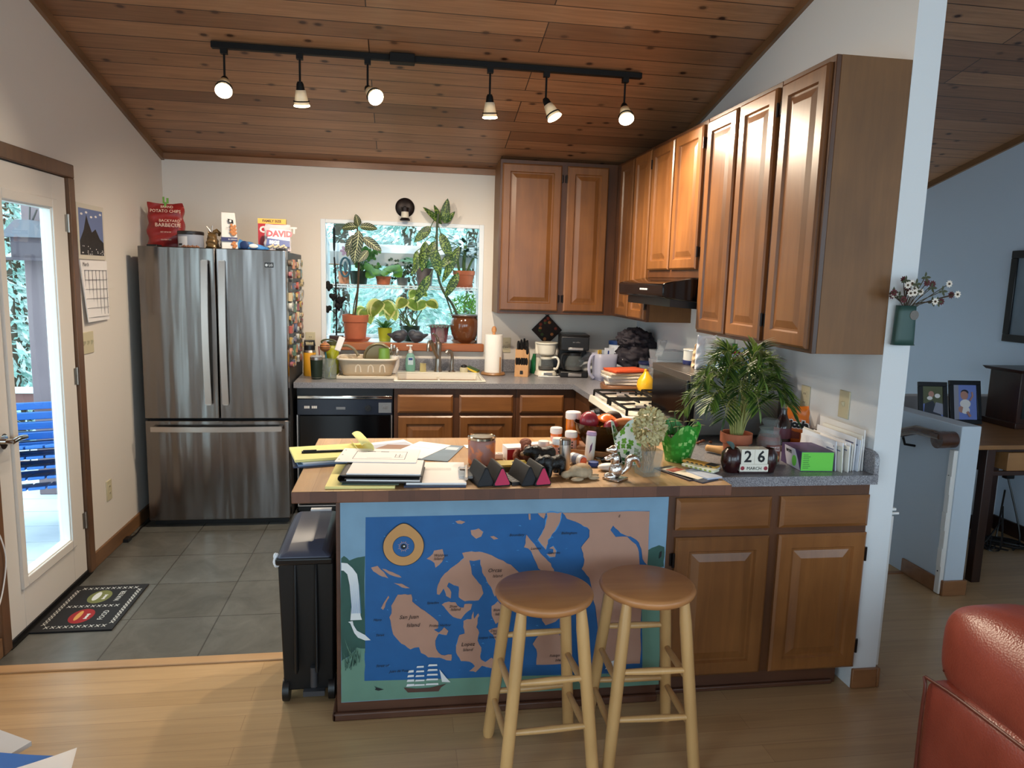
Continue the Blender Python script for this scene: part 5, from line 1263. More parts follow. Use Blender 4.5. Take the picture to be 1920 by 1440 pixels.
# wire shelf
t = thing('wire_shelf', 'white wire shelf spanning the middle of the garden window', 'shelf', (0,0,0))
m = MB()
for y in (.10,.16,.22,.28,.345): m.tube([(1.075,y,1.548),(2.258,y,1.548)], .0035, 6)
for y in (.10,.345): m.tube([(1.075,y,1.53),(2.258,y,1.53)], .003, 6)
m.build('long_wires', M_VINYL, t)
m = MB()
for i in range(40): x = 1.09+i*.0296; m.tube([(x,.10,1.53),(x,.10,1.5525),(x,.345,1.5525),(x,.345,1.53)], .0016, 4)
m.build('cross_wires', M_VINYL, t)
ZS = 1.5545
def shelfplant(label, x, y, pot_args, fn, name='potted_plant', rim=None, mat=None):
    t = thing(name, label, 'plant', (x, y, ZS)); pot(t, *pot_args); m = MB(); ms = MB(); fn(m, ms); m.build('foliage', mat or LF_MID, t)
    if len(ms.bm.verts): ms.build('stem', W_GSTEM, t)
    return t
def f_clover(m, ms):
    for i in range(46):
        a = i*2.4; r_ = rr.uniform(.02,.2); z = .08+.20*rr.random(); e = Vector((abs(r_*math.cos(a))*1.1-.03,.06*math.sin(a),z))
        if i % 3 == 0: ms.tube(spline([(0,0,.09), e*.6+Vector((0,0,.03)), e],3), .002, 5)
        for q in range(3): b = a+q*2.1; m.leaf(e, (math.cos(b),-.4,math.sin(b)), (0,-1,.3), .03, .026, .4, .05, 3)
shelfplant('dark green ribbed pot of leggy clover-leaved plant at the left of the wire shelf', 1.33, .22, (.055,.072,.10,P('dark_green_pot',(24,44,34),.4)), f_clover)
def f_jade(m, ms):
    ms.tube(spline([(0,0,.1),(.0,0,.2),(.01,0,.32)],4), .014, 8); ms.tube(spline([(-.03,0,.1),(-.05,0,.2),(-.03,0,.3)],4), .010, 8); ms.tube(spline([(.02,0,.1),(.05,0,.18),(.09,0,.26)],4), .009, 8)
    for i in range(90):
        a = i*2.4; r_ = .09*rr.random()**.6+.01; z = .22+.16*rr.random(); e = Vector((r_*math.cos(a),r_*.7*math.sin(a),z)); m.leaf(e, (math.cos(a),math.sin(a)*.7-.2,rr.uniform(-.3,.7)), (0,-.4,1), rr.uniform(.05,.08), .03, .5, -.2, 4)
shelfplant('bushy dark jade plant in a terracotta pot at the right of the wire shelf', 2.135, .22, (.062,.085,.125,M_TERRA,.035,.075), f_jade, mat=LF_JADE)
def f_round(m, ms):
    for i in range(14):
        a = i*2.4; e = Vector((.09*math.cos(a),.05*math.sin(a)-.02,.08+.07*rr.random())); ms.tube(spline([(0,0,.06), e*.5+Vector((0,0,.05)), e],3), .0025, 5); m.leaf(e, (math.cos(a)*.5,-.7,-.3), (0,-.9,.5), .085, .08, .5, .05, 5)
shelfplant('round-leaved plant in a small terracotta pot left of the middle of the wire shelf', 1.515, .22, (.045,.058,.065,M_TERRA,.02), f_round, mat=LF_GREEN)
def f_striped(m, ms):
    for i in range(26):
        a = i*2.4; m.leaf((.02*math.cos(a),.02*math.sin(a),.13), (math.cos(a),.6*math.sin(a)-.3,1), (0,-.5,1), .14+.1*rr.random(), .026, 1.6, .1, 5)
shelfplant('arching thin-leaved plant in a striped glazed pot right of the shelf middle', 1.83, .22, (.052,.070,.135,P('striped_glaze',(110,96,96),.3,var=.4,vs=22)), f_striped)
def f_trail(m, ms):
    for i in range(60):
        a = i*2.4; x = -.12+.28*rr.random(); z = .02+.19*rr.random(); m.leaf((x,.04*math.sin(a),z), (math.cos(a),-.5,math.sin(a)), (0,-1,.2), .028, .02, .4, .05, 3)
    for i in range(7): ms.tube(spline([(0,0,.06),(.04*i-.1,0,.13+.015*i),(.05*i-.12,-.02,.05)],4), .0018, 5)
shelfplant('wiry trailing plant with tiny leaves in the middle of the wire shelf', 1.66, .25, (.035,.045,.06,P('grey_pot',(120,120,118),.5)), f_trail, mat=LF_JADE)
m = MB(); m.lathe([(.034,0),(.038,.004),(.043,.095),(.040,.095),(.036,.008),(0,.006)], seg=24); solo(m, 'terracotta_pot', P('pale_terracotta',(210,140,104),.7), 'pale orange clay pot at the far left of the wire shelf', 'pot', (1.215,.25,ZS))
m = MB(); rr2 = random.Random(11)
for i in range(240):
    x = rr2.uniform(-.12,.13); z = rr2.uniform(.02,.22)*(1-abs(x)*2.2)+.02; m.leaf((x,rr2.uniform(-.03,.03),z), (rr2.uniform(-1,1),-.3,rr2.uniform(.1,1)), (0,-1,.4), .05, .008, .5, .1, 2)
t = thing('potted_fern', 'fine feathery fern in the right rear corner of the garden window', 'plant', (2.14, .30, ZW)); pot(t, .05, .068, .12, M_TERRA, .02); o = m.build('foliage', LF_GREEN, t); o.location = (.03,0,.12)
# ------------------------------------------------------------------ papers and things on the butcher-block bar
ZB = .9185
def sheet(name, mats, label, cat, cx, cy, z, w, d, rz, th=.0012, deco=None, curl=0, group=None):
    m = MB()
    if curl:
        m.surf(lambda u, v: Vector((-w/2+w*u, -d/2+d*v, curl*(2*u-1)**4)), 14, 4)
        o = solo(m, name, mats, label, cat, (cx,cy,z+th/2), rz, group, solid=th)
        return o
    m.box(-w/2, w/2, -d/2, d/2, 0, th); m.mi = 1
    if deco: deco(m, th)
    return solo(m, name, mats, label, cat, (cx,cy,z), rz, group)
def lines(n, w, d, x0=-.4, ln_=.8):
    def f(m, th):
        for i in range(n): m.box(w*x0, w*(x0+ln_*rr.uniform(.6,1)), d*(.4-.8*i/n)-.0008, d*(.4-.8*i/n)+.0008, th, th+.0001)
    return f
for k, (c_, nm) in enumerate((((52,60,84),'navy'),((112,140,176),'blue'),((176,190,206),'pale blue'))):
    sheet('folder', [P('folder_'+nm.replace(' ','_'), c_, .6)]*2, '%s paper folder in the pile under the yellow legal pad' % nm, 'folder', 1.36+.008*k, -2.70+.006*k, ZB+.0062*k, .235, .235, R(10+4*k), .006)
ZP = ZB+.019
m = MB(); m.box(-.165,.115,-.105,.105,0,.010); m.mi = 1
for i in range(9): m.box(-.15,.10,-.085+.019*i,-.0845+.019*i,.010,.0102)
t = solo(m, 'legal_pad', [M_YELPAD, P('pad_rule', (206,200,150), .8)], 'open yellow legal pad with its page rolled over at the left end of the bar', 'notepad', (1.405,-2.685,ZP), R(14))
m = MB(); m.surf(lambda u, v: Vector((.10+.026*math.sin(-1.2+5.2*u), -.105+.21*v, .033-.026*math.cos(-1.2+5.2*u)+.0)), 18, 2); m.build('rolled_page', M_YELPAD, t, solid=.002)
m = MB(); m.tube([(-.085,0,0),(.06,0,0),(.075,0,0),(.085,0,0)], [.005,.005,.004,.001], 8); m.box(-.08,-.03,-.001,.001,.005,.0075); solo(m, 'pen', M_BLACK, 'black ballpoint pen lying on the yellow legal pad', 'pen', (1.365,-2.715,ZP+.0152), R(8))
m = MB(); m.box(-.115,.115,-.145,.145,0,.009); t = solo(m, 'legal_pad', M_YELPAD, 'yellow writing pad lying flat at the front edge under the green sheet', 'notepad', (1.525,-2.968,ZB), R(-2), bev=.001)
sheet('folder', [P('folder_green', (76,98,88), .6)]*2, 'dark green sheet lying on the yellow pad at the front edge', 'folder', 1.56, -2.966, ZB+.0095, .19, .27, R(-3), .002)
t = thing('padfolio', 'dark leather padfolio stuffed with papers near the front edge', 'padfolio', (1.60,-2.985,ZB+.012), R(-5))
M_LEA = P('padfolio_leather', (52,46,44), .5)
m = MB(); m.box(-.14,.135,-.10,.10,0,.004); m.surf(lambda u, v: Vector((-.135-.014*math.sin(math.pi*u), -.10+.2*v, .013-.012*math.cos(math.pi*u))), 10, 2); m.box(-.135,.135,-.10,.10,.022,.026); m.build('cover', M_LEA, t, solid=0)
BOX(-.12,.128,-.097,.095,.0045,.009).build('paper_block', M_PAPER, t); BOX(-.125,.125,-.098,.096,.010,.014).build('inner_pocket', M_LEA, t); BOX(-.12,.13,-.097,.095,.0265,.031).build('paper_block', M_PAPER, t)
def plan(m, th):
    for (a, b, c_, d_) in ((-.09,.10,-.06,-.058),(-.09,.10,.055,.057),(-.09,-.088,-.06,.057),(.098,.10,-.06,.057),(-.05,-.02,.05,.058),(0,.03,.05,.058),(-.04,.05,-.04,-.039),(.06,.09,-.03,-.028),(.06,.09,-.01,-.008),(.06,.062,-.03,.02),(.075,.077,-.03,.02)): m.box(a, b, c_, d_, th, th+.0002)
    for q in (-.07, 0, .07): m.cyl((-.135,q,th),(-.135,q,th+.0003),.003,seg=10)
sheet('paper_sheet', [M_PAPER, P('plan_ink', (84,82,90), .8)], 'white three-hole sheet printed with a floor plan on top of the padfolio', 'paper', 1.575, -2.835, ZB+.0435, .29, .20, R(-6), .003, plan)
sheet('folder', [P('folder_navy', (52,60,84), .6)]*2, 'dark blue folder under the letters clipped at the middle of the bar', 'folder', 1.775, -2.975, ZB, .21, .27, R(-2), .006)
t = thing('letter_bundle', 'bundle of printed white letters held by a clear clip beside the padfolio', 'paper', (1.785,-2.955,ZB+.0065), R(-3))
m = MB(); m.box(-.105,.10,-.145,.135,0,.007); m.mi = 1
for i in range(3): m.box(-.08,.05,.045-.012*i,.0462-.012*i,.007,.0072)
m.build('sheets', [M_PAPER, M_INK], t)
m = MB(); m.box(.075,.125,-.10,.03,.0075,.018); m.build('clip_body', M_CLEARP, t, bev=.004)
m = MB(); m.tube([(.10,-.12,.014),(.105,.02,.022)], .006, 8); m.tube([(.08,-.02,.02),(.12,-.02,.02)], .004, 6); m.build('clip_bar', M_STEELS, t)
def house(m, th):
    m.mi = 1; m.box(-.09,.09,-.12,.10,th,th+.0002); m.mi = 2; m.prism([(-.08,-.02),(.08,-.02),(.08,.03),(.0,.08),(-.08,.03)], 'xy', th+.0002, th+.0004); m.mi = 3; m.box(-.09,.09,-.11,-.03,th+.0002,th+.0004)
sheet('flyer', [M_PAPER, P('flyer_sky', (176,180,196), .5), P('flyer_house', (140,104,84), .5), P('flyer_grey', (120,120,128), .5)], 'glossy flyer with a house photo behind the rolled yellow page', 'flyer', 1.632, -2.545, ZB, .20, .28, R(24), .002, house)
sheet('paper_sheet', [M_PAPER, P('plan_line', (120,118,124), .8)], 'plain white sheet lying across the house flyer at the back', 'paper', 1.735, -2.575, ZB+.003, .15, .26, R(-30), .0012, lines(3,.15,.26))
sheet('brochure', [P('brochure_grey_blue', (120,134,150), .35, var=.3, vs=12), P('brochure_light', (196,206,216), .4)], 'grey-blue brochure with a seascape cover behind the candle', 'brochure', 1.80, -2.615, ZB, .16, .27, R(-18), .003, lambda m, th: m.box(.02,.07,.05,.10,th,th+.0003))
# scented candle
t = thing('scented_candle', 'orange crackled-glass candle jar with a metal lid at the middle of the bar', 'candle', (1.962,-2.80,ZB))
m = MB(); m.lathe([(.045,0),(.052,.006),(.053,.092),(.050,.098),(.0,.099)], seg=36)
mt, nt_, b_ = newmat('crackled_orange_glass'); vo = nd(nt_, 'ShaderNodeTexVoronoi', Scale=60); vo.feature = 'DISTANCE_TO_EDGE'; nt_.links.new(coords(nt_), vo.inputs['Vector'])
nz = nd(nt_, 'ShaderNodeTexNoise', Scale=22, Detail=5); nt_.links.new(coords(nt_), nz.inputs['Vector'])
cc = mixc(nt_, ramp(nt_, nz.outputs['Fac'], [(.42,(0,0,0)),(.5,(1,1,1))]), L((206,112,56)), L((156,104,92))); nt_.links.new(cc, b_.inputs['Base Color']); b_.inputs['Roughness'].default_value = .4
m.build('glass_jar', mt, t)
m = MB(); m.lathe([(.050,.098),(.0545,.100),(.0545,.108),(.050,.112),(.047,.109),(.0,.108)], seg=36); m.build('lid', P('lid_pewter', (170,160,140), .18, 1), t)
sheet('card', [M_PAPER, M_LBLUE], 'small white and blue card beside the candle at the back edge', 'card', 1.94, -2.515, ZB, .035, .055, R(8), .002, lambda m, th: m.box(.010,.0175,-.027,.027,th,th+.0002))
t = thing('pill_organizer', 'small white pill organizer between the candle and the red carton', 'pill box', (2.03,-2.72,ZB)); BOX(-.022,.026,-.016,.016,0,.022).build('box_body', M_WHITE, t, bev=.003)
m = MB(); m.box(-.018,-.002,-.008,.008,.022,.024); m.box(.004,.02,-.008,.008,.022,.024); m.build('lid', P('pill_lid', (214,206,198), .4), t)
t = thing('tea_carton', 'red and white carton with a small white C behind the triangular cases', 'box', (2.115,-2.715,ZB), R(8))
m = MB(); m.box(-.05,.055,-.03,.04,0,.05); m.mi = 1; m.box(-.0505,.0555,-.0305,-.03,0,.043); m.mi = 0; m.box(-.051,-.05,-.03,.04,0,.05); m.text('C', .03, (-.02,-.0308,.02), (1,0,0), (0,0,1)); m.build('carton', [M_PAPER, P('carton_red', (150,26,36), .45)], t)
sheet('carton_box', [M_PAPER, P('carton_red', (150,26,36), .45)], 'long white medicine carton behind the orangutan figurine', 'box', 2.225, -2.60, ZB, .13, .05, R(10), .035, lines(2,.13,.05))
sheet('tin_box', [P('tin_yellow', (196,176,84), .4), P('tin_dark', (74,66,40), .5)], 'flat yellow tin behind the triangular cases', 'box', 2.065, -2.885, ZB, .12, .07, R(4), .026, lambda m, th: [m.box(-.0605,.0605,-.0355,-.035,.0,.018), m.cyl((.02,0,th),(.02,0,th+.0005),.018,seg=16)])
# triangular cases
for i, (x, pink, rz, lb) in enumerate(((1.931,0,12,'black triangular prism case with a black end, leftmost of the row'),(1.990,1,9,'black triangular prism case with a pink end beside the leftmost black one'),(2.082,0,14,'black triangular prism case with a black end between two pink-ended ones'),(2.131,1,12,'black triangular prism case with a pink end beside the black bear'))):
    t = thing('triangular_case', lb, 'case', (x,-3.045,ZB), R(rz), 'triangular prism cases at the front edge')
    tri = [(-.029,0),(.029,0),(.032,.006),(.005,.066),(0,.069),(-.005,.066),(-.032,.006)]
    m = MB(); m.prism(tri, 'xz', -.066, .066); m.build('case_body', P('case_charcoal', (22,22,25), .5, spec=.3), t, bev=.002)
    m = MB(); m.prism([(a*.84, .005+b*.84) for a, b in tri], 'xz', -.0672, -.066); m.build('end_cap', P('case_pink', (190,40,84), .5) if pink else P('case_black', (16,18,24), .5), t)
sheet('remote_control', [M_BLACK, M_GREYP], 'thin black remote lying between the pink and black triangular cases', 'remote', 2.035, -3.035, ZB, .03, .13, R(14), .012, lambda m, th: [m.box(-.008,.008,-.05+.02*i,-.042+.02*i,th,th+.001) for i in range(5)])
# figurines
def animal(name, label, cat, loc, rz, mat, parts, extra=None):
    t = thing(name, label, cat, loc, rz)
    m = MB()
    for p in parts:
        if p[0] == 'b': m.ball(p[1], p[2], 14, 10)
        else: m.tube(spline(p[1], 4), p[2] if not isinstance(p[2], tuple) else [p[2][0]+(p[2][1]-p[2][0])*i/(4*(len(p[1])-1)) for i in range(4*(len(p[1])-1)+1)], 8)
    o = m.build('body', mat, t, ang=80)
    q = o.modifiers.new('remesh', 'REMESH'); q.mode = 'VOXEL'; q.voxel_size = .0032; q.use_smooth_shade = True
    q = o.modifiers.new('smooth', 'SMOOTH'); q.factor = .5; q.iterations = 3
    for nm, mt_, shp in (extra or []):
        m = MB()
        for p in shp: m.ball(p[0], p[1], 10, 8)
        m.build(nm, mt_, t)
    return t
bearp = [('b',(0,0,.048),(.046,.026,.026)),('b',(.03,0,.055),(.026,.026,.028)),('b',(-.026,0,.05),(.026,.028,.028)),('b',(.058,0,.060),(.022,.020,.019)),('b',(.078,0,.053),(.012,.010,.009)),('b',(.052,.014,.077),(.006,.006,.007)),('b',(.052,-.014,.077),(.006,.006,.007))] + [('t',[(x,y,.045),(x+.003,y*1.05,.02),(x+.004,y,.004)],(.014,.011)) for x in (-.03,.028) for y in (-.016,.016)]
M_BEAR = P('bear_black', (16,15,15), .4, bump=.3, bs=180)
bx = [('muzzle', P('bear_muzzle', (150,116,86), .6), [((.083,0,.052),(.010,.009,.008))])]
animal('bear_figurine', 'black bear figurine walking in front, beside the steel tube', 'figurine', (2.205,-2.985,ZB), R(205), M_BEAR, bearp, bx)
animal('bear_figurine', 'black bear figurine standing behind the other bear, before the pill bottles', 'figurine', (2.195,-2.84,ZB), R(190), M_BEAR, bearp, bx)
animal('orangutan_figurine', 'rusty brown orangutan figurine seated beside the red carton', 'figurine', (2.135,-2.79,ZB), R(-90), P('orangutan_rust', (140,76,52), .7, bump=.4, bs=150),
       [('b',(0,0,.03),(.028,.032,.03)),('b',(.012,0,.068),(.020,.022,.022)),('b',(-.002,.0,.082),(.022,.024,.016)),('t',[(.005,-.03,.05),(.03,-.045,.03),(.04,-.02,.012)],(.013,.009)),('t',[(.005,.03,.05),(.03,.045,.03),(.04,.02,.012)],(.013,.009)),('t',[(.0,.03,.02),(.035,.045,.008),(.045,.03,.006)],(.014,.010)),('t',[(.0,-.03,.02),(.035,-.045,.008),(.045,-.03,.006)],(.014,.010))],
       [('face', P('orangutan_face', (190,130,100), .6), [((.030,0,.064),(.009,.014,.015)),((.037,0,.056),(.007,.011,.007))]), ('eye', M_INK, [((.036,.006,.069),(.003,.003,.003)),((.036,-.006,.069),(.003,.003,.003))])])
animal('turtle_figurine', 'mottled stone turtle figurine in front of the white soap', 'figurine', (2.30,-3.02,ZB), R(190), P('turtle_stone', (172,152,124), .7, var=.35, vs=60),
       [('b',(0,0,.026),(.046,.036,.027)),('b',(.058,0,.017),(.019,.016,.014)),('b',(.042,0,.02),(.018,.015,.013)),('b',(.03,.04,.009),(.026,.012,.008)),('b',(.03,-.04,.009),(.024,.012,.008)),('b',(-.04,.03,.008),(.022,.014,.008)),('b',(-.04,-.03,.008),(.024,.016,.008)),('b',(-.055,0,.008),(.02,.008,.006))],
       [('shell', P('turtle_shell', (186,148,104), .6, var=.3, vs=50), [((-.004,0,.030),(.040,.032,.026))])])
sq = animal('squirrel_figurine', 'polished silver squirrel figurine standing upright on a square foot', 'figurine', (2.425,-3.04,ZB), R(180), P('squirrel_silver', (206,196,188), .16, 1, bump=.3, bs=110),
       [('b',(0,0,.035),(.026,.022,.03)),('b',(.004,0,.075),(.018,.017,.026)),('b',(.012,0,.112),(.017,.014,.015)),('b',(.030,0,.110),(.011,.009,.008)),('t',[(.016,.012,.085),(.036,.008,.075),(.04,.003,.08)],(.007,.005)),('t',[(.016,-.012,.085),(.036,-.008,.075),(.04,-.003,.08)],(.007,.005)),('b',(.002,.009,.130),(.004,.004,.009)),('b',(.002,-.009,.130),(.004,.004,.009)),('b',(.022,.014,.012),(.02,.008,.01)),('b',(.022,-.014,.012),(.02,.008,.01))])
m = MB(); m.tube(spline([(-.02,0,.02),(-.045,0,.045),(-.05,0,.075),(-.075,0,.075),(-.09,0,.045)],5), [.006+.009*math.sin(math.pi*i/20) for i in range(21)], 10); m.build('tail', MATS['squirrel_silver'], sq)
m = MB(); m.mark(); m.box(-.034,.034,-.034,.034,0,.008); m.xf(Matrix.Rotation(R(40),4,'Z')); m.build('foot_plate', MATS['squirrel_silver'], sq, bev=.002)
# bottles
def pillb(label, x, y, r, h, cap=.018, lab=True, mat=None):
    t = thing('pill_bottle', label, 'pill bottle', (x,y,ZB))
    m = MB(); m.lathe([(r*.94,0),(r,.003),(r,h-.01),(r*.85,h),(.0,h+.001)], seg=24); m.build('bottle', mat or P('pill_amber_solid', (232,124,50), .25), t)
    m = MB(); m.lathe([(r*1.06,h-.006),(r*1.1,h-.002),(r*1.08,h+cap-.003),(r*.98,h+cap),(.0,h+cap)], seg=24); m.build('cap', M_WHITE, t)
    if lab:
        m = MB(); n = 12; vs = []
        for k in range(n+1):
            a = R(180+180*k/n); vs += [(r*1.015*math.cos(a), r*1.015*math.sin(a), .008), (r*1.015*math.cos(a), r*1.015*math.sin(a), h*.78)]
        m.add(vs, [(2*k,2*k+2,2*k+3,2*k+1) for k in range(n)])
        m.mi = 1
        for k in range(4): m.box(-.004+.0, .002, -r*1.03-.0006, -r*1.015, .012+.012*k, .018+.012*k)
        m.build('label', [P('pill_label', (232,176,160), .6), M_INK], t)
    return t
pillb('short orange pill bottle with white cap behind the black bears', 2.225, -2.70, .0215, .048)
pillb('orange pill bottle with printed label left of the steel tube', 2.272, -2.755, .0215, .072)
pillb('red-orange pill bottle with white cap at the back behind the other two', 2.305, -2.565, .024, .075)
pillb('white-capped pill bottle directly behind the steel tube', 2.352, -2.64, .024, .075)
pillb('large amber pill bottle with wide white lid, tallest of the pill bottles', 2.392, -2.50, .031, .125, .024, False, M_AMBER)
t = thing('steel_tube', 'brushed steel cylinder flask standing in front of the pill bottles', 'canister', (2.257,-2.94,ZB))
m = MB(); m.lathe([(.019,0),(.021,.003),(.021,.108),(.0,.109)], seg=28); m.build('body', M_STEELS, t)
m = MB(); m.lathe([(.0215,.109),(.0215,.126),(.019,.129),(.0,.129)], seg=28); m.build('cap', P('cap_steel', (160,158,156), .2, 1), t)
t = thing('tablet_tube', 'white tablet tube with lilac cap and feather print beside the fruit bowl', 'tube', (2.40,-2.76,ZB), rx=R(-3), ry=R(4))
m = MB(); m.lathe([(.018,0),(.0195,.003),(.0195,.10),(.0,.101)], seg=24); m.mi = 1; m.prism([(-.008,.03),(.0,.045),(.002,.075),(-.006,.06)], 'xz', -.0208, -.0185); m.build('tube_body', [M_WHITE, P('feather_plum', (112,64,110), .5)], t)
m = MB(); m.lathe([(.0195,.101),(.0205,.103),(.0205,.108),(.018,.116),(.0,.117)], seg=24); m.build('cap', P('lilac_cap', (190,160,196), .35), t)
t = thing('medicine_box', 'small white medicine bottle lying on its side with an orange cap', 'pill bottle', (2.335,-2.83,ZB+.022), R(-60))
m = MB(); m.cyl((-.03,0,0),(.03,0,0),.022,seg=18); m.mi = 1; m.cyl((-.012,0,0),(.012,0,0),.0225,seg=18); m.build('bottle', [M_WHITE, P('label_slate', (112,122,150), .5)], t); m = MB(); m.cyl((.03,0,0),(.036,0,0),.015,seg=16); m.build('cap', P('cap_orange', (232,104,60), .4), t)
m = MB(); m.lathe([(.018,0),(.021,.003),(.020,.018),(.0,.019)], seg=20); solo(m, 'blue_stopper', P('cap_blue', (36,66,140), .4), 'round blue stopper on the bar beside the tablet tube', 'stopper', (2.392,-2.855,ZB))
m = MB(); m.mark(); m.ball((0,0,0),(.040,.026,.014),20,12); solo(m, 'bar_soap', M_WHITE, 'oval white soap lying between turtle and squirrel', 'soap', (2.432,-2.915,ZB+.0135), R(8))
t = thing('wood_tray', 'rectangular wooden tray under the fruit bowl', 'tray', (2.50,-2.62,ZB), R(-28))
m = MB(); m.box(-.17,.17,-.14,.14,0,.008); m.build('tray_base', W_BOARD, t)
m = MB(); m.box(-.17,.17,-.14,-.13,.008,.03); m.box(-.17,.17,.13,.14,.008,.03); m.box(-.17,-.16,-.13,.13,.008,.03); m.box(.16,.17,-.13,.13,.008,.03); m.build('tray_edge', W_OAK, t, bev=.003)
m = MB(); m.lathe([(.045,0),(.05,.004),(.085,.045),(.105,.085),(.112,.115),(.108,.115),(.100,.085),(.08,.047),(.045,.010),(.0,.009)], seg=40); solo(m, 'fruit_bowl', milky('smoked_amber_glass', (70,44,20), .72, .06), 'dark smoked glass fruit bowl at the middle back of the bar', 'bowl', (2.485,-2.60,ZB+.0085))
def fruit(name, label, cat, x, y, z, r, mat, sx=1, sz=1, stem=True):
    t = thing(name, label, cat, (x,y,z)); m = MB(); m.ball((0,0,0),(r*sx,r,r*sz),20,14); m.build('flesh', mat, t)
    if stem: m = MB(); m.tube([(0,0,r*sz*.9),(.003,0,r*sz*1.15)], .0022, 6); m.build('stem', W_BARK, t)
fruit('apple', 'red apple on the left of the heap in the fruit bowl', 'apple', 2.435, -2.605, 1.048, .040, P('apple_red', (150,44,56), .3, var=.3, vs=22))
fruit('apple', 'smaller red apple at the front of the fruit bowl', 'apple', 2.515, -2.66, 1.030, .032, P('apple_red', (150,44,56), .3))
fruit('orange', 'orange under the apple inside the fruit bowl', 'orange', 2.47, -2.57, .985, .036, P('orange_peel', (226,124,40), .5, bump=.2, bs=300), stem=False)
fruit('lemon', 'yellow lemon at the bottom of the fruit bowl', 'lemon', 2.52, -2.56, .985, .032, P('lemon_peel', (226,190,60), .5), 1.25, stem=False)
t = thing('snack_bag', 'shiny orange snack bag lying on the fruit in the bowl', 'bag', (2.515,-2.575,1.045), R(-10))
m = MB(); m.surf(lambda u, v: Vector((-.06+.12*u, -.04+.08*v, .02*math.sin(math.pi*u)*math.sin(math.pi*v)+.006*math.sin(9*u+5*v))), 14, 10); m.build('bag', P('bag_orange', (232,112,40), .25), t, solid=.006)
fruit('avocado', 'dark brown avocado at the right rear of the fruit bowl', 'avocado', 2.555, -2.55, 1.05, .03, P('avocado_brown', (60,44,32), .6), 1.3, stem=False)
fruit('sweet_potato', 'orange sweet potato lying across the right of the fruit bowl', 'sweet potato', 2.575, -2.64, 1.045, .022, P('sweet_potato', (206,120,64), .6), 2.2, stem=False)
# dark cables and sunglasses behind the squirrel
t = thing('sunglasses', 'dark folded sunglasses behind the silver squirrel', 'sunglasses', (2.475,-2.83,ZB+.003), R(12))
for q in (-1,1):
    m = MB(); m.ball((.026*q,0,.016),(.024,.005,.017),16,10); m.build('lens', M_BLACKG, t); m = MB(); m.tube(spline([(.052*q,0,.02),(.055*q,.03,.02),(.0,.04+.006*q,.014),(-.04*q,.045+.006*q,.008)],4), .003, 6); m.build('temple', M_BLACK, t)
m = MB(); m.tube([(-.006,0,.022),(.006,0,.022)], .003, 6); m.build('bridge', M_BLACK, t)
# shamrock paper planter
def clover(m, x, z, r, y, n=4):
    for i in range(n): a = i*2*math.pi/n+.5; m.add([(x+r*.55*math.cos(a)+r*.5*math.cos(b), y, z+r*.55*math.sin(a)+r*.5*math.sin(b)) for b in [k*math.pi/5 for k in range(10)]], [tuple(range(10))])
def wrap(t, name, r0, r1, h, mat, peak, seg=48, pk=4, ph=.4):
    m = MB(); m.surf(lambda u, v: Vector(((r0+(r1-r0)*v**1.2)*math.cos(2*math.pi*u)*(1+.04*math.sin(18*u*math.pi)*v), (r0+(r1-r0)*v**1.2)*math.sin(2*math.pi*u)*(1+.04*math.sin(18*u*math.pi)*v), h*v + (peak*v**3*(abs(math.sin(pk*math.pi*u+ph))-.25)))), seg, 10)
    m.uvs = None
    return m.build(name, mat, t, ang=60)
def clovermat(name, bg, cols, sc=26):
    m, nt, b = newmat(name); tc = nt.nodes.new('ShaderNodeTexCoord'); mp = nt.nodes.new('ShaderNodeMapping'); mp.inputs['Scale'].default_value = (sc*.9, sc*.34, 1); nt.links.new(tc.outputs['UV'], mp.inputs['Vector'])
    nz = nd(nt, 'ShaderNodeTexNoise', Scale=3.0); nt.links.new(mp.outputs[0], nz.inputs['Vector'])
    vo = nd(nt, 'ShaderNodeTexVoronoi', Scale=1.0, Randomness=.75); vo.voronoi_dimensions = '2D'; nt.links.new(mp.outputs[0], vo.inputs['Vector'])
    # four-lobed petals around each cell centre
    sub = nd(nt, 'ShaderNodeVectorMath'); sub.operation = 'SUBTRACT'; nt.links.new(mp.outputs[0], sub.inputs[0]); nt.links.new(vo.outputs['Position'], sub.inputs[1])
    sp = nt.nodes.new('ShaderNodeSeparateXYZ'); nt.links.new(sub.outputs[0], sp.inputs[0])
    def mt(op, a, b2=None):
        q = nt.nodes.new('ShaderNodeMath'); q.operation = op
        for i, v in enumerate((a, b2)):
            if v is None: continue
            if hasattr(v, 'is_output'): nt.links.new(v, q.inputs[i])
            else: q.inputs[i].default_value = v
        return q.outputs[0]
    ang = mt('ARCTAN2', sp.outputs[1], sp.outputs[0]); lob = mt('ADD', .25, mt('MULTIPLY', mt('ABSOLUTE', mt('SINE', mt('MULTIPLY', ang, 2.0))), .22))
    f = mt('LESS_THAN', vo.outputs['Distance'], lob)
    cr = nt.nodes.new('ShaderNodeSeparateColor'); nt.links.new(vo.outputs['Color'], cr.inputs[0])
    cl = ramp(nt, cr.outputs[0], [(.3, L(cols[0])), (.36, L(cols[1])), (.7, L(cols[1])), (.76, L(cols[2]))])
    c = mixc(nt, f, L(bg), cl); nt.links.new(c, b.inputs['Base Color']); b.inputs['Roughness'].default_value = .35
    return m
t = thing('paper_planter', 'white shamrock-print paper planter behind the silver squirrel', 'planter', (2.555,-2.80,ZB), R(30))
wrap(t, 'paper_wrap', .045, .078, .115, clovermat('white_shamrock_paper', (216,226,220), ((24,84,52),(96,158,52),(120,180,90)), 17), .06)
m = MB(); m.lathe([(.062,.085),(.0,.088)], seg=20); m.build('soil', M_SOIL, t)
m = MB()
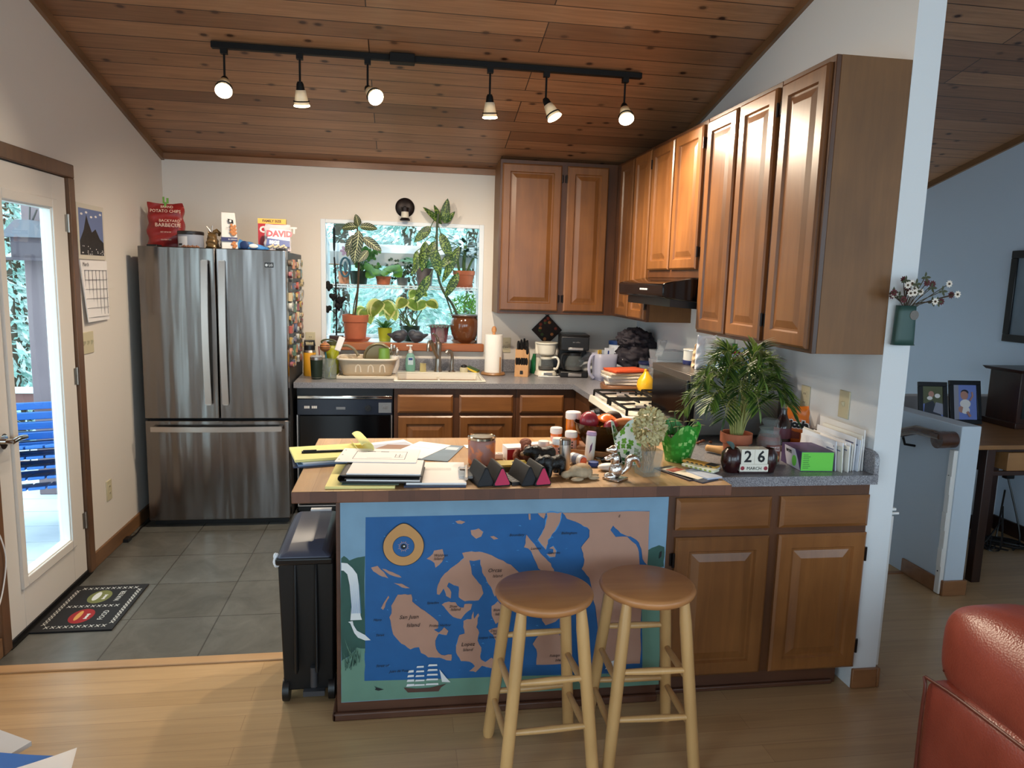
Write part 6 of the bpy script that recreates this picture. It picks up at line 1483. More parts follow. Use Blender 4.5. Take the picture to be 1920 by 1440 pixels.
for i in range(40): a = i*2.4; m.leaf((.04*math.cos(a)*(i/40),.04*math.sin(a)*(i/40),.09), (math.cos(a),math.sin(a),1), (0,0,1), .05, .02, .9, .1, 4)
m.build('foliage', LF_GREEN, t)
t = thing('foil_planter', 'bright green shamrock-print foil planter of seedlings right of the vase', 'planter', (2.765,-2.775,ZB), R(10))
wrap(t, 'foil_wrap', .050, .082, .115, clovermat('green_shamrock_foil', (44,140,44), ((60,160,60),(44,140,44),(150,206,120)), 24), .06, ph=1.9)
m = MB(); m.lathe([(.066,.095),(.0,.098)], seg=20); m.build('soil', M_SOIL, t)
m = MB(); ms = MB()
for i, (x, y, z) in enumerate(((-.06,-.02,.175),(-.08,.02,.155),(-.02,.01,.20),(.03,-.03,.165),(.075,-.02,.145),(.09,.02,.16),(.01,.05,.15),(-.03,-.05,.15))):
    ms.tube(spline([(x*.4,y*.4,.095),(x*.6,y*.6,.13),(x,y,z)],4), .002, 5)
    for q in (-1,1): m.leaf((x,y,z), (q,-.2,.15), (0,0,1), .034, .018, .5, .1, 4)
ms.build('stem', W_GSTEM, t); m.build('foliage', LF_SEED, t)
# vase with dried seed heads
t = thing('glass_vase', 'square clear glass vase holding dried pale seed pods at the front of the bar', 'vase', (2.565,-2.985,ZB), R(8))
m = MB(); w0, w1 = .036, .041
for s_, z0_, z1_ in ((1, 0, .10),): m.taper((0,0), w0*2, w0*2, w1*2, w1*2, 0, .10)
m.taper((0,0), w1*2, w1*2, w0*2-.012, w0*2-.012, .1001, .014); m.build('vase_glass', M_CLEAR, t, bev=.003)
m = MB()
for i in range(14): a = i*2.4; m.tube([(.018*math.cos(a),.018*math.sin(a),.016),(.026*math.cos(a+1),.026*math.sin(a+1),.10),(.04*math.cos(a),.04*math.sin(a),.15)], .0018, 5)
m.build('stem', P('dry_stem', (176,140,96), .8), t)
m = MB()
for i in range(330):
    a = i*2.39996; k = 1-2*(i+.5)/330; q = math.sqrt(1-k*k); d = Vector((q*math.cos(a),q*math.sin(a),k)); e = Vector((.046*d.x,.046*d.y,.182+.060*d.z))
    if e.z > .125: m.leaf(e, d+Vector((rr.uniform(-.8,.8),rr.uniform(-.8,.8),rr.uniform(-.8,.4))), d, .024, .016, .6, .3, 3)
o = m.build('seed_pods', P('dry_pod_cream', (196,186,140), .8, var=.2, vs=60), t)
# magazines, cards and cases at the right end of the bar
def cover(c1, c2):
    def f(m, th): m.mi = 1; m.box(-.035,.03,-.05,.06,th,th+.0002)
    return f
for k, (x, y, w_, d_, rz, th, c1, c2, lb) in enumerate(((2.695,-2.975,.085,.19,22,.004,(70,56,60),(120,96,84),'dark booklet at the bottom left of the pile by the vase'),(2.73,-3.02,.09,.16,28,.004,(60,62,76),(96,100,110),'slate booklet nearest the front corner of the bar'),(2.715,-2.985,.075,.17,30,.0015,(232,222,200),(190,90,70),'cream postcard with a small picture at its top'),(2.775,-3.015,.07,.12,18,.006,(190,200,220),(150,164,190),'pale blue envelope at the right of the booklet pile'))):
    sheet('booklet' if k < 2 else 'postcard' if k == 2 else 'envelope', [P('cover_%d'%k, c1, .5), P('cover_print_%d'%k, c2, .5)], lb, 'booklet' if k < 2 else 'card', x, y, ZB+(0,.0,.0045,.0045)[k] if k != 1 else ZB+.0, w_, d_, R(rz), th, (lambda m, th: m.box(-.035,.035,.03,.07,th,th+.0002)))
for k, (x, y, z, c1, lb) in enumerate(((2.785,-2.955,.0115,(226,226,200),'white case with lemon print on the pale envelope'),(2.815,-2.90,.0,(206,200,206),'lilac grey case at the back of the pile'),(2.80,-2.925,.0185,(196,146,60),'black and amber pouch on top of the pile'))):
    t = thing('glasses_case', lb, 'case', (x,y,ZB+z+(.006 if k == 1 else 0)), R(36)); BOX(-.022,.022,-.07,.07,0,.012).build('case_body', P('case_%d' % k, c1, .5, var=.15, vs=60), t, bev=.004)
    m = MB()
    for i in range(6): m.box(-.0225,-.0215,-.06+.02*i,-.05+.02*i,.003,.009)
    if k == 2: m.box(-.022,.022,-.072,-.03,.0118,.0128)
    m.build('case_print', M_INK if k != 0 else P('print_lemon', (150,160,60), .5), t)
# ------------------------------------------------------------------ food bags on top of the refrigerator
ZF = 1.7765
BOX  # (fridge body top is 1.755; the doors' top edge stands at 1.762)
def bag(t, name, w, d, h, mat, top=.9, wob=.006, seal=True, seed=1, deco=None, tilt=0):
    r_ = random.Random(seed); ph = [r_.uniform(0,6) for _ in range(6)]
    def fn(u, v):
        a = 2*math.pi*u; k = 1-v**5 if seal else 1; ww = w/2*(1-(1-top)*v)
        q = abs(math.cos(a))**.6*(1 if math.cos(a) > 0 else -1); p = abs(math.sin(a))**.8*(1 if math.sin(a) > 0 else -1)
        wv = wob*math.sin(7*v*3+ph[0]+2*math.sin(a*2+ph[1]))+wob*.6*math.sin(13*v+a*3+ph[2])
        return Vector((ww*q + wv*.6, (d/2*k+.002)*p*(.55+.45*math.sin(math.pi*min(1,v*.9+.1))) + wv + tilt*v, h*v + wob*.8*math.sin(a*2+ph[3])*v))
    m = MB(); m.surf(fn, 40, 22); o = m.build(name, mat, t, ang=80); return o
t = thing('chip_bag', 'large red potato chip bag clipped shut on the fridge at the wall corner', 'bag', (.165,-.50,1.7565), R(4))
M_CHIP = P('chip_bag_red', (142,36,34), .38, bump=.25, bs=26)
bag(t, 'bag_foil', .225, .11, .285, M_CHIP, .92, .006, True, 4)
m = MB()
for s_, z, sz, x in (('BRAND',.258,.022,.03),('POTATO CHIPS',.232,.026,.02),('BACKYARD',.172,.024,.045),('BARBECUE',.145,.032,.035),('NET WT 8 OZ',.102,.010,.02),('GLUTEN FREE',.055,.010,.02)): m.text(s_, sz, (x-.01,-.070 if .09 < z < .2 else -.060 if z > .2 else -.066,z), (1,0,0), (0,0,1), 'CENTER')
m.build('lettering', P('chip_text', (226,200,180), .6), t)
m = MB(); m.box(-.006,.006,-.012,.012,.262,.292); m.box(-.016,-.006,-.004,.004,.285,.325); m.box(.006,.018,-.004,.004,.285,.318); m.build('bag_clip', P('clip_green', (110,160,60), .4), t)
t = thing('snack_canister', 'short white mixed-nuts canister with dark lid beside the chip bag', 'canister', (.337,-.60,1.7565))
m = MB(); m.lathe([(.074,0),(.076,.003),(.076,.088),(.0,.089)], seg=32); m.mi = 1; m.add([(.0765*math.cos(R(a)),.0765*math.sin(R(a)),z) for z in (.006,.076) for a in range(215,275,6)], [(i,i+1,i+11,i+10) for i in range(9)])
m.mi = 2
for k in range(9): a = R(246+9*k); m.ball((.0765*math.cos(a),.0765*math.sin(a),.012+.004*(k % 2)),(.008,.003,.008),8,6)
m.mi = 3; m.add([(.077*math.cos(R(a)),.077*math.sin(R(a)),z) for z in (.022,.032) for a in range(220,250,6)], [(i,i+1,i+6,i+5) for i in range(4)])
m.build('can_body', [P('can_grey_blue', (150,154,166), .4), P('can_white', (216,214,216), .4), P('nut_brown', (140,96,72), .6), M_INK], t)
m = MB(); m.lathe([(.078,.088),(.079,.09),(.079,.106),(.075,.11),(.0,.11)], seg=32); m.build('lid', P('lid_black_brown', (34,28,28), .35), t)
t = thing('coffee_bag', 'brown foil coffee bag folded over at the top between canister and white bag', 'bag', (.462,-.58,1.7565))
bag(t, 'bag_foil', .085, .06, .115, P('foil_bronze', (120,92,56), .3, .3), .5, .004, True, 9)
m = MB(); m.tube([(.0,0,.105),(.03,-.005,.12),(.045,-.005,.105),(.04,0,.09)], [.012,.014,.012,.008], 10); m.build('fold', P('foil_bronze', (120,92,56), .3), t)
m = MB(); m.tube([(-.005,-.01,.11),(-.03,-.012,.145)], .0035, 6); m.tube([(.0,-.01,.11),(.004,-.012,.15)], .0035, 6); m.build('clip', M_STEELS, t)
t = thing('nut_bag', 'small white printed bag slumped behind the brown coffee bag', 'bag', (.525,-.50,1.7565)); bag(t, 'bag_foil', .075, .05, .085, P('bag_white_print', (200,196,196), .4, var=.2, vs=60), .7, .005, True, 12)
t = thing('cookie_bag', 'tall white paper bag with a photo of nuts and a navy band', 'bag', (.577,-.62,1.7565), R(10))
m = MB(); m.taper((0,0), .098, .07, .082, .012, 0, .235, ox=-.008, oy=.012); m.build('paper_bag', P('bag_white', (226,222,218), .6, bump=.2, bs=30), t, bev=.004)
m = MB(); m.add([(-.049,-.036,.055),(.047,-.036,.055),(.046,-.033,.08),(-.0485,-.033,.08)], [(0,1,2,3)]); m.mi = 1
for k in range(9): m.ball((.022+.012*math.sin(k*2.1), -.0325+.0013*(k)*.4, .10+.007*k), (.013*(1-k*.05),.003,.010), 8, 6)
for k in range(4): m.ball((.026+.008*math.sin(k*2.1), -.036, .02+.009*k), (.012,.003,.009), 8, 6)
m.mi = 2; m.prism([(-.01,.195),(.022,.188),(.024,.165),(-.004,.172)], 'xz', -.0195, -.016); m.mi = 3; m.ball((.006,-.0200,.181),(.007,.001,.007),8,6)
m.mi = 4; m.text('NUT CLUSTERS', .008, (-.02,-.0255,.14), (1,0,0), (0,.2,1)); m.mi = 3; m.text('BLUEBERRY', .011, (-.008,-.0365,.067), (1,0,0), (0,.1,1)); m.build('print', [P('print_navy', (44,48,100), .5), P('print_nut', (196,128,78), .6), M_INK, M_PAPER, P('print_grey', (120,120,124), .6)], t)
t = thing('crumpled_bag', 'crumpled blue snack bag lying on its side on the fridge', 'bag', (.715,-.60,1.757), R(-6))
m = MB(); m.surf(lambda u, v: Vector((-.085+.19*u, (.040*(1-.4*u))*math.cos(2*math.pi*v), .034*(1-.65*u)*(1+math.sin(2*math.pi*v))*1.0+.004*math.sin(17*u+9*v)+.003*math.sin(31*v+5*u))), 20, 20); m.build('bag', P('bag_blue', (70,130,190), .3, var=.55, vs=18), t, ang=70)
m = MB(); m.ball((.01,-.034,.03),(.03,.006,.014),12,8); m.mi = 1; m.ball((-.045,-.038,.035),(.03,.006,.026),12,8); m.build('print', [M_PAPER, P('print_deep_blue', (28,52,100), .5)], t)
t = thing('cracker_box', 'red and yellow family-size cracker box standing at the right end of the fridge', 'box', (.805,-.42,1.7565), R(3))
m = MB(); m.box(-.088,.088,-.03,.03,0,.185); m.mi = 1; m.box(-.0885,.0885,-.0305,.0305,.185,.218); m.mi = 2; m.text('FAMILY SIZE', .022, (0,-.031,.202), (1,0,0), (0,0,1), 'CENTER', bold=.0006); m.mi = 3; m.text('CHEEZ-IT', .055, (-.078,-.0308,.145), (1,0,0), (0,0,1), bold=.003); m.mi = 1; m.ball((.0,-.031,.13),(.022,.001,.02),14,8)
m.build('carton', [P('box_red', (190,34,46), .4), P('box_yellow', (246,196,90), .4), P('box_brown_text', (90,40,40), .5), M_PAPER], t)
t = thing('seed_bag', 'white and blue sunflower seed bag leaning in front of the cracker box', 'bag', (.865,-.60,1.760), R(8), rx=R(-14))
bag(t, 'bag_foil', .165, .055, .175, P('seed_bag_film', (206,196,200), .25, var=.15, vs=20), .95, .004, True, 21)
m = MB(); mm = Matrix.Rotation(R(-14),4,'Y')
m.mark(); m.prism([(-.062,.075),(.075,.06),(.078,.13),(-.045,.14)], 'xz', -.0375, -.03); m.mi = 1; m.prism([(-.07,.03),(.075,.02),(.075,.06),(-.062,.075)], 'xz', -.0372, -.03); m.mi = 2; m.text('DAVID', .052, (.012,-.0382,.103), (1,0,0), (0,0,1), 'CENTER', bold=.003); m.mi = 0; m.text('BIGS', .03, (-.02,-.0378,.047), (1,0,-.05), (.05,0,1), 'CENTER', bold=.002)
m.mi = 3
for k in range(10): m.ball((-.05+.011*k,-.036,.018+.006*(k % 3)),(.010,.003,.007),8,6)
m.build('print', [M_PAPER, P('print_royal_blue', (30,66,140), .4), P('print_crimson', (200,40,70), .4), P('seed_cream', (206,190,160), .6)], t)

# ------------------------------------------------------------------ corner of the counter
t = thing('plastic_pitcher', 'frosted plastic pitcher stuffed with packets in the counter corner', 'pitcher', (3.125,-.40,ZC), R(12))
m = MB(); m.surf(lambda u, v: Vector(((.072+.012*v)*(abs(math.cos(2*math.pi*u))**.45)*math.copysign(1,math.cos(2*math.pi*u)), (.062+.010*v)*(abs(math.sin(2*math.pi*u))**.45)*math.copysign(1,math.sin(2*math.pi*u)), .195*v)), 40, 4); m.add([(-.07,-.06,.003),(.07,-.06,.003),(.07,.06,.003),(-.07,.06,.003)], [(0,1,2,3)]); m.build('jug', M_FROST, t, solid=.003)
m = MB(); m.tube(spline([(-.075,0,.185),(-.105,0,.175),(-.125,0,.12),(-.118,0,.05),(-.085,0,.015)],5), .011, 8); m.build('handle', M_FROST, t)
for k, (x, y, h, w_, c_, nm) in enumerate(((.03,-.01,.235,.075,(226,230,238),'white'),(-.02,.01,.215,.05,(206,214,224),'pale'),(-.045,-.02,.22,.03,(216,176,70),'yellow'),(.0,.025,.21,.06,(60,90,150),'blue'))):
    m = MB(); m.box(-w_/2,w_/2,-.004,.004,0,h-.04); m.mi = 1; m.box(-w_*.2,-w_*.05,-.0045,.0045,h-.085,h-.06); solo(m, 'packet', [P('packet_'+nm, c_, .5), M_BLUE], '%s packet sticking out of the frosted plastic pitcher' % nm, 'packet', (3.125+x,-.40+y,ZC+.04), R(12+7*k))
t = thing('plastic_bag', 'crumpled translucent plastic bag behind the frosted pitcher', 'bag', (3.045,-.17,ZC)); bag(t, 'bag_film', .16, .12, .17, milky('bag_film', (210,208,206), .6, .3), .6, .014, True, 31)
t = thing('food_canister', 'white canister with dark blue lid in the far counter corner', 'canister', (3.30,-.14,ZC))
m = MB(); m.lathe([(.06,0),(.065,.004),(.068,.24),(.0,.241)], seg=28); m.build('body', P('canister_white', (224,228,236), .4), t); m = MB(); m.lathe([(.071,.238),(.072,.262),(.068,.266),(.0,.266)], seg=28); m.build('lid', P('lid_blue', (30,56,110), .4), t)
t = thing('storage_box', 'black plastic crate under the dark rain jacket in the corner', 'box', (3.345,-.42,ZC)); BOX(-.11,.12,-.17,.13,0,.085).build('crate', M_BLACK, t, bev=.01)
t = thing('folded_jacket', 'bundled purplish-black rain jacket heaped in the counter corner', 'jacket', (3.345,-.42,ZC+.086), R(10))
from mathutils import noise as NZ
m = MB()
def lump(cx, cy, cz, rx_, ry_, rz_, amp, fr, sd_):
    def fn(u, v):
        a, b = 2*math.pi*u, math.pi*(.001+.998*v); d = Vector((math.sin(b)*math.cos(a), math.sin(b)*math.sin(a), math.cos(b)))
        k = 1+amp*NZ.noise(d*fr+Vector((sd_,0,0)))+amp*.7*NZ.ridged_multi_fractal(d*fr*1.3+Vector((0,sd_,0)), 1.0, 2.0, 3, 1.0, 2.0)-amp*.6
        return Vector((cx+rx_*d.x*k, cy+ry_*d.y*k, max(.002, cz+rz_*d.z*k)))
    m.surf(fn, 56, 36)
lump(0,0,.095,.125,.13,.105,.22,2.4,1.0); lump(-.01,.0,.215,.115,.11,.075,.30,2.8,5.0); lump(.07,-.02,.17,.07,.08,.09,.3,2.2,9.0)
m.build('jacket_fabric', P('jacket_plum_black', (40,34,42), .75, bump=.4, bs=30), t, ang=80)
m = MB()
for k in range(3): m.box(-.122+.004*k,-.12+.004*k,-.05+.03*k,-.038+.03*k,.07+.05*k,.076+.05*k)
m.build('reflective_tab', M_WHITE, t)
t = thing('storage_container', 'clear food tub with navy lid in front of the jacket', 'container', (3.335,-.735,ZC+.09)); m = MB(); m.lathe([(.045,0),(.05,.004),(.058,.07),(.0,.071)], seg=28); m.build('tub', M_CLEARP, t); m = MB(); m.lathe([(.061,.066),(.063,.07),(.063,.084),(.0,.086)], seg=28); m.build('lid', P('lid_navy', (26,40,78), .4), t)
t = thing('storage_container', 'white tub with pale lid beneath the navy-lidded tub', 'container', (3.33,-.735,ZC)); m = MB(); m.lathe([(.055,0),(.06,.004),(.066,.07),(.0,.071)], seg=28); m.build('tub', P('tub_white', (216,222,228), .4), t); m = MB(); m.lathe([(.069,.068),(.070,.086),(.0,.0885)], seg=28); m.build('lid', P('lid_pale_blue', (176,196,210), .4), t)
t = thing('storage_container', 'stacked clear rectangular tubs behind the microwave', 'container', (3.37,-.99,ZC)); m = MB()
for k in range(4): m.taper((0,0), .16, .13, .19, .16, .06*k, .06*k+.10)
m.build('tub', M_CLEARP, t, bev=.006)
m = MB(); m.box(-.10,.10,-.02,.02,0,.012); solo(m, 'spatula', M_CLEARP, 'clear plastic lid leaning across the stacked tubs', 'lid', (3.32,-1.03,ZC+.292), R(60), ry=R(-24))
# cutting board and towels by the range
t = thing('cutting_board', 'thick round-cornered wooden board by the range under the folded towels', 'cutting board', (3.135,-.86,ZC), R(-8))
m = MB(); m.prism([(.155*math.copysign(abs(math.cos(a))**.6,math.cos(a)), .135*math.copysign(abs(math.sin(a))**.6,math.sin(a))) for a in [i*math.pi/24 for i in range(48)]], 'xy', 0, .036); m.build('board', W_BOARD, t, bev=.006)
ck = [((226,214,200),'cream','folded cream towel at the bottom of the towel stack'),((214,206,204),'pale grey','folded pale grey towel second in the towel stack'),((232,224,212),'off white','folded off-white towel in the middle of the towel stack'),((206,190,168),'beige','folded beige towel near the top of the towel stack'),((216,90,48),'orange','bright orange folded towel on top of the stack')]
for k, (c_, nm, lb) in enumerate(ck):
    t = thing('folded_towel', lb, 'towel', (3.135+.012*math.sin(k*2), -.86, ZC+.037+.021*k), R(-12+6*k), 'folded towels on the cutting board' )
    t.pop('group', None) if False else None
    m = MB(); w_, d_ = (.13 if k < 4 else .125), .09
    n = 3
    prof = []
    for j in range(n):
        zz_ = .0065*j+.003
        prof.append((-w_ if j % 2 == 0 else w_, zz_)); prof.append((w_ if j % 2 == 0 else -w_, zz_))
    m.surf(lambda u, v: (lambda s_: Vector(((prof[min(int(s_),2*n-2)][0]+(prof[min(int(s_),2*n-2)+1][0]-prof[min(int(s_),2*n-2)][0])*(s_-min(int(s_),2*n-2))), -d_+2*d_*v+.004*math.sin(9*u), prof[min(int(s_),2*n-2)][1]+(prof[min(int(s_),2*n-2)+1][1]-prof[min(int(s_),2*n-2)][1])*(s_-min(int(s_),2*n-2))+.0015*math.sin(20*v+12*u))))(u*(2*n-1)), 40, 8)
    m.build('towel_fabric', P('towel_'+nm.replace(' ','_'), c_, .95, bump=.3, bs=200), t, solid=.005, ang=80)
t = thing('kitchen_timer', 'yellow pear-shaped kitchen timer at the back of the range', 'timer', (3.225,-1.035,ZC+.004))
m = MB(); m.lathe([(.02,0),(.045,.012),(.058,.045),(.054,.08),(.036,.108),(.020,.128),(.014,.14),(.0,.144)], seg=28); m.build('body', P('timer_yellow', (240,186,40), .3), t); m = MB(); m.ball((-.005,0,.146),(.010,.010,.012),10,8); m.build('knob', P('timer_yellow', (240,186,40), .3), t)
t = thing('pepper_mill', 'dark pepper mill standing behind the yellow timer', 'pepper mill', (3.30,-.925,ZC)); m = MB(); m.lathe([(.028,0),(.026,.03),(.02,.07),(.026,.11),(.018,.125),(.024,.15),(.0,.165)], seg=20); m.build('body', W_DARK, t)

# ------------------------------------------------------------------ things on the microwave
ZM = 1.217
t = thing('cake_tin', 'white tin with blue base on the left of the microwave', 'tin', (3.155,-1.965,ZM)); m = MB(); m.lathe([(.058,0),(.060,.003),(.060,.022),(.0,.023)], seg=30); m.build('base', P('tin_navy', (38,50,108), .4), t); m = MB(); m.lathe([(.0585,.022),(.0585,.072),(.062,.075),(.058,.078),(.0,.07)], seg=30); m.build('tin', P('tin_white', (216,214,206), .3), t)
t = thing('rice_bag', 'clear bag of brown rice beside the white tin on the microwave', 'bag', (3.125,-2.09,ZM)); bag(t, 'bag_film', .075, .06, .115, P('rice_brown', (190,160,124), .5, var=.35, vs=220), .7, .005, True, 41)
t = thing('flour_bag', 'white and blue printed flour bag in the middle of the microwave', 'bag', (3.165,-2.17,ZM), R(6)); bag(t, 'paper_bag', .115, .07, .15, P('flour_paper', (222,220,214), .6), .9, .004, True, 44)
m = MB(); m.box(-.056,.056,-.0375,-.03,.0,.028); m.mi = 1
for k in range(6): m.box(-.04,-.04+.05*rr.uniform(.6,1),-.0372,-.036,.058+.012*k,.0605+.012*k)
for k in range(5): m.box(-.02+.008*k,-.016+.008*k,-.0372,-.036,.036,.05)
m.build('print', [P('print_sky', (120,168,214), .5), P('print_slate', (84,92,112), .5)], t)
t = thing('rice_bag', 'pale blue grain bag with an oval window and red ribbon on the microwave', 'bag', (3.205,-2.285,ZM), R(4)); bag(t, 'bag_film', .17, .075, .118, P('grain_bag_blue', (170,200,222), .35), .96, .004, True, 47)
m = MB(); m.mi = 0; m.prism([(.006+.042*math.cos(a), .05+.024*math.sin(a)) for a in [i*math.pi/14 for i in range(28)]], 'xz', -.0425, -.03); m.mi = 1; m.prism([(.006+.046*math.cos(a), .05+.028*math.sin(a)) for a in [i*math.pi/14 for i in range(28)]], 'xz', -.0418, -.03); m.mi = 2
m.prism([(-.045,.085),(-.03,.09),(0,.095),(.035,.09),(.052,.084),(.052,.092),(.03,.099),(0,.104),(-.03,.099),(-.045,.094)], 'xz', -.0375, -.028); m.build('print', [P('grain_window', (176,136,96), .6, var=.4, vs=240), M_PAPER, M_RED], t)
for k, (x, y, h, c_, lb) in enumerate(((3.13,-2.21,.165,(214,214,220),'white rolled packet standing up behind the flour bag'),(3.225,-2.215,.15,(236,226,200),'cream packet with a green end behind the grain bag'))):
    t = thing('packet', lb, 'packet', (x,y+.05,ZM), R(10)); bag(t, 'bag_film', .12, .035, h, P('packet_film_%d' % k, c_, .4, var=.2, vs=30), .9, .004, True, 50+k)
    m = MB(); m.box(.03,.055,-.02,-.014,h*.7,h*.85); m.build('print', P('print_green', (80,150,60), .5) if k else M_BLUE, t)
t = thing('clear_tub', 'clear plastic tub at the back of the microwave behind the bags', 'container', (3.10,-1.99+.06,ZM)); 
bpy.data.objects.remove(t)
m = MB(); m.tube([(0,0,0),(0,0,.07)], .008, 10); m.mi = 1; m.tube([(0,0,.07),(0,0,.085)], .0085, 10); solo(m, 'bottle_neck_brush', [P('knife_rust', (130,70,50), .5), P('brush_navy', (40,60,100), .4)], 'thin upright brush handle rising behind the flour bag', 'brush', (3.20,-2.09,ZM+.10))
t = thing('bread_bag', 'brown loaf in a plastic bag at the right rear of the microwave', 'bread', (3.325,-2.20,ZM), R(80)); m = MB(); m.ball((0,0,.045),(.10,.05,.045),20,12); m.build('loaf', P('loaf_brown', (104,68,48), .6, var=.3, vs=40), t, ang=80)

# ------------------------------------------------------------------ right end of the peninsula
t = thing('potted_palm', 'bushy parlor palm in a terracotta pot behind the apple calendar', 'plant', (3.012,-2.775,ZC))
m = MB(); m.lathe([(.040,0),(.043,.004),(.052,.075),(.060,.077),(.064,.080),(.064,.118),(.058,.118),(.056,.102)], seg=36); m.build('pot', M_TERRA, t)
m = MB(); m.lathe([(.0575,.10),(.0,.106)], seg=20); m.build('soil', M_SOIL, t)
m = MB(); ms = MB(); rp = random.Random(17)
for i in range(34):
    a = i*2.39996+.4; k = (i+.5)/34; h = .40-.22*k+rp.uniform(-.02,.02); R_ = .05+.18*k**.7; end = h-.01-.05*k
    b0 = Vector((.022*math.cos(a),.018*math.sin(a),.10)); dx = Vector((math.cos(a),math.sin(a)*.62,0))
    pts = spline([b0, b0+dx*R_*.12+Vector((0,0,h*.45)), b0+dx*R_*.45+Vector((0,0,h*.85)), b0+dx*R_*.8+Vector((0,0,(h*.9+end)*.5)), b0+dx*R_+Vector((0,0,end-.03))], 5)
    ms.tube(pts, [.003-.0022*j/(len(pts)-1) for j in range(len(pts))], 5)
    sd = dx.cross(Vector((0,0,1))).normalized(); n_ = len(pts)
    for j in range(7, n_):
        tt = (pts[min(j+1,n_-1)]-pts[j-1]).normalized(); L_ = .030+.062*math.sin(math.pi*(.2+.72*(j-7)/(n_-7)))
        for q in (-1,1):
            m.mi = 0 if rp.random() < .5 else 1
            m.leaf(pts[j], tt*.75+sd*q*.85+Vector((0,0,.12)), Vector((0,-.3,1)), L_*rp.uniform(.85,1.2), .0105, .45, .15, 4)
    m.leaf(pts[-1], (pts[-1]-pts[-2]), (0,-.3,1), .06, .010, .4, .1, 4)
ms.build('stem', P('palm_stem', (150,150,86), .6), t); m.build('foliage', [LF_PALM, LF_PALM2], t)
t = thing('block_calendar', 'wooden apple-ended block calendar reading 26 March at the peninsula front', 'calendar', (2.990,-2.955,ZC), R(-3))
M_APP = P('dark_red_apple', (44,14,16), .25, coat=.3)
m = MB()
m.box(-.055,.055,-.025,.03,0,.012); m.build('base', M_APP, t)
for s_, r_, x in (('l',.042,-.075),('r',.034,.072)):
    m = MB(); m.lathe([(.01,.0),(.7*r_,.002),(r_,.04),(r_*.95,.075),(r_*.55,.094),(.008,.086),(.0,.085)], (x,.005,0), 28); m.build('apple_end', M_APP, t, ang=60)
m = MB(); m.leaf((-.07,.0,.09), (-.4,-.3,.6), (0,-.6,.6), .05, .026, 1.0, .2, 5); m.build('apple_leaf', P('slate_green_leaf', (76,96,92), .5), t)
for x, ch in ((-.0265,'2'),(.0265,'6')):
    m = MB(); m.box(x-.026,x+.026,-.030,.022,.040,.097); m.mi = 1; m.text(ch, .062, (x,-.0304,.067), (1,0,0), (0,0,1), 'CENTER', bold=.0012); m.build('number_cube', [P('cube_cream', (232,228,214), .5), M_INK], t, bev=0)
m = MB(); m.box(-.056,.056,-.032,.0,.011,.0395); m.mi = 1; m.text('MARCH', .017, (0,-.0325,.023), (1,0,0), (0,0,1), 'CENTER'); m.mi = 2
for q in (-1,1): m.ball((.046*q,-.0325,.024),(.008,.001,.008),12,8)
m.build('month_block', [P('cube_cream', (232,228,214), .5), M_INK, P('tiny_apple_red', (150,34,52), .5)], t)
t = thing('jar_candle', 'large red-brown jar candle with glass lid right of the calendar', 'candle', (3.124,-2.835,ZC))
m = MB(); m.lathe([(.042,0),(.048,.006),(.049,.10),(.042,.125),(.038,.132),(.038,.145),(.034,.145),(.034,.13),(.044,.098),(.044,.01),(.0,.008)], seg=32); m.build('jar_glass', M_CLEAR, t)
m = MB(); m.lathe([(.040,.010),(.0435,.014),(.0435,.098),(.040,.118),(.0,.119)], seg=28); m.build('wax', P('spiced_wax', (120,52,44), .4), t)
m = MB(); m.lathe([(.040,.145),(.043,.149),(.036,.153),(.024,.158),(.030,.168),(.036,.178),(.030,.186),(.0,.187)], seg=30); m.build('glass_lid', M_CLEAR, t)
m = MB(); n = 10; vs = []
for k in range(n+1): a = R(235+70*k/n); vs += [(.0497*math.cos(a),.0497*math.sin(a),.02),(.0497*math.cos(a),.0497*math.sin(a),.088)]
m.add(vs, [(2*k,2*k+2,2*k+3,2*k+1) for k in range(n)]); m.mi = 1; m.ball((-.008,-.0495,.045),(.011,.002,.013),10,8); m.mi = 2; m.ball((.012,-.0492,.038),(.009,.002,.010),10,8); m.mi = 3; m.text('YANKEE', .011, (0,-.0502,.079), (1,0,0), (0,0,1), 'CENTER'); m.text('CANDLE', .011, (0,-.0502,.068), (1,0,0), (0,0,1), 'CENTER')
m.build('label', [P('label_rust', (124,60,48), .5), P('label_apple', (190,70,50), .5), P('label_pear', (206,150,96), .5), M_PAPER], t)
t = thing('wipes_box', 'purple and white wipes carton with a bright green front beside the envelopes', 'box', (3.272,-2.872,ZC), R(-4))
m = MB(); m.box(-.066,.066,-.085,.085,0,.078); m.mi = 1; m.box(-.065,.065,-.0855,-.085,.002,.076); m.mi = 2; m.prism([(-.085,.0),(.02,.0),(-.02,.05),(-.05,.072),(.05,.072),(.05,.078),(-.085,.0)][:0] or [(-.084,.002),(.03,.002),(.05,.04),(.06,.076),(-.03,.076),(-.06,.04)], 'yz', -.0665, -.066)
m.mi = 3
for k in range(8): m.box(-.058,-.058+.03*rr.uniform(.6,1),-.0858,-.0855,.012+.0075*k,.0145+.0075*k)
m.mi = 4; m.text('WYPE', .018, (-.0668,.02,.058), (0,-1,0), (0,0,1), 'CENTER', bold=.0005); m.mi = 1; m.ball((-.0667,-.03,.03),(.0006,.02,.022),14,8); m.build('carton', [P('carton_purple', (70,50,96), .45), P('carton_green', (110,212,72), .45), P('carton_lilac_white', (206,206,222), .45), P('carton_green_text', (60,130,50), .5), M_INK], t)
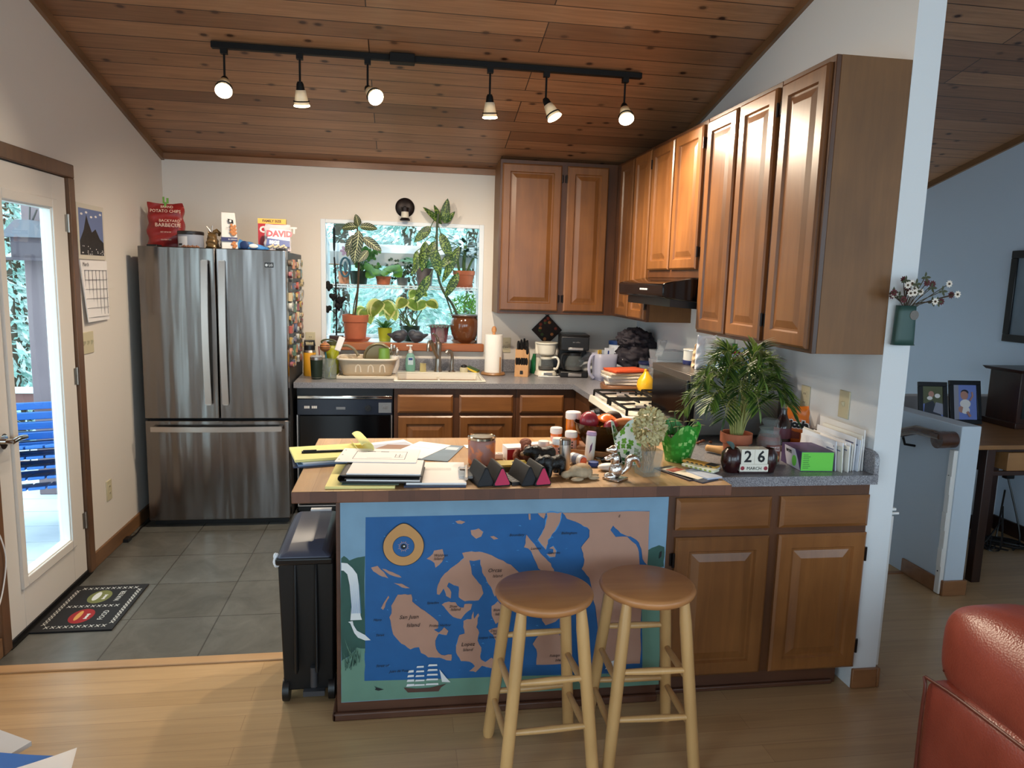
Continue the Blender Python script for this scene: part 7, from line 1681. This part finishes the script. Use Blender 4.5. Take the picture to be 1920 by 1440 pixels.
# letters standing in a row by the wall
re_ = random.Random(4)
for k in range(13):
    x = 3.345+.0085*k; h = re_.uniform(.095,.125) if k < 9 else re_.uniform(.12,.145); d_ = re_.uniform(.115,.135)
    m = MB(); m.box(-.0016,.0016,-d_,d_,0,h); m.mi = 1
    for q in range(4): m.box(-.0019,-.0016,-d_*.5,-d_*.5+.08*re_.random(),h*.35+.012*q,h*.35+.012*q+.003)
    m.box(-.0019,-.0016,-d_*.9,-d_*.5,h*.8,h*.84)
    solo(m, 'envelope', [P('envelope_white_%d' % (k % 3), [(236,236,240),(222,228,238),(240,236,226)][k % 3], .75), P('envelope_print', (110,116,150), .7)], 'white envelope standing in the row of mail against the wall', 'envelope', (x,-2.835+.012*math.sin(k*2.3),ZC), R(re_.uniform(-3,3)), 'mail standing in a row by the wall', ry=R(-4+k*.5))
m = MB(); m.box(-.002,.002,-.16,.15,0,.165); m.mi = 1; m.box(-.0026,-.002,-.13,.06,.10,.115); m.mi = 2; m.ball((-.0022,-.03,.108),(.001,.03,.016),12,8); m.ball((-.0022,.03,.118),(.001,.03,.012),12,8); m.mi = 3; m.ball((-.0028,-.06,.104),(.001,.018,.014),12,8)
solo(m, 'catalog', [P('catalog_white', (232,230,228), .5), P('catalog_grey', (120,112,106), .5), M_INK, M_RED], 'taller white catalog with a food photo behind the standing envelopes', 'catalog', (3.4595,-2.80,ZC), ry=R(-1))
m = MB(); m.box(-.0012,.0012,-.075,.075,-.045,.045); m.mi = 1
for k in range(7): m.box(-.0018,-.0012,-.05+.002*k,.045,-.035+.01*k,-.0325+.01*k)
solo(m, 'letter', [P('letter_cream', (232,226,214), .8), P('letter_ink', (120,124,140), .8)], 'cream letter with handwriting leaning behind the wipes carton', 'letter', (3.392,-2.745,ZC+.066), R(28), rx=R(10))
t = thing('cough_drop_bag', 'orange cough drop bag leaning against the wall by the outlet', 'bag', (3.405,-2.545,ZC+.024), R(-28))
bag(t, 'bag_foil', .12, .045, .165, P('candy_orange', (226,116,32), .35), .85, .003, True, 61)
m = MB(); m.mi = 0; m.text('Ricola', .042, (0,-.0285,.085), (1,0,-.08), (.1,0,1), 'CENTER', bold=.003); m.mi = 1; m.text('Ricola', .042, (0,-.0275,.085), (1,0,-.08), (.1,0,1), 'CENTER', bold=.0065); m.mi = 2; m.box(-.05,.02,-.0268,-.02,.02,.055); m.build('print', [M_INK, M_PAPER, P('candy_red_brown', (130,50,30), .4)], t)
t = thing('wood_tray', 'low wooden tray by the wall under the orange bag and dark bottle', 'tray', (3.37,-2.53,ZC)); m = MB(); m.box(-.09,.09,-.09,.09,0,.010); m.build('tray_base', W_BOARD, t); m = MB(); m.box(-.09,.09,-.09,-.082,.010,.022); m.box(-.09,-.082,-.082,.09,.010,.022); m.build('tray_edge', W_BOARD, t, bev=.002)
t = thing('glass_bottle', 'dark glass bottle with a clear stopper behind the jar candle', 'bottle', (3.33,-2.57,ZC+.0105)); m = MB(); m.lathe([(.034,0),(.037,.004),(.037,.10),(.02,.13),(.014,.15),(.014,.17),(.0,.171)], seg=26); m.build('bottle', P('bottle_black_cherry', (30,14,18), .12, coat=.4), t)
m = MB(); m.lathe([(.013,.17),(.016,.178),(.012,.20),(.0,.205)], seg=18); m.build('stopper', M_CLEAR, t); m = MB(); m.lathe([(.0375,.04),(.0376,.085),(.037,.086)], seg=26); m.build('label', P('label_plum', (92,40,60), .5), t)
t = thing('straw_horn', 'tan cork-coloured tube lying beside the palm pot', 'tube', (2.985,-2.665,ZC+.022), R(35)); m = MB(); m.surf(lambda u, v: Vector(((.012+.010*v**2)*math.cos(2*math.pi*u), .05-.10*v, (.012+.010*v**2)*math.sin(2*math.pi*u)-.004*(1-v))), 24, 8); m.build('tube', M_CORK, t, solid=.004)
m = MB(); m.mark()
for k in range(14): m.ball((.06*math.cos(k*2.4)*(k/14)**.5*2, .03*math.sin(k*2.4), .004+.003*(k % 3)), (.010,.008,.006), 8, 6)
solo(m, 'nut_heap', P('nut_shells', (120,66,40), .6, var=.4, vs=60), 'small heap of brown nuts below the microwave', 'nuts', (2.93,-2.46,ZC))['kind'] = 'stuff'

# ------------------------------------------------------------------ wall vase with dried flowers
t = thing('wall_vase', 'dark green ceramic wall vase with dried flowers on the end of the partition', 'vase', (3.545,-2.99,1.42))
m = MB(); m.surf(lambda u, v: Vector(((.041-.006*v)*(abs(math.cos(2*math.pi*u))**.5)*math.copysign(1,math.cos(2*math.pi*u)), -.012-.018*(abs(math.sin(2*math.pi*u))**.6)*math.copysign(1,math.sin(2*math.pi*u)) , .15*v)), 36, 6); m.add([(-.040,-.028,.002),(.040,-.028,.002),(.040,.004,.002),(-.040,.004,.002)], [(0,1,2,3)])
m.build('vase_body', P('vase_green', (44,74,68), .45), t, solid=.003); m = MB(); m.cyl((.022,-.0315,.115),(.022,-.0335,.115),.018,seg=24); m.build('medallion', P('medallion_grey', (112,106,100), .5, bump=.4, bs=120), t)
ms = MB(); wf = MB(); bf = MB(); gl = MB(); rf = random.Random(23)
for i in range(30):
    a = rf.uniform(-1.25,1.45); h = rf.uniform(.05,.13)*(1.25 if .7 < a < 1.3 and i % 4 == 0 else 1); e = Vector((math.sin(a)*h*1.05, -.03-rf.uniform(0,.05), .155+math.cos(a)*h*.85)); ms.tube(spline([(0,-.015,.10),(e.x*.3,-.02,.155),e],4), .0015, 5)
    tgt = wf if i % 3 == 0 else bf if i % 3 == 1 else gl
    if tgt is gl:
        for q in range(4): gl.leaf(e, (math.cos(q*1.7),-.4,math.sin(q*1.7)), (0,-1,.2), .022, .010, .4, .1, 3)
    else:
        tgt.mi = 0
        for q in range(9): b = q*2*math.pi/9; tgt.leaf(e, (math.cos(b),-.25,math.sin(b)), (0,-1,0), .0155, .008, .3, .1, 3)
        tgt.mi = 1; tgt.ball(e+Vector((0,-.003,0)), (.0045,.003,.0045), 8, 6)
ms.build('stem', P('dry_twig', (70,58,44), .8), t); wf.build('white_flowers', [P('petal_cream', (226,214,200), .8), P('flower_eye', (70,50,30), .8)], t); bf.build('burgundy_flowers', [P('petal_burgundy', (84,30,34), .8), P('flower_eye', (70,50,30), .8)], t); gl.build('leaves', P('dry_leaf_green', (70,74,50), .8), t)

# ------------------------------------------------------------------ stair landing and desk corner
t = thing('handrail', 'varnished wooden stair handrail returning at the top of the knee wall', 'handrail')
m = MB(); m.tube([(4.475,-1.2,.60),(4.475,-1.70,.775),(4.475,-1.96,.865),(4.475,-2.10,.868),(4.475,-2.15,.868)], .026, 16); m.build('rail', W_RAIL, t, ang=50)
m = MB(); m.cyl((4.475,-2.13,.868),(4.54,-2.13,.868),.044,.044,24) if False else m.tube([(4.455,-2.14,.85),(4.50,-2.14,.85)], .046, 24); m.tube([(4.50,-2.14,.85),(4.5545,-2.14,.85)], .044, 24); m.build('rosette', W_RAIL, t)
m = MB(); m.tube([(4.475,-1.86,.80),(4.49,-1.86,.76),(4.5545,-1.86,.75)], .007, 8); m.build('bracket', M_BLACKM, t)
t = thing('gate_strip', 'white mounting strip for a safety gate on the end of the knee wall', 'gate mount')
m = MB(); m.box(4.530,4.5545,-2.185,-2.15,.005,.80); m.build('strip', M_WHITE, t, bev=.003)
m = MB()
for z in (.16,.36,.56): m.box(4.525,4.53,-2.185,-2.155,z,z+.10)
m.build('clips', M_WHITE, t); m = MB()
for z in (.13,.40,.66): m.cyl((4.5285,-2.165,z),(4.53,-2.165,z),.004,seg=8)
m.build('screws', M_INK, t)
t = thing('gate_latch', 'small white gate latch on the stair side of the partition end', 'latch', (3.60,-2.93,.745)); BOX(.0005,.02,-.02,.02,-.02,.02).build('plate', M_WHITE, t, bev=.002); m = MB(); m.box(.02,.045,-.008,.008,-.004,.006); m.box(.02,.05,-.02,-.012,-.016,-.008); m.build('catch', M_WHITE, t)
t = thing('gate_strip', 'slim white gate track running down the right edge of the partition', 'gate mount'); BOX(3.6005,3.612,-2.972,-2.95,.09,.73).build('strip', P('strip_grey_white', (204,200,196), .5), t, bev=.002)
t = thing('desk', 'dark walnut desk with an oak drawer beside the stair knee wall', 'desk')
BOX(4.76, 5.66, -2.075, -1.30, .775, .80).build('desk_top', W_OAK, t, bev=.004)
for x in (4.85, 5.50):
    for y in (-2.05, -1.40): BOX(x, x+.055, y, y+.05, 0, .775).build('leg', W_DARK, t, bev=.003)
m = MB(); m.box(4.905,5.50,-2.045,-2.025,.755,.775); m.box(4.905,5.50,-2.045,-2.025,.62,.645); m.box(4.86,4.88,-2.0,-1.40,.64,.775); m.box(5.52,5.54,-2.0,-1.40,.64,.775); m.box(4.905,5.5,-1.38,-1.36,.64,.775); m.build('apron', W_DARKX, t, bev=.002)
o = BOX(4.985, 5.46, -2.05, -1.5, .648, .752).build('drawer', W_OAK, t, bev=.003)
m = MB(); m.cyl((5.22,-2.05,.70),(5.22,-2.07,.70),.012,seg=14); m.build('knob', M_BRASS, o)
t = thing('wooden_chest', 'dark wooden chest with overhanging top standing on the desk', 'chest', (5.50,-1.52,.8005))
m = MB(); m.box(-.10,.15,-.12,.12,.03,.345); m.box(-.12,.16,-.14,.13,0,.035); m.build('body', W_DARK, t, bev=.003); m = MB(); m.hexa([(-.13,-.15,.345),(.16,-.15,.345),(.16,.13,.345),(-.13,.13,.345),(-.15,-.17,.365),(.17,-.17,.365),(.17,.14,.365),(-.15,.14,.365)]); m.build('top', W_DARKX, t, bev=.003)
BOX(-.07,.13,-.123,-.12,.06,.31).build('front_panel', P('chest_panel', (24,30,26), .3), t, bev=.004)
def pframe(label, x, y, w_, h, rz, tilt, img):
    t = thing('photo_frame', label, 'photo frame', (x,y,.8015), rz, rx=tilt)
    m = MB(); b = .028
    for a in ((-w_/2,w_/2,0,b),(-w_/2,w_/2,h-b,h),(-w_/2,-w_/2+b,b,h-b),(w_/2-b,w_/2,b,h-b)): m.box(a[0],a[1],-.008,.008,a[2],a[3])
    m.build('frame', P('frame_black', (16,16,20), .3), t, bev=.002)
    m = MB(); m.box(-w_/2+b,w_/2-b,-.002,.002,b,h-b); img(m, w_/2-b, b, h-b); mats = [P('photo_blue', (120,140,210), .3), P('photo_dark', (40,44,56), .4), P('photo_skin', (190,140,124), .5), M_PAPER, P('photo_green', (92,96,66), .5), P('photo_grey', (150,152,168), .5)]
    m.build('photo', mats, t); m = MB(); m.box(-.03,.03,.006,.012,0,h*.7); m.hexa([(-.03,.09,0),(.03,.09,0),(.03,.096,0),(-.03,.096,0),(-.03,.008,h*.6),(.03,.008,h*.6),(.03,.014,h*.6),(-.03,.014,h*.6)]); m.build('easel_back', M_BLACK, t)
def im1(m, hw, z0, z1):
    m.mi = 4; m.box(-hw,hw,-.0024,-.002,z0+.10,z1); m.mi = 1; m.prism([(-hw,z0),(hw,z0),(hw*.6,z0+.06),(.0,z0+.12),(-hw*.8,z0+.10)], 'xz', -.0028,-.002); m.mi = 5; m.prism([(.0,z0+.05),(hw,z0+.03),(hw,z0+.10),(.02,z0+.11)], 'xz', -.003,-.002); m.mi = 2; m.ball((-.01,-.003,z0+.16),(.018,.001,.02),12,8); m.mi = 3; m.ball((-.02,-.0034,z0+.135),(.018,.001,.012),10,8); m.ball((.03,-.003,z0+.15),(.018,.001,.014),10,8)
def im2(m, hw, z0, z1):
    m.mi = 5; m.box(-hw,-hw*.55,-.0024,-.002,z0,z1); m.mi = 2; m.ball((-.005,-.003,z0+.155),(.026,.001,.029),14,8); m.tube([(.03,-.003,z0+.12),(.05,-.003,z0+.15),(.045,-.003,z0+.175)], .006, 6); m.ball((-.025,-.003,z0+.065),(.022,.001,.022),10,8); m.tube([(.01,-.003,z0+.05),(.03,-.003,z0+.02)], .009, 6); m.mi = 3; m.ball((.0,-.0032,z0+.10),(.036,.001,.028),14,8); m.ball((.0,-.0032,z0+.06),(.030,.001,.024),14,8); m.mi = 1; m.ball((-.002,-.0028,z0+.172),(.026,.0008,.018),12,8)
pframe('black photo frame with a dim outdoor snapshot, left one on the desk', 4.95, -1.50, .185, .265, R(-6), R(-12), im1)
pframe('black photo frame with a blue baby photo, right one on the desk', 5.178, -1.50, .21, .275, R(-4), R(-12), im2)
t = thing('framed_picture', 'dark framed picture hanging on the far wall at the edge of view', 'picture', (XF,-1.46,1.61))
m = MB()
for a in ((-.36,.36,-.31,-.26),(-.36,.36,.25,.30),(-.36,-.31,-.26,.25),(.31,.36,-.26,.25)): m.box(-.025,-.001,a[0],a[1],a[2],a[3])
m.build('frame', P('frame_black', (16,16,20), .3), t, bev=.004); BOX(-.012,-.001,-.31,.31,-.26,.25).build('picture_panel', P('picture_grey_blue', (120,136,150), .3, var=.3, vs=6), t)
t = thing('power_cables', 'tangle of black power cables on the floor under the desk', 'cables'); m = MB(); rc = random.Random(2)
for k in range(4):
    pts = [(5.60-.03*k,-1.42-.03*k,.45-.1*k)] + [(5.50+.16*math.cos(i*1.3+k),-1.52+.12*math.sin(i*1.9+k*2),.012+.006*(i % 2)) for i in range(7)]; m.tube(spline(pts,6), .006, 6)
m.build('cables', M_BLACK, t); BOX(5.58,5.64,-1.44,-1.40,.42,.50).build('adapter', M_BLACK, t, bev=.004)

# ------------------------------------------------------------------ leather sofa in the lower right corner
mL, ntL, bL = newmat('cognac_leather')
n1 = nd(ntL, 'ShaderNodeTexNoise', Scale=4, Detail=4); ntL.links.new(coords(ntL), n1.inputs['Vector']); ntL.links.new(ramp(ntL, n1.outputs['Fac'], [(.3, L((126,54,40))), (.7, L((152,72,56)))]), bL.inputs['Base Color'])
bL.inputs['Roughness'].default_value = .33; v1 = nd(ntL, 'ShaderNodeTexVoronoi', Scale=170); ntL.links.new(coords(ntL), v1.inputs['Vector']); bumpto(ntL, bL, v1.outputs['Distance'], .18, .004)
t = thing('leather_sofa', 'cognac leather sofa with padded back cushion in the lower right corner', 'sofa', (0,0,0))
def cushion(name, x0, x1, y0, y1, z0, z1, rad=.06, bul=.02):
    m = MB(); m.box(x0, x1, y0, y1, z0, z1); bmesh.ops.subdivide_edges(m.bm, edges=m.bm.edges[:], cuts=9, use_grid_fill=True)
    c = Vector(((x0+x1)/2,(y0+y1)/2,(z0+z1)/2)); h = Vector(((x1-x0)/2,(y1-y0)/2,(z1-z0)/2))
    for v in m.bm.verts:
        d = v.co-c; inner = Vector([max(-(h[i]-rad), min(h[i]-rad, d[i])) for i in range(3)]); o = d-inner
        if o.length > 1e-6: d = inner + o.normalized()*min(o.length, rad)
        q = [abs(d[i])/h[i] for i in range(3)]
        for i in range(3): d[i] += math.copysign(bul*(1-q[(i+1)%3]**2)*(1-q[(i+2)%3]**2), d[i]) if q[i] > .5 else 0
        v.co = c+d
    return m.build(name, mL, t, sub=2, ang=180)
cushion('back_panel', 3.20, 3.40, -5.4, -3.69, .05, .50, .05, .01)
cushion('back_cushion', 3.245, 3.56, -4.75, -3.66, .43, .725, .10, .03)
cushion('seat_cushion', 3.52, 4.25, -4.85, -3.95, .18, .46, .08, .03)
cushion('arm', 3.40, 4.25, -3.93, -3.69, .06, .56, .07, .02)
m = MB(); m.tube(spline([(3.205,-3.71,.12),(3.205,-3.71,.44),(3.215,-3.74,.485),(3.215,-4.2,.49),(3.215,-5.3,.49)],6), .005, 8); m.build('piping', P('leather_piping', (96,40,26), .4), t)
m = MB(); m.tube(spline([(3.27,-3.70,.50),(3.262,-3.80,.64),(3.285,-3.86,.705),(3.40,-3.88,.742),(3.54,-3.88,.715)],6), .004, 8); m.build('cushion_seam', P('leather_piping', (96,40,26), .4), t)
m = MB()
for x in (3.28, 4.18):
    for y in (-4.7,-3.78): m.cyl((x,y,0),(x,y,.09),.03,seg=12)
m.build('foot', W_DARK, t)

# ------------------------------------------------------------------ coffee table and reading matter by the lower left corner
t = thing('coffee_table', 'low table at the very bottom left under the magazines', 'table'); BOX(-.0+.05,.74,-4.7,-3.83,.395,.425).build('table_top', W_DARKX, t, bev=.004)
for x in (.09,.66):
    for y in (-4.62,-3.90): BOX(x,x+.04,y,y+.04,0,.395).build('leg', W_DARK, t)
def mag(label, cx, cy, z, w_, d_, rz, c1, c2, th=.008):
    m = MB(); m.box(-w_/2,w_/2,-d_/2,d_/2,0,th*.9); m.mi = 1; m.surf(lambda u, v: Vector((-w_/2+w_*u, -d_/2+d_*v, th+.006*(u**3))), 8, 2); m.mi = 2; m.box(-w_*.42,-w_*.05,d_*.05,d_*.3,th+.001,th+.0022)
    return solo(m, 'magazine', [M_PAPER, P('mag_'+c1[0], c1[1], .3), P('magp_'+c1[0], c2, .4)], label, 'magazine', (cx,cy,z), rz)
mag('magazine with a glossy blue cover at the lower left edge', .70, -3.855, .434, .21, .27, R(-14), ('blue',(36,100,180)), (206,190,160))
m = MB(); 
for k in range(5): m.surf(lambda u, v, k=k: Vector((-.10+.21*u+.006*k*u, -.10+.2*v+.004*k, .002*k+.02*u**2+.003*k*u)), 8, 2)
solo(m, 'paper_stack', M_PAPER, 'loose white sheets curling up beside the blue magazine', 'paper', (.775,-3.895,.4265), R(14), solid=.001)
m = MB(); m.box(-.07,.07,-.10,.10,0,.012); solo(m, 'notepad', P('notepad_grey', (206,200,196), .7), 'corner of a pale notepad at the left picture edge above the blue magazine', 'notepad', (.625,-3.72,.426), R(-30))
t = thing('phone_cable', 'thin white cable hanging beside the door frame at the left edge', 'cable'); m = MB(); m.tube(spline([(.022,-2.42,.62),(.026,-2.36,.5),(.026,-2.34,.40),(.024,-2.38,.28),(.022,-2.44,.20)],6), .003, 6); m.build('cord', M_WHITE, t)
t = thing('floor_cable', 'black cord lying along the baseboard left of the refrigerator', 'cable'); m = MB(); m.tube(spline([(.03,-1.02,.006),(.045,-.92,.006),(.035,-.8,.006),(.05,-.62,.006)],6), .005, 6); m.box(.016,.045,-1.06,-1.0,.0,.02); m.build('cord', M_BLACK, t)
# ------------------------------------------------------------------ outdoors: deck beyond the door, trees and slope beyond the windows
m = MB()
for k in range(26): m.box(-4.0, -.125, -6+.31*k, -6+.302+.31*k, -.14, -.10)
struct(m, 'floor_deck', P('deck_boards_pale', (196,200,204), .7, var=.15, vs=6))
t = thing('deck_railing', 'red-brown deck railing with a pale cap beyond the glass door', 'railing')
BOX(-4.0,-.6,.88,1.02,.585,.62).build('cap', P('rail_cap_pale', (216,220,224), .6), t, bev=.004)
BOX(-4.0,-.6,.92,.98,.50,.585).build('top_rail', P('rail_redbrown', (112,72,66), .7), t)
BOX(-4.0,-.6,.93,.97,-.06,.0).build('bottom_rail', P('rail_redbrown', (112,72,66), .7), t)
m = MB()
for k in range(30): x = -3.95+.115*k; m.box(x,x+.006,.945,.955,.0,.50)
for k in range(3): m.box(-4,-.6,.945,.955,.12+.13*k,.126+.13*k)
m.build('wire_panel', P('wire_dark', (60,70,70), .5, .5), t)
t = thing('deck_post', 'broad grey-brown post on the deck just outside the glass door', 'post')
m = MB(); m.box(-1.06,-.76,.30,.52,-.10,2.6); m.build('post', P('post_cedar_grey', (112,96,100), .8, var=.12, vs=5), t, bev=.006)
m = MB(); m.box(-1.07,-.75,.285,.30,.56,.60); m.build('band', P('rail_redbrown', (112,72,66), .7), t)
t = thing('bird_feeder', 'dark hanging bird feeder with a sloped roof on the deck post', 'bird feeder', (-.96,.20,1.80))
m = MB(); m.prism([(-.16,.02),(.16,.02),(.05,.14),(-.05,.14)], 'xz', -.10, .095); m.build('roof', P('feeder_slate', (96,96,104), .7), t); m = MB(); m.box(-.10,.10,-.07,.07,-.12,.02); m.box(-.14,.14,-.095,.095,-.14,-.12); m.build('house', P('feeder_plum', (70,58,66), .7), t); m = MB(); m.tube([(0,0,.14),(0,.03,.30)], .006, 6); m.tube([(.02,0,.14),(.04,.03,.22)], .006, 6); m.build('hanger', M_BLACK, t)
# stacked blue plastic chairs
M_BCH = P('blue_chair_plastic', (36,96,170), .4)
def deckchair(label, z, first=None):
    if first is None:
        t = thing('deck_chair', label, 'chair', (-.62,-.62,z), R(20), 'blue plastic chairs stacked on the deck')
        m = MB()
        for k in range(5): m.hexa([(-.25+.10*k,-.20,.36),(-.16+.10*k,-.20,.36),(-.16+.10*k,.22,.28),(-.25+.10*k,.22,.28),(-.25+.10*k,-.20,.378),(-.16+.10*k,-.20,.378),(-.16+.10*k,.22,.298),(-.25+.10*k,.22,.298)])
        m.build('seat', M_BCH, t, bev=.004)
        m = MB()
        for k in range(4): m.box(-.27+.01*k, .27-.01*k, .225+.03*k, .245+.03*k, .33+.062*k, .378+.062*k)
        m.build('backrest', M_BCH, t, bev=.004)
        for x in (-.30,.25):
            m = MB(); m.box(x,x+.06,-.24,.30,.46,.485); m.build('armrest', M_BCH, t, bev=.006)
            m = MB(); m.hexa([(x+.01,-.22,0),(x+.05,-.22,0),(x+.05,-.15,0),(x+.01,-.15,0),(x+.01,-.20,.46),(x+.05,-.20,.46),(x+.05,-.12,.46),(x+.01,-.12,.46)]); m.build('leg', M_BCH, t, bev=.004)
            m = MB(); m.hexa([(x+.01,.30,0),(x+.05,.30,0),(x+.05,.38,0),(x+.01,.38,0),(x+.01,.18,.40),(x+.05,.18,.40),(x+.05,.26,.40),(x+.01,.26,.40)]); m.build('leg', M_BCH, t, bev=.004)
        return t
    return copy_tree(first, label, Vector((-.62,-.62,z)))
names = ['lowest of the stacked blue deck chairs outside the glass door','second blue deck chair from the bottom of the outdoor stack','middle blue deck chair of the outdoor stack','second blue deck chair from the top of the outdoor stack','topmost of the stacked blue deck chairs outside the glass door']
c0 = deckchair(names[0], -.10)
for k in range(1,5): deckchair(names[k], -.10+.065*k, c0)
# sloping garden ground and trees
m = MB(); m.surf(lambda u, v: Vector((-16+34*u, .9+19*v, -2.0+4.5*v+.3*math.sin(9*u+4*v))), 40, 20); struct(m, 'ground', P('garden_ground', (104,130,110), .95, var=.4, vs=2))
m = MB(); m.surf(lambda u, v: Vector((-18+17.9*u, -10+11*v, -2.2)), 4, 4); struct(m, 'ground_lower', P('garden_ground', (104,130,110), .95))
LF_CON = leafmat('overexposed_spray', (164,198,190), transl=.45, rough=.6); LF_CON2 = leafmat('overexposed_spray_pale', (226,244,240), transl=.45, rough=.6)  # dark green foliage paled: overexposed daylight is put into the leaf colours
def conifer(label, x, y, z, h, r, n, seed):
    t = thing('conifer_tree', label, 'tree', (x,y,z)); q = random.Random(seed)
    m = MB(); m.tube([(0,0,0),(0,0,h*.6),(0,0,h)], [.16,.10,.02], 8); m.build('trunk', W_BARK, t)
    m = MB(); vs = []; fs = [[], []]
    for i in range(n):
        v = q.random()**1.2; a = q.uniform(0,2*math.pi); rr_ = r*(1-v*.8)*q.uniform(.35,1.0); e = Vector((rr_*math.cos(a), rr_*math.sin(a), h*(.03+.95*v)))
        d = Vector((math.cos(a)+q.uniform(-.6,.6), math.sin(a)+q.uniform(-.6,.6), q.uniform(-.9,.2))).normalized(); sd = d.cross(Vector((q.uniform(-1,1),q.uniform(-1,1),1))).normalized(); L_ = q.uniform(.10,.22); W_ = L_*.28
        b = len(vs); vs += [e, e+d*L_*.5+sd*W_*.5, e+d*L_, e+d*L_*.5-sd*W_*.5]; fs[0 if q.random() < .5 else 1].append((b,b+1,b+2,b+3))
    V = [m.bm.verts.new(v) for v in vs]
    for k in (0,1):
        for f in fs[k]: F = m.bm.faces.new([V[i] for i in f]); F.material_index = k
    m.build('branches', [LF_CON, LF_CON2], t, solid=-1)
for k, a in enumerate((('pale conifer directly behind the middle of the garden window', 1.75,4.3,-1.3,5.6,1.0,9000,1),('conifer behind the left side of the garden window', -.35,4.4,-1.3,6.0,1.0,8000,2),('conifer behind the right side of the garden window', 3.85,4.4,-1.3,5.8,1.0,8000,3),('second-row conifer rising between the left and middle window trees', .7,6.5,-.6,6.6,1.05,7000,6),('second-row conifer rising between the middle and right window trees', 2.8,6.5,-.6,6.4,1.05,7000,7),('tall pale conifer beyond the deck railing', -2.7,3.3,-2,7.0,1.1,11000,4),('conifer beyond the deck at the left of the tall one', -5.0,3.2,-2,6.6,1.1,9000,5),('conifer far behind the deck post', -3.8,5.9,-1.4,7.6,1.1,9000,8),('conifer far behind the deck between post and house', -1.55,6.4,-1,7.4,1.05,8000,9))): conifer(*a)
